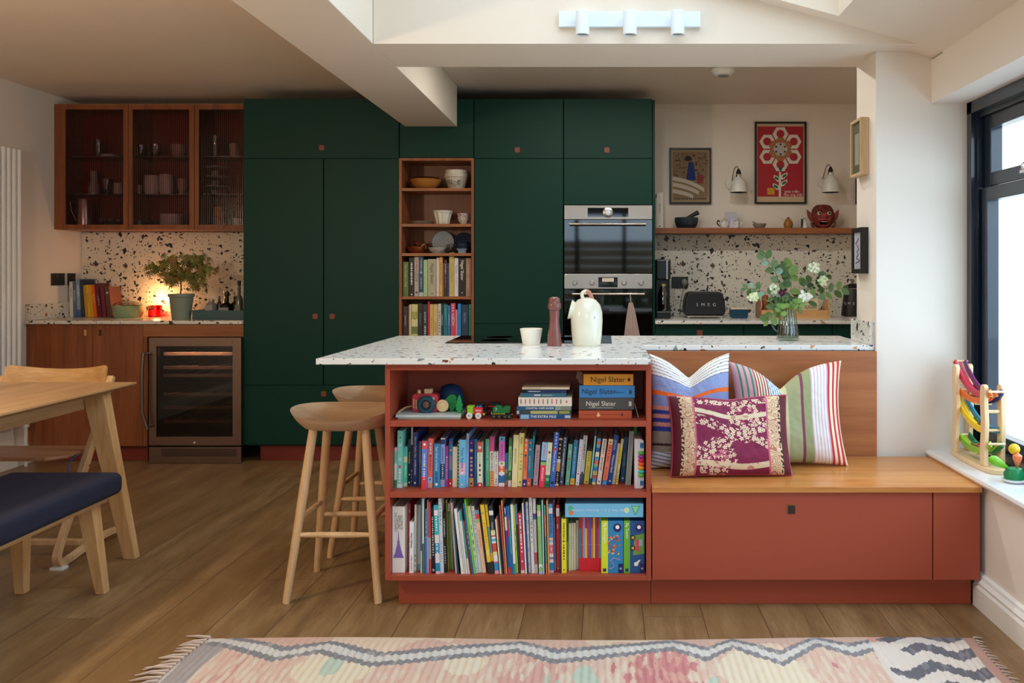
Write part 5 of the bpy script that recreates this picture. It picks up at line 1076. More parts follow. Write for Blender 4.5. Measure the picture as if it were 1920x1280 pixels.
O('spice_jar', MB().lathe([(0, 0), (.032, 0), (.034, .01), (.034, .09), (.028, .1), (.028, .118), (0, .119)], (C2(1452), yc + .07, zc2), 20), mat('#2c1c18', .3), label='dark lidded jar standing in the caddy behind the leaves', cat='jar')
O('wooden_pepper_pot', MB().lathe([(0, 0), (.026, 0), (.028, .03), (.02, .08), (.026, .12), (.018, .145), (0, .15)], (C2(1438), yc + .06, zc2), 20), mat('#8c4c28', .4), label='reddish wooden pot in the caddy corner nearest the butter dish', cat='pot')
# kettle
x0 = C2(1581); kr = .082; cx3 = x0 + kr; t = thing('kettle', 'matt black retro kettle on chrome base, partly behind the wall end', 'kettle', (cx3, yc, zt))
O('base', MB().lathe([(0, 0), (kr * .98, 0), (kr, .008), (kr * .95, .014), (0, .014)], (cx3, yc + .05, zt), 32), M_CHROME, t)
zk = Z(541, yc) - zt
O('body', MB().lathe([(0, .0145), (kr * .96, .015), (kr * .98, .024), (kr * .80, zk * .75), (kr * .68, zk), (0, zk)], (cx3, yc + .05, zt), 36), mat('#15161d', .45), t)
O('lid', MB().lathe([(kr * .69, zk + .0002), (kr * .70, zk + .006), (kr * .55, zk + .024), (kr * .25, zk + .034), (0, zk + .036)], (cx3, yc + .05, zt), 32), mat('#15161d', .4), t)
O('lid_ring', MB().lathe([(kr * .70, zk - .002), (kr * .72, zk), (kr * .70, zk + .003)], (cx3, yc + .05, zt), 32), M_CHROME, t)
for i, ch in enumerate('SMEG'):
    a = math.radians(-62 + i * 24); rr = kr * .90; text(t, ch, (cx3 + math.sin(a) * rr, yc + .05 - math.cos(a) * rr - .003, zt + zk * .5), .024, mat('#e8e8ec', .2, .7), 0, 'chrome_letter', ext=.002)
# socket on splashback
ys = YB - .015; x0, x1, z0, z1 = X(1259, ys), X(1290, ys), Z(540, ys), Z(518.5, ys)
t = thing('wall_socket', 'black double socket on the splashback with a grey plug', 'socket', ((x0 + x1) / 2, ys, z0)); O('face_plate', MB().box(x0, x1, ys - .008, ys - .0005, z0, z1), M_BLACK, t, .002)
O('rocker', MB().box(x0 + .05, x0 + .062, ys - .011, ys - .008, z1 - .025, z1 - .012).box(x0 + .085, x0 + .097, ys - .011, ys - .008, z1 - .025, z1 - .012), mat('#2a2a2a', .4), t)
px_, pzv = X(1282.5, ys), Z(529, ys); t2 = thing('power_plug', 'grey rubber plug with cable running down to the counter', 'plug', (px_, ys - .03, pzv))
O('plug_body', MB().ball((px_, ys - .026, pzv), .022, sz=1.15, sy=.75), mat('#8a8a88', .5), t2); O('cable', MB().tube(smooth([(px_ - .002, ys - .03, pzv - .02), (px_ - .012, ys - .035, pzv - .07), (px_ - .028, ys - .03, pzv - .15), (px_ - .03, ys - .03, T1 + .004), (px_ + .02, ys - .05, T1 + .004), (px_ + .06, ys - .05, T1 + .004)]), .003, 6), mat('#8a8468', .6), t2)

# ================================================================ wall shelf items
zs = SHZ + .0003; ysf = 6.02; k = ysf / F
def S3(p): return X(p, ysf)
t = thing('mortar_bowl', 'dark slate mortar with a pestle resting on its rim', 'mortar', (S3(1287), ysf, zs))
O('bowl', MB().lathe([(0, 0), (14 * k, 0), (19 * k, 4 * k), (22 * k, 12 * k), (22 * k, 20 * k), (20 * k, 20 * k), (18 * k, 10 * k), (0, 6 * k)], (S3(1287), ysf, zs), 32), mat('#283440', .55), t)
O('pestle', MB().tube([(S3(1279), ysf - .01, zs + 14 * k), (S3(1290), ysf - .01, zs + 20 * k), (S3(1302), ysf - .005, zs + 26.5 * k), (S3(1309), ysf, zs + 30 * k)], [4 * k, 3.2 * k, 4 * k, 4.4 * k], 14), mat('#1c242e', .5), t)
t = thing('small_teapot', 'small white and black patterned teapot on the wall shelf', 'teapot', (S3(1357), ysf, zs)); M_PAT = terrazzo('patterned_china', '#e6e4e4', .3, 3.2, [(0, '#1c1c24'), (.3, '#343440'), (.5, '#c89848'), (.6, '#202028'), (.8, '#7c5878')])
O('pot', MB().lathe([(0, 0), (7 * k, 0), (9.5 * k, 5 * k), (9 * k, 12 * k), (6 * k, 15 * k), (0, 16 * k)], (S3(1358), ysf, zs), 24), M_PAT, t)
O('lid_knob', MB().ball((S3(1358), ysf, zs + 17.5 * k), 2 * k), mat('#c89848', .3), t)
O('handle', MB().tube(smooth([(S3(1350), ysf, zs + 12 * k), (S3(1346), ysf, zs + 15 * k), (S3(1345), ysf, zs + 9 * k), (S3(1350), ysf, zs + 4 * k)]), 1.2 * k, 8), mat('#1c1c20', .3), t); O('spout', MB().tube([(S3(1364), ysf, zs + 6 * k), (S3(1369), ysf, zs + 12 * k)], [2.2 * k, 1.2 * k], 8), M_PAT, t)
O('greeting_card', MB().prism([(S3(1359), zs), (S3(1384), zs), (S3(1382), zs + 31 * k), (S3(1360), zs + 31 * k)], ysf + .03, ysf + .032, 'y'), mat('#c4c2d0', .6), label='pale lilac card standing behind the small teapot', cat='card')
O('paper_crown', MB().prism([(S3(1366), zs), (S3(1377), zs), (S3(1374), zs + 16 * k), (S3(1370), zs + 20 * k)], ysf - .012, ysf - .01, 'y'), mat('#d0cce0', .6), label='small folded pale card in front of the lilac one', cat='card')
t = thing('milk_jug', 'tiny patterned milk jug beside the small teapot', 'jug', (S3(1382), ysf, zs)); O('jug', MB().lathe([(0, 0), (4.5 * k, 0), (6 * k, 5 * k), (5 * k, 11 * k), (5.8 * k, 14 * k), (5 * k, 14 * k), (0, 8 * k)], (S3(1381), ysf, zs), 20), M_PAT, t); O('handle', MB().tube(smooth([(S3(1386), ysf, zs + 12 * k), (S3(1391), ysf, zs + 9 * k), (S3(1386), ysf, zs + 4 * k)]), 1 * k, 8), M_WHITE, t)
t = thing('silver_dish', 'small silver footed dish holding a spoon', 'dish', (S3(1424), ysf, zs)); O('dish', MB().lathe([(0, 0), (7 * k, 0), (11 * k, 4 * k), (13 * k, 9 * k), (12 * k, 9 * k), (9 * k, 4 * k), (0, 2 * k)], (S3(1424), ysf, zs), 28, lobes=10, la=.03), mat('#b8b4b0', .35, .5), t)
O('spoon', MB().tube([(S3(1424), ysf, zs + 7 * k), (S3(1411), ysf, zs + 12.5 * k)], 1 * k, 6), mat('#807870', .3, .9), t)
t = thing('ochre_gourd', 'ochre gourd-shaped pot with a thin stirrer', 'pot', (S3(1478), ysf, zs)); O('body', MB().lathe([(0, 0), (7 * k, 0), (8.8 * k, 6 * k), (8 * k, 12 * k), (5 * k, 17 * k), (2 * k, 18.5 * k), (0, 19 * k)], (S3(1478), ysf, zs), 24), mat('#9c6c28', .4), t)
O('stirrer', MB().tube([(S3(1474), ysf, zs + 14 * k), (S3(1463), ysf, zs + 20 * k)], .6 * k, 6), mat('#b0a890', .4), t)
m = MB()
for a in range(4): m.tube([(S3(1478), ysf, zs + 18.5 * k), (S3(1478) + math.cos(a * 1.57) * 3 * k, ysf + math.sin(a * 1.57) * 3 * k, zs + 20.5 * k)], .7 * k, 5)
O('calyx', m, mat('#3c3018', .6), t)
t = thing('figurine', 'small black and white figurine with turquoise hair beside the mask', 'figurine', (S3(1510), ysf, zs)); O('body', MB().lathe([(0, 0), (5 * k, 0), (5.5 * k, 4 * k), (3.5 * k, 9 * k), (4 * k, 12 * k), (0, 13 * k)], (S3(1510), ysf, zs), 16), M_PAT, t)
O('head', MB().ball((S3(1509), ysf, zs + 15 * k), 3 * k), mat('#e0d8d0', .5), t); O('hair', MB().ball((S3(1508), ysf + .004, zs + 16.8 * k), 3 * k), mat('#58b0b0', .5), t); O('back_panel', MB().box(S3(1503), S3(1505.5), ysf, ysf + .02, zs, zs + 18 * k), mat('#101014', .4), t)
# carved mask: a sculpted face mesh
mx_, my_ = S3(1543), 6.03; M_MASK = mat('#7c2c24', .45); R_ = .078
t = thing('carved_mask', 'red carved demon mask with bulging eyes, fangs and large ears', 'mask', (mx_, my_, zs))
def face(u, v):
    a = (u - .5) * PI * 1.05; b = (v - .5) * PI; 
    w_ = R_ * (.92 + .12 * math.sin(v * PI)) * (1 - .22 * max(0, .35 - v) / .35); rr = .055
    x_ = math.sin(a) * w_ * math.cos(b) ** .45; z_ = .085 + math.sin(b) * .083; y_ = -math.cos(a) * rr * math.cos(b) ** .5
    X_ = x_ / R_; Zv = (z_ - .085) / .083
    g = lambda cx, cz, sx, sz: math.exp(-((X_ - cx) / sx) ** 2 - ((Zv - cz) / sz) ** 2)
    y_ -= .028 * g(0, .02, .16, .22) + .012 * g(.16, -.04, .12, .12) + .012 * g(-.16, -.04, .12, .12) + .018 * (g(.42, .42, .26, .10) + g(-.42, .42, .26, .10)) + .018 * g(0, -.32, .45, .10) + .014 * g(0, -.86, .35, .12) + .012 * (g(.6, -.15, .2, .3) + g(-.6, -.15, .2, .3)) + .012 * g(0, .75, .12, .25)
    y_ += .030 * g(0, -.60, .34, .13) + .010 * (g(.40, .20, .17, .15) + g(-.40, .20, .17, .15)) + .0035 * math.sin(X_ * 26) * g(0, .7, .8, .3)
    return (mx_ + x_, my_ + y_, zs + z_)
def fcol(u, v):
    X_ = math.sin((u - .5) * PI * 1.05); Zv = math.sin((v - .5) * PI)
    if abs(X_) < .42 and -.74 < Zv < -.5: return '#1c0c0c'
    if abs(X_) < .55 and -.5 < Zv < -.2 or abs(X_) < .4 and Zv < -.74: return '#a04040'
    if abs(X_) < .22 and -.12 < Zv < .25: return '#b04848'
    if Zv > .25 and (int(X_ * 14 + math.sin(Zv * 9) * 2) % 3 == 0): return '#3c1810'
    if abs(X_) > .5 and int((X_ * X_ + Zv * Zv) * 14) % 3 == 0: return '#501c18'
    return '#843028'
O('face', MB().grid(face, 60, 60, fcol), M_PRINT, t)
for s_ in (-1, 1):
    ex = mx_ + s_ * .034; ez = zs + .105
    e_ = O('eye', MB().ball((ex, my_ - .048, ez), .0155, 0, sy=.9), mat('#d8d0a8', .3), t); O('pupil', MB().lathe([(.0075, 0), (.0075, .002), (0, .0025)], (ex, my_ - .0605, ez), 14, M=RX), mat('#101010', .3), e_)
    ear = [(0, -.03), (.02, -.032), (.035, -.01), (.042, .018), (.044, .05), (.030, .040), (.014, .025), (0, .02)]
    O('ear', MB().prism([(mx_ + s_ * (.070 + a), zs + .085 + b) for a, b in ear], my_ - .012, my_ - .002, 'y'), mat('#8c3434', .5), t, .003)
    O('fang', MB().lathe([(.005, 0), (.004, .008), (0, .018)], (mx_ + s_ * .020, my_ - .052, zs + .062), 8, M=Matrix.Rotation(PI, 3, 'X')), mat('#e8dcb8', .4), t)
    O('side_curl', MB().tube(smooth([(mx_ + s_ * .060, my_ - .02, zs + .05), (mx_ + s_ * .082, my_ - .02, zs + .04), (mx_ + s_ * .078, my_ - .02, zs + .018), (mx_ + s_ * .062, my_ - .02, zs + .012)]), .008, 8), mat('#6c3c2c', .5), t)
O('teeth', MB().box(mx_ - .02, mx_ + .02, my_ - .05, my_ - .046, zs + .044, zs + .050), mat('#e0d4b0', .4), t)

# ================================================================ wall lamps, pictures, track light, alarm
def lamp(px, py_top, py_bot, flex, lab):
    Y = 6.02; x = X(px, Y); z0, z1 = Z(py_bot, Y), Z(py_top, Y); h = z1 - z0; r = 16.5 * Y / F; 
    bxx = X(px - 12, YB); bz = z0 + h * .72; t = thing('wall_lamp', lab, 'wall lamp', (bxx, YB, bz))
    O('wall_plate', MB().lathe([(.052, 0), (.052, .012), (.044, .022), (0, .024)], (bxx, YB - .0005, bz), 28, M=RX), mat('#e6e2da', .35), t)
    pr = [(r, 0), (r * .97, h * .22), (r * .88, h * .50), (r * .66, h * .78), (r * .42, h * .92), (r * .30, h)]
    f = []
    for i in range(len(pr) - 1):
        for j in range(4):
            t_ = j / 4; rr = pr[i][0] * (1 - t_) + pr[i + 1][0] * t_; f.append((rr - (.0012 if j % 2 else 0), pr[i][1] * (1 - t_) + pr[i + 1][1] * t_))
    f.append(pr[-1]); inner = [(a - .003, b) for a, b in reversed(f)]
    O('lamp_shade', MB().lathe(f + inner[:-1] + [(r - .004, 0)], (x, Y - .02, z0), 32), mat('#dfe2da', .35), t)
    O('cap', MB().lathe([(r * .34, h), (r * .34, h + .012), (r * .36, h + .013), (r * .30, h + .018), (0, h + .02)], (x, Y - .02, z0), 20), M_CHROME, t)
    O('lamp_holder', MB().lathe([(r * .30, h + .02), (r * .26, h + .035), (r * .12, h + .055), (0, h + .058)], (x, Y - .02, z0), 16), M_BLACK, t)
    O('arm', MB().tube([(bxx, YB - .02, bz), (x - .01, YB - .06, bz + .01), (x, Y - .02, z0 + h + .008)], .005, 8), M_CHROME, t)
    O('flex', MB().tube(smooth([(x, Y - .02, z0 + h + .055), (x - .012, Y - .02, z0 + h + .072), (x - .026, Y - .01, z0 + h + .060), (x - .034, Y + .01, z0 + h + .02), (x - .03, YB - .01, bz + .01)]), .0028, 8), mat(flex, .6), t)
lamp(1384, 332, 361, '#141414', 'white ribbed wall lamp with black flex, between the two posters')
lamp(1556, 328, 361, '#7c1c20', 'white ribbed wall lamp with dark red flex, above the mask')
def frame(name, x0, x1, z0, z1, Y, bw, fm, lab, cat='picture'):
    t = thing(name, lab, cat, ((x0 + x1) / 2, Y, z0)); m = MB()
    for q_ in ((x0, x0 + bw, z0, z1), (x1 - bw, x1, z0, z1), (x0 + bw, x1 - bw, z0, z0 + bw), (x0 + bw, x1 - bw, z1 - bw, z1)): m.box(q_[0], q_[1], Y - .022, Y - .001, q_[2], q_[3])
    O('frame', m, fm, t, .0008); return t
Yp = YB
x0, x1, z0, z1 = X(1414.5, Yp), X(1511, Yp), Z(382.5, Yp), Z(229, Yp)
t = frame('framed_poster', x0, x1, z0, z1, Yp, .013, M_FRAMEBLK, 'framed red poster with white hexagon flower and green leaves')
pw, ph = x1 - x0, z1 - z0
def px3(a, b): return (x0 + pw * a, z0 + ph * b)          # a, b as fractions of the frame
o = O('print', MB().box(x0 + .012, x1 - .012, Yp - .010, Yp - .002, z0 + .012, z1 - .012), mat('#c8b090', .6), t)
def lay(name, m, c, par): return O(name, m, mat(c, .6), par)
a0, b0 = px3(.055, .09); a1, b1 = px3(.945, .945)
lay('red_field', MB().box(a0, a1, Yp - .0105, Yp - .010, b0, b1), '#a81828', o)
cxp, czp = px3(.5, .667); S_ = pw * .155
m = MB(); m2 = MB(); m3 = MB(); m4 = MB()
for i in range(6):
    a = PI / 2 + i * PI / 3; hx_, hz_ = cxp + math.cos(a) * S_ * 1.88, czp + math.sin(a) * S_ * 1.88
    m.prism([(hx_ + S_ * math.cos(b * PI / 3 + 0), hz_ + S_ * math.sin(b * PI / 3 + 0)) for b in range(6)], Yp - .011, Yp - .0105, 'y')
    m3.lathe([(S_ * .55, 0), (S_ * .55, .0003), (0, .0003)], (cxp + math.cos(a) * S_ * 1.05, Yp - .011, czp + math.sin(a) * S_ * 1.05), 14, M=RX)
    m2.lathe([(S_ * .50, 0), (S_ * .50, .0006), (0, .0006)], (hx_ + math.cos(a) * S_ * .05, Yp - .011, hz_ + math.sin(a) * S_ * .05), 20, M=RX)
    m4.lathe([(S_ * .13, 0), (S_ * .13, .0008), (0, .0008)], (cxp + math.cos(a) * S_ * .62, Yp - .0115, czp + math.sin(a) * S_ * .62), 10, M=RX)
lay('white_hexagons', m, '#d8d4c4', o); lay('tan_petals', m3, '#a86c44', o); lay('red_circles', m2, '#a81828', o)
lay('flower_centre', MB().lathe([(S_ * .92, .0001), (S_ * .92, .0009), (0, .0009)], (cxp, Yp - .011, czp), 6, M=RX), '#b8b4b0', o); lay('dark_dots', m4, '#30201c', o)
m = MB(); sx0 = cxp - .002
m.prism([(sx0 - .010, b0), (sx0 + .006, b0), (sx0 + .006, b0 + ph * .30), (sx0 - .008, b0 + ph * .30)], Yp - .0112, Yp - .0105, 'y')
gl = MB()
for (lx, lz, d) in ((-.075, .12, -1), (-.06, .22, -1), (.06, .165, 1), (.065, .25, 1)):
    c_, e_ = cxp + pw * lx * 1.1, b0 + ph * lz
    m.prism([(cxp, e_ - ph * .045), (c_ - d * .0, e_ - ph * .035), (c_ + d * pw * .07, e_ + ph * .015), (c_ + d * pw * .06, e_ + ph * .045), (c_, e_ + ph * .03), (cxp, e_)], Yp - .0111, Yp - .0105, 'y')
    gl.prism([(c_ - d * pw * .03, e_ - ph * .025), (c_ + d * pw * .045, e_ - ph * .0), (c_ + d * pw * .045, e_ + ph * .03), (c_ - d * pw * .03, e_ + ph * .005)], Yp - .0116, Yp - .0111, 'y')
gl.prism([(cxp - pw * .035, b0 + ph * .335), (cxp, b0 + ph * .30), (cxp + pw * .035, b0 + ph * .335), (cxp, b0 + ph * .385)], Yp - .0130, Yp - .0122, 'y')
lay('white_stem', m, '#d8d4c4', o); lay('green_leaves', gl, '#0c5c38', o)
a_, b_ = px3(.245, .115); a2, b2 = px3(.385, .195)
lay('yellow_hive', MB().box(a_, a2, Yp - .0111, Yp - .0105, b_, b2), '#d09820', o); lay('hive_dots', MB().box((a_ + a2) / 2 - .003, (a_ + a2) / 2 + .003, Yp - .0115, Yp - .0111, b_ + .012, b_ + .016).box((a_ + a2) / 2 - .003, (a_ + a2) / 2 + .003, Yp - .0115, Yp - .0111, b_ + .022, b_ + .026), '#3a2810', o)
text(o, 'phát triển', (x0 + pw * .72, Yp - .0112, z0 + ph * .150), .026, mat('#e8e0d0', .6), 0, 'poster_words'); text(o, 'đàn ong mật', (x0 + pw * .745, Yp - .0112, z0 + ph * .112), .026, mat('#e8e0d0', .6), 0, 'poster_words')
# smaller poster, generic figure and awning stripes
x0, x1, z0, z1 = X(1255, Yp), X(1333, Yp), Z(382.5, Yp), Z(278, Yp); pw, ph = x1 - x0, z1 - z0
t = frame('framed_poster', x0, x1, z0, z1, Yp, .013, M_FRAMEBLK, 'smaller framed beige poster with a blue dressed figure and white stripes')
def bcol(u, v):
    X_, Y_ = u, v
    if X_ < .04 or X_ > .96 or Y_ < .03 or Y_ > .97: return '#b09878'
    for i, (c0) in enumerate((.46, .345, .22)):
        e = c0 - X_ * .30 + .06 * math.sin(X_ * 3)
        if abs(Y_ - e) < .038 and X_ < .86 - i * .14 and X_ + 0 > .0: return '#c8beb0'
    if ((X_ - .44) / .09) ** 2 + ((Y_ - .83) / .05) ** 2 < 1: return '#241810'
    if ((X_ - .43) / .045) ** 2 + ((Y_ - .80) / .035) ** 2 < 1: return '#a88468'
    if .42 < Y_ < .76 and abs(X_ - .52) < .07 + (.76 - Y_) * .16: return '#1c3478'
    if .36 < Y_ < .52 and abs(X_ - .76) < .08: return '#8c3834'
    if .46 < Y_ < .94:
        n = noise.noise(Vector((X_ * 16, Y_ * 22, 1))); 
        if abs(n) < .05: return '#4c3828'
        if n > .42: return '#5c2820'
    if .05 < Y_ < .09 and .08 < X_ < .92 and (int(X_ * 60) % 3): return '#40342c'
    return '#8c7658' if Y_ > .1 else '#a08a6c'
O('print', MB().grid(lambda u, v: (x0 + .012 + (pw - .024) * u, Yp - .011, z0 + .012 + (ph - .024) * v), 130, 170, bcol), M_PRINT, t)
# dark frame partly behind the nib
x0, x1, z0, z1 = X(1603.5, Yp), KX - .03, Z(383, Yp), Z(329, Yp)
t = frame('framed_picture', x0, x1, z0, z1, Yp, .012, M_FRAMEBLK, 'black framed picture mostly hidden behind the wall end'); O('print', MB().box(x0 + .012, x1 - .012, Yp - .008, Yp - .002, z0 + .012, z1 - .012), mat('#4c2c3c', .6), t)
# frames hung on the side of the nib
def side_frame(y0, y1, z0, z1, dep, bw, fm, matc, prc, lab, prt):
    xs = NX - .001; t = thing('framed_picture', lab, 'picture', (xs, (y0 + y1) / 2, z0)); m = MB()
    for q_ in ((y0, y0 + bw, z0, z1), (y1 - bw, y1, z0, z1), (y0 + bw, y1 - bw, z0, z0 + bw), (y0 + bw, y1 - bw, z1 - bw, z1)): m.box(xs - dep, xs, q_[0], q_[1], q_[2], q_[3])
    O('frame', m, fm, t, .001); O('mount', MB().box(xs - dep * .75, xs - .001, y0 + bw, y1 - bw, z0 + bw, z1 - bw), mat(matc, .6), t)
    O('print', MB().box(xs - dep * .75 - .001, xs - dep * .75, y0 + (y1 - y0) * .3, y1 - (y1 - y0) * .3, z0 + (z1 - z0) * prt[0], z0 + (z1 - z0) * prt[1]), mat(prc, .6), t); return t, xs - dep * .75 - .0012
side_frame(3.745, 3.90, 1.663, 1.915, .037, .012, wood('pale_frame', '#b89870', '#c8aa84', '#d4b890', 2), '#4c4c34', '#8c8878', 'deep pale wood box frame hung on the wall end above the black one', (.2, .75))
t, xs = side_frame(3.75, 3.905, 1.228, 1.432, .030, .020, M_FRAMEBLK, '#b8b4c0', '#a8a4b0', 'small black framed drawing on the wall end above the worktop', (.1, .9))
m = MB(); random.seed(2)
m.tube([(xs, random.uniform(3.80, 3.855), 1.27 + i * .006) for i in range(20)], .0022, 4)
O('ink_line', m, mat('#34343c', .6), t)
# track light on the upstand wall
Y = 3.53; x0, x1, z0, z1 = X(1048, Y), X(1312.5, Y), Z(53, Y), Z(24, Y)
t = thing('spotlight_bar', 'white bar with three cylinder spotlights on the wall below the skylight', 'spotlight', ((x0 + x1) / 2, Y, z0)); M_LT = mat('#e2ecf4', .35)
O('mounting_bar', MB().box(x0, x1, Y - .022, Y - .0005, z0, z1), M_LT, t, .002)
for p in (1092, 1181, 1270.5):
    c = (X(p, Y - .06), Y - .062, Z(66, Y - .06)); h = Z(22, Y - .06) - c[2]
    s_ = O('spotlight', MB().lathe([(.022, .006), (.0275, .0), (.0275, h), (.024, h + .003), (0, h + .003)], c, 28).lathe([(0, .007), (.021, .007)], c, 20), M_LT, t); O('spot_lens', MB().lathe([(.020, .004), (.020, .0045), (0, .0046)], c, 20), mat('#6c7478', .15, .5), s_)
    O('bracket', MB().box(c[0] - .008, c[0] + .008, Y - .036, Y - .022, (z0 + z1) / 2 - .01, (z0 + z1) / 2 + .01), M_LT, s_)
Y = 5.08; t = thing('smoke_alarm', 'small round white smoke alarm on the kitchen ceiling', 'smoke alarm', (X(1356, Y), Y, CZ - .04))
O('base', MB().lathe([(.070, .0395), (.070, .028), (.058, .012), (.04, .004), (0, .002)], (X(1356, Y), Y, CZ - .04), 32), M_WHITE, t); O('grille', MB().lathe([(.03, .0005), (.034, .006), (.02, .0002), (0, 0)], (X(1356, Y), Y, CZ - .042), 16), mat('#8c8c88', .5), t)
# ================================================================ crockery in the niche
Yn = TY + .12; kn = Yn / F
def N_(p): return X(730 + p / 6.4, Yn)
def bowl(name, cx, y, z, r, h, m_, lab, cat='bowl', foot=.5, parent=None, lobes=0, la=0, label_only=None):
    return O(name, MB().lathe([(0, 0), (r * foot, 0), (r * foot, h * .08), (r * .82, h * .45), (r, h), (r * .94, h), (r * .76, h * .5), (r * .4, h * .14), (0, h * .12)], (cx, y, z), 32, lobes=lobes, la=la), m_, parent, label=lab, cat=cat)
e = .0004
bowl('mixing_bowl', N_(440), Yn, NS[0] + e, 95 * kn / 3.2, 19 * kn, mat('#b07434', .4), 'wide tan earthenware bowl on the top niche shelf')
bowl('glass_bowl', N_(440), Yn, NS[0] + 3.2 * kn, 25 * kn, 20 * kn, glassy('bowl_glass', '#c8b8a0', .05, .15), 'clear glass bowl nested in the tan earthenware bowl')
t = thing('pudding_basin', 'white ceramic lettered pudding basin stacked with another on top niche shelf', 'basin', (N_(808), Yn, NS[0]))
r = 23 * kn; O('basin', MB().lathe([(0, e), (14 * kn, e), (15 * kn, 2 * kn), (21.5 * kn, 22 * kn), (23 * kn, 23 * kn), (23 * kn, 29 * kn), (21 * kn, 29 * kn), (0, 6 * kn)], (N_(808), Yn, NS[0]), 36), mat('#c8c0b0', .3), t)
for i, (s_, sz) in enumerate((('FORTNUM', .024), ('& MASON', .024), ('EST 1707', .013))): text(t, s_, (N_(775), Yn - (18.8 - i * 1.2) * kn, NS[0] + (14.5 - i * 4.4) * kn), sz, mat('#2c2620', .6), math.radians(2), 'maker_lettering', rz=0)
O('pudding_basin', MB().lathe([(21 * kn, 29.3 * kn), (21.5 * kn, 36 * kn), (20 * kn, 36.5 * kn), (19 * kn, 31 * kn), (0, 30.5 * kn)], (N_(808), Yn, NS[0]), 36), mat('#ccc4b4', .3), label='plain white basin nested on top of the lettered one', cat='basin')
for i in range(3): O('side_plate', MB().lathe([(0, 0), (13 * kn, 0), (20 * kn, 2.2 * kn), (21 * kn, 3 * kn), (0, 1.2 * kn)], (N_(390), Yn, NS[1] + e + i * 1.6 * kn), 32, sx=1), mat('#b0a498', .3), label=('grey stoneware plate at the bottom of its small stack', 'grey stoneware plate in the middle of its small stack', 'grey stoneware plate on top of its small stack')[i], cat='plate')
O('jelly_mould', MB().lathe([(0, 0), (11 * kn, 0), (12 * kn, 2 * kn), (13.5 * kn, 11 * kn), (16.5 * kn, 22 * kn)], (N_(640), Yn, NS[1] + e), 64, lobes=10, la=.07).lathe([(17 * kn, 22 * kn), (18.5 * kn, 24 * kn), (18.5 * kn, 26 * kn), (16.5 * kn, 26 * kn), (15 * kn, 20 * kn), (0, 5 * kn)], (N_(640), Yn, NS[1] + e), 40), mat('#dcdccc', .22, coat=.4), label='white fluted ceramic jelly mould on the second niche shelf', cat='mould')
M_TR = terrazzo('cranberry_pattern_china', '#d8ccc8', .3, 3.5, [(0, '#4c1c24'), (.5, '#6c2c34')]); t = N_(900)
bowl('patterned_cup', t, Yn - .02, NS[1] + e, 12 * kn, 14 * kn, M_TR, 'small dark red patterned bowl beside the jelly mould'); bowl('patterned_cup', t, Yn - .02, NS[1] + 9 * kn, 12.5 * kn, 12 * kn, M_TR, 'second dark red patterned bowl nested on top of the first')
M_COP = mat('#c07848', .25, .9)
cx = N_(332); t = thing('copper_pan', 'round copper pan with loop handle on the third niche shelf', 'pan', (cx, Yn, NS[2]))
O('body', MB().lathe([(0, e), (12 * kn, e), (17 * kn, 5 * kn), (19 * kn, 13 * kn), (18 * kn, 13 * kn), (15 * kn, 4 * kn), (0, 3 * kn)], (cx, Yn, NS[2]), 32), M_COP, t)
O('handle', MB().tube(smooth([(cx + 11 * kn, Yn - 14 * kn, NS[2] + 8 * kn), (cx + 13 * kn, Yn - 15 * kn, NS[2] + 15 * kn), (cx + 18 * kn, Yn - 11 * kn, NS[2] + 16 * kn), (cx + 18 * kn, Yn - 8 * kn, NS[2] + 8 * kn)]), 1.3 * kn, 8), M_COP, t)
t = thing('copper_pot', 'small shiny copper pot resting in the round copper pan', 'pot', (cx + .005, Yn + .02, NS[2] + 3.3 * kn)); O('body', MB().lathe([(0, 3.3 * kn), (7 * kn, 3.3 * kn), (9 * kn, 14 * kn), (11 * kn, 22 * kn), (10 * kn, 23 * kn), (0, 19 * kn)], (cx + .01, Yn, NS[2]), 24), mat('#a86848', .2, .95), t)
# patterned plates stand on edge against the back
def dcol(a_, b_):
    def f(u, v):
        x_, y_ = (u - .5) * 2, (v - .5) * 2; p_, q_ = (x_ + y_) * 3.2, (x_ - y_) * 3.2
        fx_, fy_ = p_ - math.floor(p_) - .5, q_ - math.floor(q_) - .5
        if abs(fx_) < .06 or abs(fy_) < .06: return a_
        return b_ if abs(fx_ * fx_ * 1.0 - fy_ * fy_) < .035 and fx_ * fx_ + fy_ * fy_ < .13 or fx_ * fx_ + fy_ * fy_ < .02 else a_
    return f
def stand_plate(cx, Y, z, r, a_, b_, lab):
    def fn(u, v):
        x_, y_ = (u - .5) * 2, (v - .5) * 2; m_ = max(abs(x_), abs(y_)); l_ = math.hypot(x_, y_) or 1; s_ = m_ / l_; x_, y_ = x_ * s_, y_ * s_; d_ = x_ * x_ + y_ * y_
        return (cx + x_ * r, Y + (1 - y_) * -.012 + .02 - d_ * .012, z + r + y_ * r)
    m = MB().grid(fn, 72, 72, dcol(a_, b_)); m.lathe([(r * .7, .014), (r * .99, .0), (r * .7, .004), (0, .004)], (cx, Y + .012, z + r + .0), 36, 1, M=Matrix.Rotation(PI / 2 - .0, 3, 'X')) if False else None
    o = O('patterned_plate', m, [M_PRINT, mat('#c8ccd0')], label=lab, cat='plate'); sd = o.modifiers.new('th', 'SOLIDIFY'); sd.thickness = .004; sd.offset = 1; return o
stand_plate(N_(617), TY + .20, NS[2] + .006, 20.5 * kn, '#b8c0c0', '#24343c', 'blue and white lattice patterned plate standing upright in the niche')
stand_plate(N_(905) - .020, TY + .20, NS[2] + .006, 19.5 * kn, '#182844', '#0e1a30', 'dark navy plate standing upright behind the small blue bowls')
bowl('soup_bowl', N_(580), Yn - .03, NS[2] + e, 16 * kn, 11 * kn, mat('#b8b4ac', .3), 'shallow pale grey bowl before the lattice patterned plate')
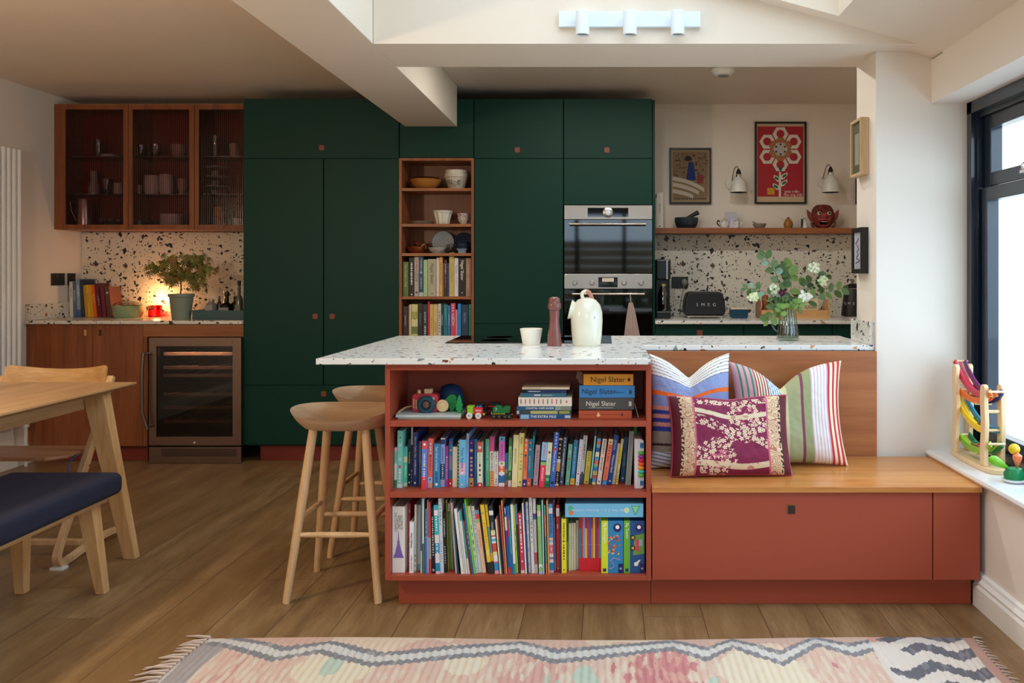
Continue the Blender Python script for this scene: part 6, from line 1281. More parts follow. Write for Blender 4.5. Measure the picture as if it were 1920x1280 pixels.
t = thing('basket_ornament', 'dark openwork ornament with a pale base between the plates', 'ornament', (N_(745), Yn, NS[2])); O('base', MB().lathe([(0, e), (6 * kn, e), (6 * kn, 2.5 * kn), (0, 2.5 * kn)], (N_(755), Yn, NS[2]), 16), mat('#a88c4c', .4), t)
m = MB(); random.seed(8)
for i in range(16):
    a = i * .8; c = Vector((N_(740) + math.cos(a) * .03, Yn + math.sin(a) * .02, NS[2] + .012 + random.random() * .045)); m.tube([c + Vector((math.cos(b) * .009, 0, math.sin(b) * .009)) for b in [j * PI / 4 for j in range(9)]], .0022, 5)
O('scrollwork', m, mat('#2c2428', .4, .3), t)
M_BW = terrazzo('blue_white_china', '#8ca0b4', .3, 3, [(0, '#24385c'), (.5, '#3c5478')])
cx = N_(888); O('footed_dish', MB().lathe([(9 * kn, e), (10 * kn, 0.001), (10 * kn, 4 * kn), (14 * kn, 9 * kn), (13 * kn, 9 * kn), (0, 5 * kn)], (cx, Yn - .03, NS[2]), 4, M=Matrix.Rotation(PI / 4, 3, 'Z')), M_BW, label='square footed blue and white dish at the niche side', cat='dish')
for i in range(3): bowl('rice_bowl', cx + .006, Yn - .03, NS[2] + (9.3 + i * 3.6) * kn, 12.5 * kn, 5 * kn, mat(('#3a4c64', '#54687c', '#2c4060')[i], .3), ('slate blue bowl, lowest of three on the square dish', 'paler blue bowl, middle of three on the square dish', 'navy blue bowl, topmost of three on the square dish')[i])
# ================================================================ inside the glass cabinet
Yg = CY + .13; kg = Yg / F
def G3(p): return X(p, Yg)
zb0 = CZ0 + .0184; levels = [zb0, CS[1] + .0003, CS[0] + .0003]
t = thing('metal_jug', 'tall silver metal jug with angular handle inside the glass cabinet', 'jug', (G3(158), Yg - .07, zb0)); Yj = CY + .07
O('body', MB().lathe([(0, 0), (13 * kg, 0), (13 * kg, 2 * kg), (11.5 * kg, 50 * kg), (12.5 * kg, 52 * kg), (11 * kg, 52 * kg), (0, 46 * kg)], (X(158, Yj), Yj, zb0), 28), mat('#c0b8a8', .25, .9), t)
O('handle', MB().tube([(X(147, Yj), Yj, zb0 + 48 * kg), (X(131.5, Yj), Yj, zb0 + 48 * kg), (X(134, Yj), Yj, zb0 + 30 * kg), (X(145, Yj), Yj, zb0 + 8 * kg)], .004, 8), mat('#b0a898', .25, .9), t)
random.seed(21)
M_CABG = glassy('tumbler_glass', '#d0ccd0', .03, .22); cnt = 0
cab = [ # px, level, radius px, height px, kind, label
 (190, 0, 8, 17, 'g', 'glass tumbler right beside the metal jug'), (208, 0, 8, 17, 'g', 'second glass tumbler on the jug shelf'), (224, 0, 7, 16, 'g', 'third glass tumbler, close to the divider'),
 (176, 1, 9, 44, 'c', 'tall pale glass carafe on the middle left cabinet shelf'), (200, 1, 10, 30, 'g', 'wide glass jar beside the pale carafe'), (222, 1, 8, 22, 'w', 'white mug next to the cabinet divider'),
 (184, 2, 8, 34, 'g', 'tall narrow glass on the highest cabinet shelf'), (205, 2, 14, 6, 'w', 'low white saucer dish on the highest cabinet shelf'),
 (258, 0, 7, 14, 'w', 'small white cup at the foot of the middle cabinet'), (282, 0, 16, 14, 'g', 'wide shallow glass bowl in the middle cabinet'), (322, 0, 20, 26, 'w', 'large white lidded pot in the middle cabinet'),
 (258, 1, 8, 18, 'y', 'straw coloured tumbler on the middle cabinet shelf'), (285, 1, 14, 36, 'w', 'tall white jar on the middle cabinet shelf'), (312, 1, 12, 38, 'w', 'second tall white jar beside it'), (342, 1, 9, 30, 'p', 'rosy white canister next to the second divider'),
 (264, 2, 9, 24, 'g', 'stemmed glass high in the middle cabinet'), (292, 2, 10, 26, 'g', 'round glass goblet high in the middle cabinet'), (335, 2, 14, 24, 'p', 'blush ceramic bowl high in the middle cabinet'),
 (404, 2, 9, 42, 'g', 'tall clear vase in the narrow end cabinet'), (440, 2, 9, 26, 'y', 'cream patterned tin in the narrow end cabinet'),
 (445, 0, 8, 18, 'w', 'white patterned cup beside the wooden canister')]
for p, lv, r, h, kd, lab in cab:
    r *= kg; h *= kg; x_ = G3(p); zl = levels[lv]; pr = {'g': [(0, 0), (r * .7, 0), (r * .8, h * .05), (r, h), (r * .93, h), (r * .7, h * .1), (0, h * .08)], 'w': [(0, 0), (r * .8, 0), (r, h * .2), (r, h * .95), (r * .9, h), (0, h)], 'y': [(0, 0), (r * .9, 0), (r, h), (0, h)], 'p': [(0, 0), (r * .6, 0), (r, h * .6), (r, h), (r * .9, h), (0, h * .3)], 'c': [(0, 0), (r, 0), (r * 1.1, h * .3), (r * .6, h * .6), (r * .7, h), (r * .6, h), (0, h * .4)]}[kd]
    O({'g': 'glass', 'w': 'white_crockery', 'y': 'tumbler', 'p': 'pink_crockery', 'c': 'carafe'}[kd], MB().lathe(pr, (x_, Yg, zl), 22), {'g': M_CABG, 'w': mat('#c8c0bc', .3), 'y': mat('#b8a890', .4), 'p': mat('#a88c8c', .35), 'c': mat('#a49c98', .2)}[kd], label=lab, cat='crockery')
for i in range(3):
    zl = levels[1] + i * .068; M_PL = mat('#9c9894', .25); L3 = ('lowest', 'middle', 'topmost')[i]
    O('cup', MB().lathe([(0, 0), (6 * kg, 0), (8 * kg, 8 * kg), (7 * kg, 8 * kg), (0, 2 * kg)], (G3(404), Yg, zl), 20), M_PL, label=f'{L3} of three stacked grey cups in the narrow end cabinet', cat='cup')
    O('saucer', MB().lathe([(0, .05), (8 * kg, .05), (21 * kg, .056), (21 * kg, .059), (0, .054)], (G3(408), Yg, zl), 28), mat('#c8c4c0', .2), label=f'{L3} grey plate layered between cups in the end cabinet', cat='plate')
O('wooden_canister', MB().lathe([(0, 0), (9 * kg, 0), (9 * kg, 20 * kg), (11 * kg, 20.5 * kg), (11 * kg, 27 * kg), (10.5 * kg, 28 * kg), (11 * kg, 29 * kg), (11 * kg, 38 * kg), (0, 38 * kg)], (G3(412), Yg, zb0), 24), mat('#b8824c', .5), label='tan wooden canister low in the narrow end cabinet', cat='canister')
# ================================================================ left counter
zt = T1 + .0003; Yl = 5.80; kl = Yl / F
def L_(p): return X(p, Yl)    # follows the current depth
Yl = 5.93; kl = Yl / F
t = thing('green_casserole', 'pale green round dish with glass lid between books and candle', 'dish', (L_(240), Yl, zt))
O('dish', MB().lathe([(0, 0), (22 * kl, 0), (25 * kl, 5 * kl), (26 * kl, 22 * kl), (25 * kl, 22 * kl), (22 * kl, 4 * kl), (0, 3 * kl)], (L_(240), Yl, zt), 36), mat('#8ca880', .3, coat=.4), t)
O('glass_lid', MB().lathe([(25.5 * kl, 22.3 * kl), (22 * kl, 27 * kl), (8 * kl, 31 * kl), (0, 31.5 * kl)], (L_(240), Yl, zt), 36).ball((L_(240), Yl, zt + 33 * kl), 3 * kl), glassy('lid_glass', '#d8d8d0', .05, .15), t)
Yl = 6.03; kl = Yl / F
t = thing('candle_jar', 'lit candle glowing in a small red glass jar', 'candle', (L_(291), Yl, zt)); r = 12 * kl
O('jar', MB().lathe([(0, 0), (r, 0), (r, 21 * kl), (r * .92, 21 * kl), (r * .92, 2 * kl), (0, 2 * kl)], (L_(291), Yl, zt), 28), glassy('red_glass', '#d81408', .05, .10), t)
O('wax', MB().lathe([(0, 2.1 * kl), (r * .9, 2.1 * kl), (r * .9, 11 * kl), (0, 11 * kl)], (L_(291), Yl, zt), 24), mat('#c83020', .5, emit='#ff2008', es=1.6), t)
O('flame', MB().lathe([(0, 0), (1.8 * kl, 1.5 * kl), (1.6 * kl, 4 * kl), (.6 * kl, 7.5 * kl), (0, 9 * kl)], (L_(291), Yl, zt + 12 * kl), 12), mat('#ffb050', .5, emit='#ffb868', es=60), t)
lt = bpy.data.lights.new('candle_light', 'POINT'); lt.energy = 1.6; lt.color = (1, .50, .18); lt.shadow_soft_size = .012
lo = bpy.data.objects.new('candle_light', lt); C.objects.link(lo); lo.location = (L_(293), Yl + .005, zt + 33 * kl)
Yl = 5.66; kl = Yl / F
t = thing('potted_acer', 'small feathery-leaved maple in a grey green pot on the counter', 'plant', (L_(340), Yl - .03, zt)); Y9 = Yl; xp = X(340, Y9)
O('pot', MB().lathe([(0, 0), (16 * kl, 0), (21 * kl, 42 * kl), (23 * kl, 43 * kl), (23 * kl, 48 * kl), (21 * kl, 48 * kl), (19 * kl, 42 * kl), (0, 42 * kl)], (xp, Y9, zt), 36), mat('#7c8474', .4), t)
O('soil', MB().lathe([(0, 43 * kl), (19.5 * kl, 43 * kl), (0, 44 * kl)], (xp, Y9, zt), 20), mat('#1c140e', .9), t)
brs = []; random.seed(17)
base = Vector((xp - .008, Y9, zt + 44 * kl)); top = Vector((X(339, Y9), Y9, Z(527, Y9)))
m = MB(); m.tube(smooth([base, base.lerp(top, .5) + Vector((.004, 0, 0)), top]), .0045, 8)
tips = []
for (a, b, dy) in ((285, 503, 0), (300, 492, .06), (318, 482, -.05), (345, 484, .04), (362, 478, -.04), (385, 484, .03), (396, 500, -.02), (378, 512, .05), (322, 524, -.05), (372, 530, .02), (350, 506, -.08), (330, 505, .08), (310, 512, 0)):
    p = Vector((X(a, Y9 + dy), Y9 + dy, Z(b, Y9 + dy))); mid = top.lerp(p, .5) + Vector((0, 0, .012)); m.tube(smooth([top, mid, p]), .0017, 5); tips += [p, mid.lerp(p, .4), mid.lerp(p, .75)]
O('stem', m, mat('#2c1c16', .7), t)
m = MB()
for p in tips:
    for j in range(4):
        c = p + Vector((random.uniform(-.042, .042), random.uniform(-.045, .045), random.uniform(-.03, .026))); ax = Vector((random.uniform(-.6, .6), random.uniform(-.3, .3), -.5)).normalized(); nn = Vector((random.uniform(-.3, .3), -1, random.uniform(.2, .9))).normalized(); mi = random.choice((0, 0, 1, 1, 2))
        sd = ax.cross(nn).normalized()
        for a in (-75, -48, -22, 0, 22, 48, 75):
            d = ax * math.cos(math.radians(a)) + sd * math.sin(math.radians(a)); leaf(m, c, d, nn, .054 * (1 - abs(a) / 160), .0062, mi)
O('foliage', m, [mat('#5c5c18', .5), mat('#7c7424', .5), mat('#8c6424', .5)], t)
Yl = 5.74; kl = Yl / F
t = thing('teal_tray', 'teal enamel tray of bottles at the counter end by the cupboards', 'tray', (L_(415), Yl, zt)); x0, x1 = L_(373), TX0 - .004
O('tray', MB().prism([(x0 + .012, zt), (x1 - .004, zt), (x1, zt + 17 * kl), (x1 - .004, zt + 17 * kl), (x1 - .008, zt + .006), (x0 + .018, zt + .006), (x0 + .004, zt + 17 * kl), (x0, zt + 17 * kl)], Yl - .10, Yl + .10, 'y').box(x0 + .006, x1 - .003, Yl - .105, Yl - .1, zt + .002, zt + 17 * kl).box(x0 + .006, x1 - .003, Yl + .1, Yl + .105, zt + .002, zt + 17 * kl), mat('#0e4448', .3, coat=.4), t)
zr = zt + .0064
def bottle(px, r, h, neck, c, lab, cap=None, lbl=None, y=Yl, sh=.6):
    r *= kl; h *= kl; x = X(px, y); o = thing('bottle', lab, 'bottle', (x, y, zr))
    O('body', MB().lathe([(0, 0), (r, 0), (r, h * sh), (r * .8, h * (sh + .08)), (neck * kl, h * (sh + .15)), (neck * kl, h), (0, h)], (x, y, zr), 24), c, o)
    if cap: O('cap', MB().lathe([(neck * kl * 1.2, h - .004), (neck * kl * 1.2, h + cap[0] * kl), (0, h + cap[0] * kl)], (x, y, zr), 18), mat(cap[1], .3, cap[2]), o)
    if lbl: O('label', MB().box(x - r * .7, x + r * .7, y - r - .002, y - r * .9, zr + h * lbl[1], zr + h * lbl[2]), mat(lbl[0], .6), o)
M_GB = mat('#8c8c88', .1); bottle(396, 10, 32, 5, M_GB, 'squat clear spirits bottle with a pale label', (3, '#b0a890', .4), ('#a49c90', .15, .75), sh=.75)
bottle(411, 5, 40, 2.2, mat('#4c4034', .2), 'slim amber bottle behind the squat clear one', y=Yl + .05)
bottle(425, 12, 44, 4, mat('#0c0a0a', .12), 'black rounded spirits bottle with a pale label', (4, '#101010', 0), ('#9c948c', .1, .45), sh=.5)
bottle(424, 4.5, 50, 4.5, mat('#948c84', .2, .8), 'silver cocktail shaker top rising behind the black bottle', y=Yl + .07, sh=.8)
bottle(441, 8, 40, 3, mat('#1a1c14', .12), 'dark bottle between the black one and the cupboards', y=Yl + .04)
bottle(448.5, 6.5, 62, 2.6, mat('#5c5c54', .1), 'tall clear bottle with black cap next to the cupboards', (8, '#0c0c0c', 0), ('#8c8478', .12, .4), y=Yl - .02, sh=.55)

# ================================================================ stools
def stool(name, cx, cy, lab, rz=0):
    t = thing(name, lab, 'stool', (cx, cy, 0), rz, local=True); bm_ = MB()
    def srf(u, v, bot=0):
        a = u * 2 * PI; r = v; c_, s_ = math.cos(a), math.sin(a); e = (abs(c_) ** 2.5 + abs(s_) ** 2.5) ** (-1 / 2.5)
        wx_, wy_ = .205, .165; x_, y_ = c_ * e * wx_ * r, s_ * e * wy_ * r
        dish = .045 * r ** 2.6; rise = .018 * (abs(c_) ** 2) * r ** 2 + (.012 * s_ if s_ > 0 else -.014 * -s_) * r * r * 0 - (.016 * max(0, -s_) ** 2) * r * r + .010 * max(0, s_) ** 2 * r * r
        if not bot: return (x_, y_, .645 + dish + rise)
        return (x_ * .74 + (x_ * .26) * (v > .98) * 0, y_ * .74, .622 + .010 * r * r)
    bm_.grid(lambda u, v: srf(u, v), 56, 14); bm_.grid(lambda u, v: srf(1 - u, v, 1), 56, 8)
    rim_t = [srf(i / 56, 1) for i in range(57)]; rim_b = [srf(i / 56, 1, 1) for i in range(57)]
    bm_.grid(lambda u, v: tuple(Vector(rim_b[int(round(u * 56))]).lerp(Vector(rim_t[int(round(u * 56))]), v) + Vector(((rim_t[int(round(u * 56))][0] - rim_b[int(round(u * 56))][0]) * .12 * math.sin(v * PI), (rim_t[int(round(u * 56))][1] - rim_b[int(round(u * 56))][1]) * .12 * math.sin(v * PI), 0))), 56, 6)
    bmesh.ops.remove_doubles(bm_.b, verts=bm_.b.verts, dist=.0004)
    O('seat', bm_, M_STOOLS, t)
    L = {}
    for sx_ in (-1, 1):
        for sy_ in (-1, 1):
            a, b = Vector((sx_ * .100, sy_ * .085, .632)), Vector((sx_ * .172, sy_ * .172, .0)); L[sx_, sy_] = (a, b)
            O('leg', MB().tube([a, a.lerp(b, .35), a.lerp(b, .97), b], [.0165, .018, .0145, .0135], 14), M_STOOL, t)
    P = lambda k_, z_: L[k_][0].lerp(L[k_][1], (.632 - z_) / .632)
    for k1, k2, z_ in (((-1, -1), (1, -1), .245), ((-1, 1), (1, 1), .245), ((-1, -1), (-1, 1), .30), ((1, -1), (1, 1), .30)):
        a, b = P(k1, z_), P(k2, z_); O('stretcher', MB().tube([a, a.lerp(b, .3), a.lerp(b, .7), b], [.0085, .0115, .0115, .0085], 12), M_STOOL, t)
    return t
s1 = stool('bar_stool', -1.018, 3.352, 'pale wooden bar stool with scooped seat, nearer the rug')
s2 = copy_thing(s1, (-1.018, 3.86, 0), 0, 'pale wooden bar stool standing behind the nearer one, half hidden by the bookcase')

# ================================================================ dining table
TX, TYb = -2.065, 3.76; TZ0 = .75
tb = thing('dining_table', 'light oak dining table with thin chamfered top and splayed legs', 'table', (-2.55, 2.6, 0))
xl, yf = -3.0, 1.55
m = MB(); a = .022
top = [(xl, yf), (TX, yf), (TX, TYb), (xl, TYb)]; ins = [(xl + .05, yf + .05), (TX - .05, yf + .05), (TX - .05, TYb - .05), (xl + .05, TYb - .05)]
v1 = [m.v((p[0], p[1], TZ0)) for p in top]; v2 = [m.v((p[0], p[1], TZ0 - .008)) for p in top]; v3 = [m.v((p[0], p[1], TZ0 - .028)) for p in ins]
m.f(v1); m.f(v3[::-1])
for i in range(4): m.f([v1[i], v2[i], v2[(i + 1) % 4], v1[(i + 1) % 4]]); m.f([v2[i], v3[i], v3[(i + 1) % 4], v2[(i + 1) % 4]])
O('tabletop', m, M_OAK_Y, tb, .001)
zu = TZ0 - .0285
O('apron', MB().box(TX - .155, TX - .13, 2.96, TYb - .16, zu - .065, zu).box(TX - .160, TX - .125, yf + .15, 2.96, zu - .098, zu), M_OAK_Y, tb, .001)
O('apron', MB().box(xl + .13, xl + .155, yf + .15, TYb - .16, zu - .075, zu), M_OAK_Y, tb); O('apron', MB().box(xl + .155, TX - .16, TYb - .17, TYb - .145, zu - .065, zu).box(xl + .155, TX - .16, yf + .15, yf + .175, zu - .075, zu), M_OAK_X, tb)
def tleg(x0, x1, y0, y1):
    m = MB(); A_ = [(x0 - .045, y0 - .025), (x0 + .045, y0 - .025), (x0 + .045, y0 + .03), (x0 - .045, y0 + .03)]; B2 = [(x1 - .026, y1 - .02), (x1 + .026, y1 - .02), (x1 + .026, y1 + .02), (x1 - .026, y1 + .02)]
    va = [m.v((p[0], p[1], zu)) for p in A_]; vb = [m.v((p[0], p[1], 0)) for p in B2]; m.f(va); m.f(vb[::-1])
    for i in range(4): m.f([va[i], vb[i], vb[(i + 1) % 4], va[(i + 1) % 4]])
    O('leg', m, M_OAK_Z, tb, .003)
tleg(-2.155, -2.045, 3.61, 3.685); tleg(-2.9, -2.99, 3.61, 3.685); tleg(-2.155, -2.045, 1.72, 1.64); tleg(-2.9, -2.99, 1.72, 1.64)
# child's chair at the table head
ch = thing('high_chair', 'adjustable bentwood child chair with curved backrest at the table head', 'chair', (-2.52, 3.85, 0)); cxm = -2.515
M_BENT = wood('bentwood', '#b8864c', '#cc9c60', '#deb47c', 0, .4); M_BENTZ = wood('bentwood_side', '#c89a68', '#dab080', '#e8c69a', 2)
m = MB()
def bk(u, v, o_=0):
    x_ = (u - .5) * 2; zt2 = .812 - .028 * (1 - x_ ** 2) - (.012 if abs(x_) > .97 else 0); zb2 = .66 + .02 * (x_ * x_)
    return (cxm + x_ * .232, 3.95 - .065 * x_ * x_ + .02 * v + o_, zb2 + (zt2 - zb2) * v)
m.grid(lambda u, v: bk(u, v), 24, 6); m.grid(lambda u, v: bk(1 - u, v, .012), 24, 6)
for uu in ((0,), (1,)): m.grid(lambda u, v, a=uu[0]: bk(a, v, .012 * u), 1, 6)
m.grid(lambda u, v: bk(u, 1, .012 * v), 24, 1); m.grid(lambda u, v: bk(u, 0, .012 * v), 24, 1)
bmesh.ops.remove_doubles(m.b, verts=m.b.verts, dist=.0003); O('backrest', m, M_BENT, ch)
for xs in (-2.272, -2.76):
    O('side_frame', MB().tube(smooth([(xs, 3.925, .755), (xs, 3.86, .64), (xs, 3.76, .45), (xs, 3.66, .27), (xs, 3.555, .10), (xs, 3.535, .045), (xs, 3.56, .021), (xs, 3.62, .021), (xs, 3.74, .036), (xs, 3.88, .045), (xs, 3.99, .036), (xs, 4.05, .018)]), 1, flat=(.030, .024)), M_BENTZ, ch, .003)
    O('upright_slat', MB().tube(smooth([(xs + (.022 if xs > -2.5 else -.022), 3.87, .60), (xs + (.022 if xs > -2.5 else -.022), 3.80, .57), (xs + (.0 if xs > -2.5 else 0), 3.74, .44), (xs, 3.645, .27)]), 1, flat=(.022, .020)), M_BENTZ, ch)
    m = MB()
    for i, (yy, z_) in enumerate(((3.73, .39), (3.69, .32), (3.65, .25), (3.77, .46), (3.80, .52))): m.lathe([(.004, 0), (.004, .001), (0, .001)], (xs + .0145, yy + .004, z_), 8, M=Matrix.Rotation(PI / 2, 3, 'Y'))
    O('bolt', m, mat('#3c3428', .5), ch)
m = MB(); pts = [(cxm - .225, 3.86), (cxm - .21, 3.66), (cxm - .15, 3.60), (cxm + .15, 3.60), (cxm + .21, 3.66), (cxm + .225, 3.86)]
O('seat_plate', m.prism(pts, .435, .45, 'z'), wood('seat_ply', '#8c5c38', '#a87450', '#ba8860', 0), ch, .004)
O('cross_bar', MB().tube([(-2.76, 3.75, .05), (-2.272, 3.75, .05)], 1, flat=(.03, .02)), M_BENTZ, ch); O('foot_pad', MB().box(-2.30, -2.245, 3.53, 3.57, 0, .010), M_WHITE, ch); O('foot_pad', MB().box(-2.79, -2.735, 3.53, 3.57, 0, .010), M_WHITE, ch)
O('blue_strap', MB().tube(smooth([(-2.29, 3.70, .445), (-2.315, 3.685, .41), (-2.31, 3.67, .37), (-2.28, 3.655, .345)]), 1, flat=(.05, .004)), mat('#34508c', .7), ch)
# upholstered bench beside the table
bn = thing('upholstered_bench', 'long bench with navy blue padded seat on tapered pale wood legs', 'bench', (-2.09, 2.6, 0)); M_NV = fabric('navy_wool', '#10132a', '#1a1e36', 300)
O('cushion', MB().box(-2.315, -1.872, 1.75, 3.325, .375, .46), M_NV, bn, .028, seg=5)
O('seat_base', MB().box(-2.27, -1.915, 1.80, 3.285, .352, .378), M_OAK_Y, bn, .002)
def bleg(x0, x1, y0, y1):
    m = MB(); va = [m.v((x0 + a * .031, y0 + b * .028, .352)) for a, b in ((-1, -1), (1, -1), (1, 1), (-1, 1))]; vb = [m.v((x1 + a * .018, y1 + b * .018, 0)) for a, b in ((-1, -1), (1, -1), (1, 1), (-1, 1))]
    m.f(va); m.f(vb[::-1])
    for i in range(4): m.f([va[i], vb[i], vb[(i + 1) % 4], va[(i + 1) % 4]])
    O('leg', m, M_OAK_Z, bn, .003)
bleg(-1.965, -1.935, 3.24, 3.285); bleg(-2.225, -2.245, 3.24, 3.285); bleg(-1.965, -1.935, 1.85, 1.81); bleg(-2.225, -2.245, 1.85, 1.81)
# pendant over the table, out of the picture but mirrored in the oven glass
pd = thing('pendant_lamp', 'warm glass pendant lamp hanging over the dining table', 'pendant lamp', (-2.5, 1.9, 1.75)); O('cord', MB().tube([(-2.5, 1.9, 1.95), (-2.5, 1.9, CZ)], .003, 6), M_BLACK, pd)
O('globe', MB().ball((-2.5, 1.9, 1.86), .10, n=20), mat('#ffe8c0', .4, emit='#ffd9a0', es=8), pd)
lt = bpy.data.lights.new('pendant_light', 'POINT'); lt.energy = 44; lt.color = (1, .82, .60); lt.shadow_soft_size = .1; lo = bpy.data.objects.new('pendant_light', lt); C.objects.link(lo); lo.location = (-2.5, 1.9, 1.72)

# ================================================================ cushions
def cushion(lab, cx, cy, z0, w_, h_, T_, dent, colf, lean=-12, yaw=0, pinch=.10, n=90, skew=0, mats=None, topf=None, dw=.35):
    def P(u, v, s_):
        a, b = (u - .5) * 2, (v - .5) * 2
        ea = 1 - pinch * (1 - b * b) * 1.0; eb = 1 - pinch * .6 * (1 - a * a)
        x_ = a * w_ / 2 * ea; z_ = b * h_ / 2 * eb
        k_ = max(0, (b + .2) / 1.2) ** 1.5; z_ -= dent * h_ * k_ * math.exp(-(abs(a - skew) ** 1.25 / dw ** 1.25))
        th = T_ / 2 * max(0, (1 - a ** 4)) ** .5 * max(0, (1 - b ** 4)) ** .5 * (1 - .35 * k_ * math.exp(-((a - skew) / .22) ** 2))
        wr = .004 * noise.noise(Vector((a * 3 + cx * 9, b * 3, s_))) + .0015 * noise.noise(Vector((a * 9, b * 9, s_ + cx)))
        return (x_, -s_ * (th + wr * (1 - max(abs(a), abs(b)) ** 6)), z_ + h_ / 2)
    m = MB(); m.grid(lambda u, v: P(u, v, 1), n, n, colf); m.grid(lambda u, v: P(1 - u, v, -1), n, n, lambda u, v: colf(1 - u, v)); bmesh.ops.remove_doubles(m.b, verts=m.b.verts, dist=.0003)
    R_l = Matrix.Rotation(math.radians(lean), 3, 'X')
    for v in m.b.verts: v.co = R_l @ v.co
    lo_ = min(v.co.z for v in m.b.verts); bmesh.ops.translate(m.b, verts=m.b.verts, vec=(0, 0, -lo_))
    return O('cushion', m, M_PRINT, loc=(cx, cy, z0), rot=(0, 0, math.radians(yaw)), label=lab, cat='cushion')
def c_blue(u, v):
    b = v + .02 * math.sin(u * 5)
    if b > .80: return '#3c3430' if (b * 30) % 1 < .16 else '#f0ece8'
    if b > .665: return '#8c9ccc' if noise.noise(Vector((u * 60, v * 90, 0))) > -.1 else '#98a8d4'
    if b > .625: return '#f06c20'
    if b > .53: return '#8090c0'
    for lo_, hi_, c in ((.49, .53, '#d89488'), (.455, .49, '#2c3c98'), (.42, .455, '#d89488'), (.385, .42, '#2c3c98'), (.35, .385, '#d89488'), (.31, .35, '#2c3c98'), (.21, .31, '#a09888'), (.19, .21, '#38201c'), (.14, .19, '#a09888')):
        if lo_ <= b < hi_: return c
    return '#6c90b8' if ((b * 34 + u * 4) % 1) < .32 else '#e8ecf0'
def c_str(u, v):
    a = u
    if a < .19: return '#3c8c70' if (a > .02 and (a / .052) % 1 < .34) else '#d8a4b0'
    if a < .31: return '#a05038' if ((a - .19) / .026) % 1 < .5 else '#ece4d4'
    if a < .42: return '#3c5c94' if ((a - .31) / .024 + v * 2) % 1 < .25 else '#d4e0ec'
    if a < .48: return '#d8d4a0'
    if a < .60: return '#a8ac80' if a < .555 or a > .59 else '#a8ac80'
    if a < .625: return '#84405c'
    if a < .70: return '#9ca474'
    if a < .86: return '#d4b4c4' if ((a - .70) / .03) % 1 < .35 else '#ece8e4'
    return '#c83038' if ((a - .86) / .047) % 1 < .48 else '#ece0c0'
def c_red(u, v):
    uu = min(u, 1 - u); n1 = noise.noise(Vector((u * 46, v * 34, 3))); n2 = noise.noise(Vector((u * 22, v * 16, 9)))
    if uu < .012 or v < .012 or v > .985: return '#c05870'
    if uu < .075: return '#5c1020'
    if uu < .095: return '#3c1c18' if n1 > 0 else '#d8bc94'
    if uu < .185: return '#b87868' if (v * 26 + n2 * 2) % 1 < .35 else '#e0c49c'
    if uu < .20: return '#d06880'
    base = '#821a46'; pv = Vector((u * 24, v * 17, 0)); ds, ps = noise.voronoi(pv); dv = pv - ps[0]; fl = math.hypot(dv.x, dv.y) < .40 + .13 * math.cos(5 * math.atan2(dv.y, dv.x) + ps[0].x * 7); fc = math.hypot(dv.x, dv.y) < .15
    cream = '#d88c8c' if fc else ('#ead8ba' if fl else base)
    for c0, am, ph, wd in ((.60, .10, 0.3, .035), (.36, .12, 3.4, .03)):
        s_ = c0 + am * math.sin(u * 7.5 + ph)
        if abs(v - s_) < wd * 1.9: return cream
    if abs(v - (.80 - .10 * u + .03 * math.sin(u * 9))) < .030: return '#e0ccac' if n2 > -.3 else '#c89c80'
    if abs(v - (.13 + .03 * math.sin(u * 8))) < .035: return '#e0ccac' if n2 > -.3 else '#c08878'
    for a, b, r, c1 in ((.62, .74, .13, '#d46c80'), (.36, .22, .15, '#d87888'), (.60, .48, .06, '#e8a49c'), (.42, .38, .07, '#d89490'), (.72, .62, .07, '#e8c8b0')):
        d = math.hypot((u - a) * 1.35, v - b)
        if d < r * (1.45 + n2 * .6): return (c1 if n1 > -.1 else '#f0dcc0') if (fl and d < r * .9) else cream
    if abs(v - .92) < .035: return cream
    return base if n2 > -.35 else '#701840'
sz = .4515
cushion('blue and white cushion with orange line, wedged beside the bookcase', .345, 3.40, sz, .33, .475, .13, .22, c_blue, -14, 0, .06, n=230, skew=-.03, dw=.55)
cushion('tall cushion with vertical red, green and pink stripes', X(1481, 3.45), 3.445, sz, .47, .43, .14, .25, c_str, -14, 0, .11, n=230, skew=-.12, dw=.38)
cushion('plum red floral quilted cushion in front of the two striped ones', X(1371, 3.27), 3.265, sz, .475, .315, .12, .05, c_red, -16, 3, .05, n=280, dw=.5)

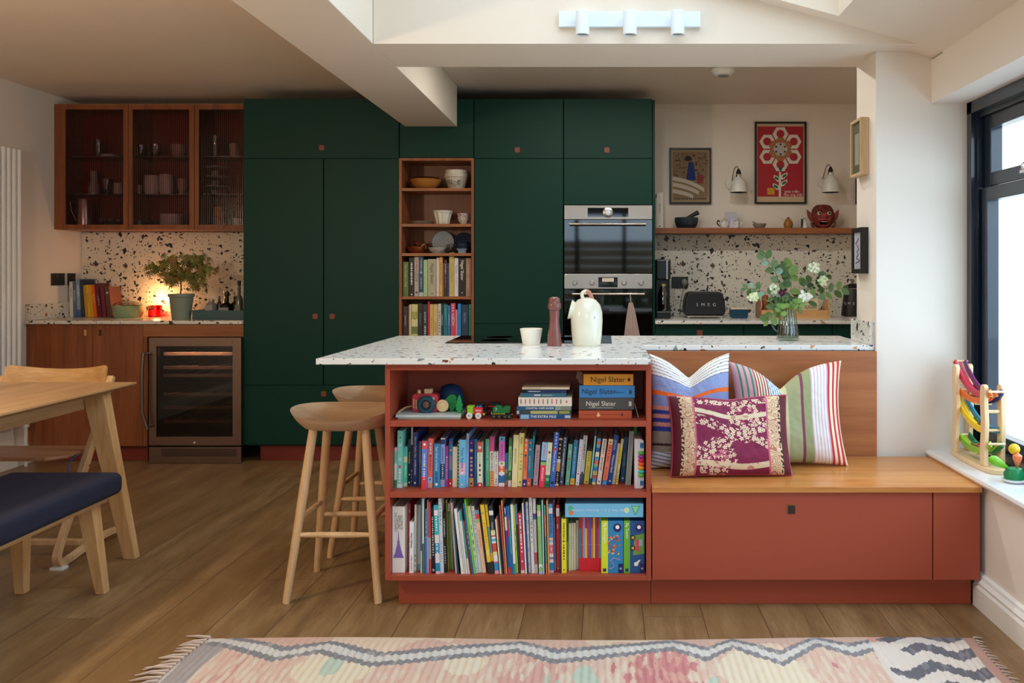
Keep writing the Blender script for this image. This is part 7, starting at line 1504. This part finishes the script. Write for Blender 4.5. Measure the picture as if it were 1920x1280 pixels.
# ================================================================ rug
RX0, RX1, RY0, RY1 = -1.335, 1.235, 1.25, 2.865
ZG = sorted(((p - VX) / F * (F * EYE / (q_ - VY)), RY1 - F * EYE / (q_ - VY)) for p, q_ in ((400, 1201), (526, 1236), (611, 1222), (705, 1247), (974, 1217), (1046, 1236), (1261, 1212), (1328, 1233), (1373, 1211), (1472, 1243), (1530, 1209), (1601, 1229), (1677, 1206), (1790, 1225)))
def zig(x_):
    for (a, b), (c, d) in zip(ZG, ZG[1:]):
        if x_ <= c: return b + (d - b) * max(0, (x_ - a) / (c - a))
    return ZG[-1][1]
def rcol(u, v):
    X_, Y_ = u * (RX1 - RX0), v * (RY1 - RY0); d = (RY1 - RY0) - Y_                       # d: metres from the far edge
    n_ = noise.noise(Vector((X_ * 3, Y_ * 2.2, 0))); n1 = noise.noise(Vector((X_ * 9, Y_ * 5, 4))); nf = noise.noise(Vector((X_ * 50, Y_ * 14, 7)))
    W_ = RX1 - RX0; e = W_ - X_
    if e < .36:
        p_ = (e * 4.2 + d * 5.2) ; q_ = (d * 7.5 + .6 * abs(((e * 5) % 1) - .5) * 2)
        if e > .04:
            k_ = q_ % 1; return ('#6c6a72' if nf > -.2 else '#85828a') if k_ < .48 and (e < .30 + .05 * math.sin(d * 30)) else ('#e8dcd0' if d > .05 or e < .3 else '#e0a898')
        return '#c89c90'
    zz_ = zig(X_ + RX0) + .006 * n1
    dd = d - zz_
    if abs(dd) < .021: return '#dcd8d0'
    if abs(dd) < .052: return '#8e8c90' if nf > -.3 else '#aaa6a4'
    if X_ < .10: return '#dcd4cc' if n1 > -.1 else '#b0a8a8'
    if dd < 0: return '#e0bca8' if n_ + n1 * .4 > -.05 else '#ead2b8'
    if n_ + .3 * nf > .22 and X_ > 1.3: return '#d08888' if nf > 0 else '#dca498'
    if n_ + .3 * nf > .26: return '#dcaca0'
    if n1 > .42 and X_ < 1.8: return '#c4d2c0'
    if n_ < -.12: return '#ebdcc2'
    return '#e2c0ae' if nf > -.1 else '#e6d0bc'
def rug(u, v):
    x_ = RX0 + (RX1 - RX0) * u; y_ = RY0 + (RY1 - RY0) * v; edge = min(u * 30, (1 - u) * 30, (1 - v) * 20, 1)
    y_ += .012 * math.sin(u * 9) * v - .02 * (1 - u) * v * 0; x_ += .012 * math.sin(v * 13)
    return (x_, y_, .004 + .010 * edge + .0022 * math.sin(x_ * 260) * edge + .003 * noise.noise(Vector((x_ * 30, y_ * 30, 0))) * edge)
rg = O('woven_rug', MB().grid(rug, 620, 260, lambda u, v: '#%02x%02x%02x' % tuple(int(int(rcol(u, v)[i:i + 2], 16) * .93) for i in (1, 3, 5))), M_PRINT, label='long pink and cream shaggy woven rug with grey zigzag border', cat='rug')
m = MB(); m9 = MB(); random.seed(6)
for i in range(75):
    v = 1 - i * .0135
    y_ = RY0 + (RY1 - RY0) * v; x_ = RX0 + .012 * math.sin(v * 13) + .004; L = random.uniform(.05, .10); a = random.uniform(-.5, .35)
    m.tube([(x_, y_, .008), (x_ - L * .5, y_ + a * L * .4, .009), (x_ - L, y_ + a * L * 1.1, .004)], [.0055, .0045, .0015], 5)
    x_ = RX1 + .012 * math.sin(v * 13) - .004; L *= .35; m9.tube([(x_, y_, .008), (x_ + L, y_ + a * L, .004)], [.005, .0015], 5)
O('fringe', m, mat('#ccb8ac', .9), rg); O('fringe', m9, mat('#c8b0a4', .9), rg)

# ================================================================ toys on the window sill
zs = WZ0 + .0003; t = thing('wooden_ball_run', 'beech toy car run with rainbow coloured ramps on the window sill', 'toy', (1.49, 3.4, zs))
ov_ = [(1.487 + .056 * math.cos(a) * (1 if 1 else 1), 3.395 + .205 * (math.sin(a) if abs(math.sin(a)) < 1 else 1)) for a in [2 * PI * i / 40 for i in range(40)]]
ov_ = [(1.487 + .056 * (abs(math.cos(a)) ** .45) * (1 if math.cos(a) > 0 else -1), 3.395 + .205 * (abs(math.sin(a)) ** .8) * (1 if math.sin(a) > 0 else -1)) for a in [2 * PI * i / 48 for i in range(48)]]
O('base_board', MB().prism(ov_, zs, zs + .018, 'z'), M_TOYW, t, .003)
for (xx, yy, ht) in ((1.447, 3.52, .375), (1.513, 3.545, .375), (1.452, 3.268, .325), (1.520, 3.275, .325)):
    m = MB(); L = [(yy - .019, zs + .0183)]; Rr = []
    for i in range(13): f = i / 12; L.append((yy - .019 + .004 * math.sin(f * 9), zs + .0183 + f * (ht - .03))); Rr.append((yy + .019 + .004 * math.sin(f * 9), zs + .0183 + f * (ht - .03)))
    tp = [(yy + .0 + math.cos(a) * .019, zs + ht - .012 + math.sin(a) * .016) for a in [PI * i / 8 for i in range(7, 0, -1)]]
    m.prism(L[1:] + tp + Rr[::-1], xx - .009, xx + .009, 'x'); O('post', m, M_TOYW, t, .003)
def zt_at(py, Y): return Z(py, Y)
# ramps: (y, z) paths; near side rail and window side rail colours
ramps = [([(3.57, .862), (3.54, .83), (3.47, .785), (3.40, .762), (3.32, .758), (3.26, .762)], 'c82848', '74246c'), ([(3.53, .748), (3.47, .733), (3.41, .727), (3.35, .730), (3.29, .745), (3.235, .780)], 'e87420', '24307c'),
         ([(3.57, .722), (3.53, .69), (3.47, .655), (3.40, .632), (3.33, .622), (3.27, .628)], 'f0cc10', '2888b0'), ([(3.53, .562), (3.47, .540), (3.41, .532), (3.35, .534), (3.29, .548), (3.235, .582)], '88b820', '107040')]
for pts, ca, cb in ramps:
    for xx, c in ((1.462, ca), (1.505, cb)):
        O('ramp_rail', MB().tube(smooth([(xx, a, b) for a, b in pts], 5), 1, flat=(.009, .024)), mat('#' + c, .35), t, .002)
    O('ramp_floor', MB().tube(smooth([(1.4835, a, b - .004) for a, b in pts], 5), 1, flat=(.010, .004)), mat('#' + ca, .4), t)
    for i in (0, 3, 5): O('peg', MB().tube([(1.452, pts[i][0], pts[i][1] - (.012 if i == 3 else 0)), (1.516, pts[i][0], pts[i][1] - (.012 if i == 3 else 0))], .005, 10), M_TOYW, t)
for yy, zz_, ht in ((3.53, .775, 0), (3.27, .70, 0)): O('cross_bar', MB().tube([(1.449, yy, zz_), (1.518, yy, zz_)], .007, 10), M_TOYW, t)
def car(cy, cz, cols, lab, n=2, tilt=0):
    for i in range(n):
        o = thing('toy_car', lab if i == 0 else lab.replace('leading', 'following'), 'toy car', (1.4835, cy - i * .042, cz), local=True)
        O('body', MB().box(-.009, .009, -.018, .018, .007, .015).box(-.007, .007, -.009, .010, .015, .022), mat('#' + cols[i], .4), o, .003)
        for a in (-.011, .011): O('wheel', MB().tube([(-.012, a, .007), (.012, a, .007)], .0068, 12), mat('#a07850', .5), o)
car(3.45, .7335, ('e8c818', 'c83050'), 'leading wooden toy car on the orange ramp', 2); car(3.36, .629, ('283c98',), 'blue wooden toy car on the yellow ramp', 1)
car(3.42, .5365, ('188848', 'c02838'), 'leading rounded toy car on the lime ramp', 2)
for o in list(C.objects):
    if o.get('label') == 'following wooden toy car on the orange ramp': o['label'] = 'crimson toy car following the yellow one on the orange ramp'
    if o.get('label') == 'leading wooden toy car on the orange ramp': o['label'] = 'yellow toy car leading on the orange ramp'
    if o.get('label') == 'leading rounded toy car on the lime ramp': o['label'] = 'green toy car on the lowest lime ramp'
    if o.get('label') == 'following rounded toy car on the lime ramp': o['label'] = 'red toy car on the lowest lime ramp'
t = thing('wooden_flower_toy', 'green wooden toy with bright bobbing ball stalks, beside the ball run', 'toy', (1.465, 3.08, zs)); cx, cy = 1.478, 3.085
O('dish', MB().lathe([(0, 0), (.03, 0), (.042, .008), (.044, .013), (0, .010)], (cx, cy, zs), 24), mat('#e8e8ec', .3), t); O('dome', MB().lathe([(0, .0102), (.034, .0105), (.036, .03), (.026, .05), (0, .056)], (cx, cy, zs), 24), mat('#108048', .4), t)
O('lime_drop', MB().lathe([(0, 0), (.004, .004), (.018, .05), (.019, .062), (.012, .075), (0, .080)], (cx - .01, cy + .01, zs + .045), 18, M=Matrix.Rotation(math.radians(-62), 3, 'Y') @ Matrix.Rotation(math.radians(-20), 3, 'X')), mat('#78c020', .35), t)
O('coral_drop', MB().lathe([(0, 0), (.004, .004), (.016, .035), (.016, .045), (0, .058)], (cx + .012, cy, zs + .05), 18), mat('#f08050', .35), t)
O('yellow_ball', MB().tube([(cx + .02, cy + .01, zs + .05), (cx + .012, cy + .02, zs + .10)], .003, 6).ball((cx + .010, cy + .02, zs + .115), .020), mat('#e8c020', .35), t)
# lettering becomes real geometry
bpy.context.view_layer.update(); dg = bpy.context.evaluated_depsgraph_get(); cache = {}
for o in [o for o in C.objects if o.type == 'FONT']:
    me = bpy.data.meshes.new_from_object(o.evaluated_get(dg)); 
    if not me.materials: me.materials.append(o.data.materials[0])
    n = bpy.data.objects.new('x', me); C.objects.link(n); n.parent = o.parent; n.location = o.location; n.rotation_euler = o.rotation_euler; n.scale = o.scale
    nm = o.name; bpy.data.objects.remove(o); n.name = nm
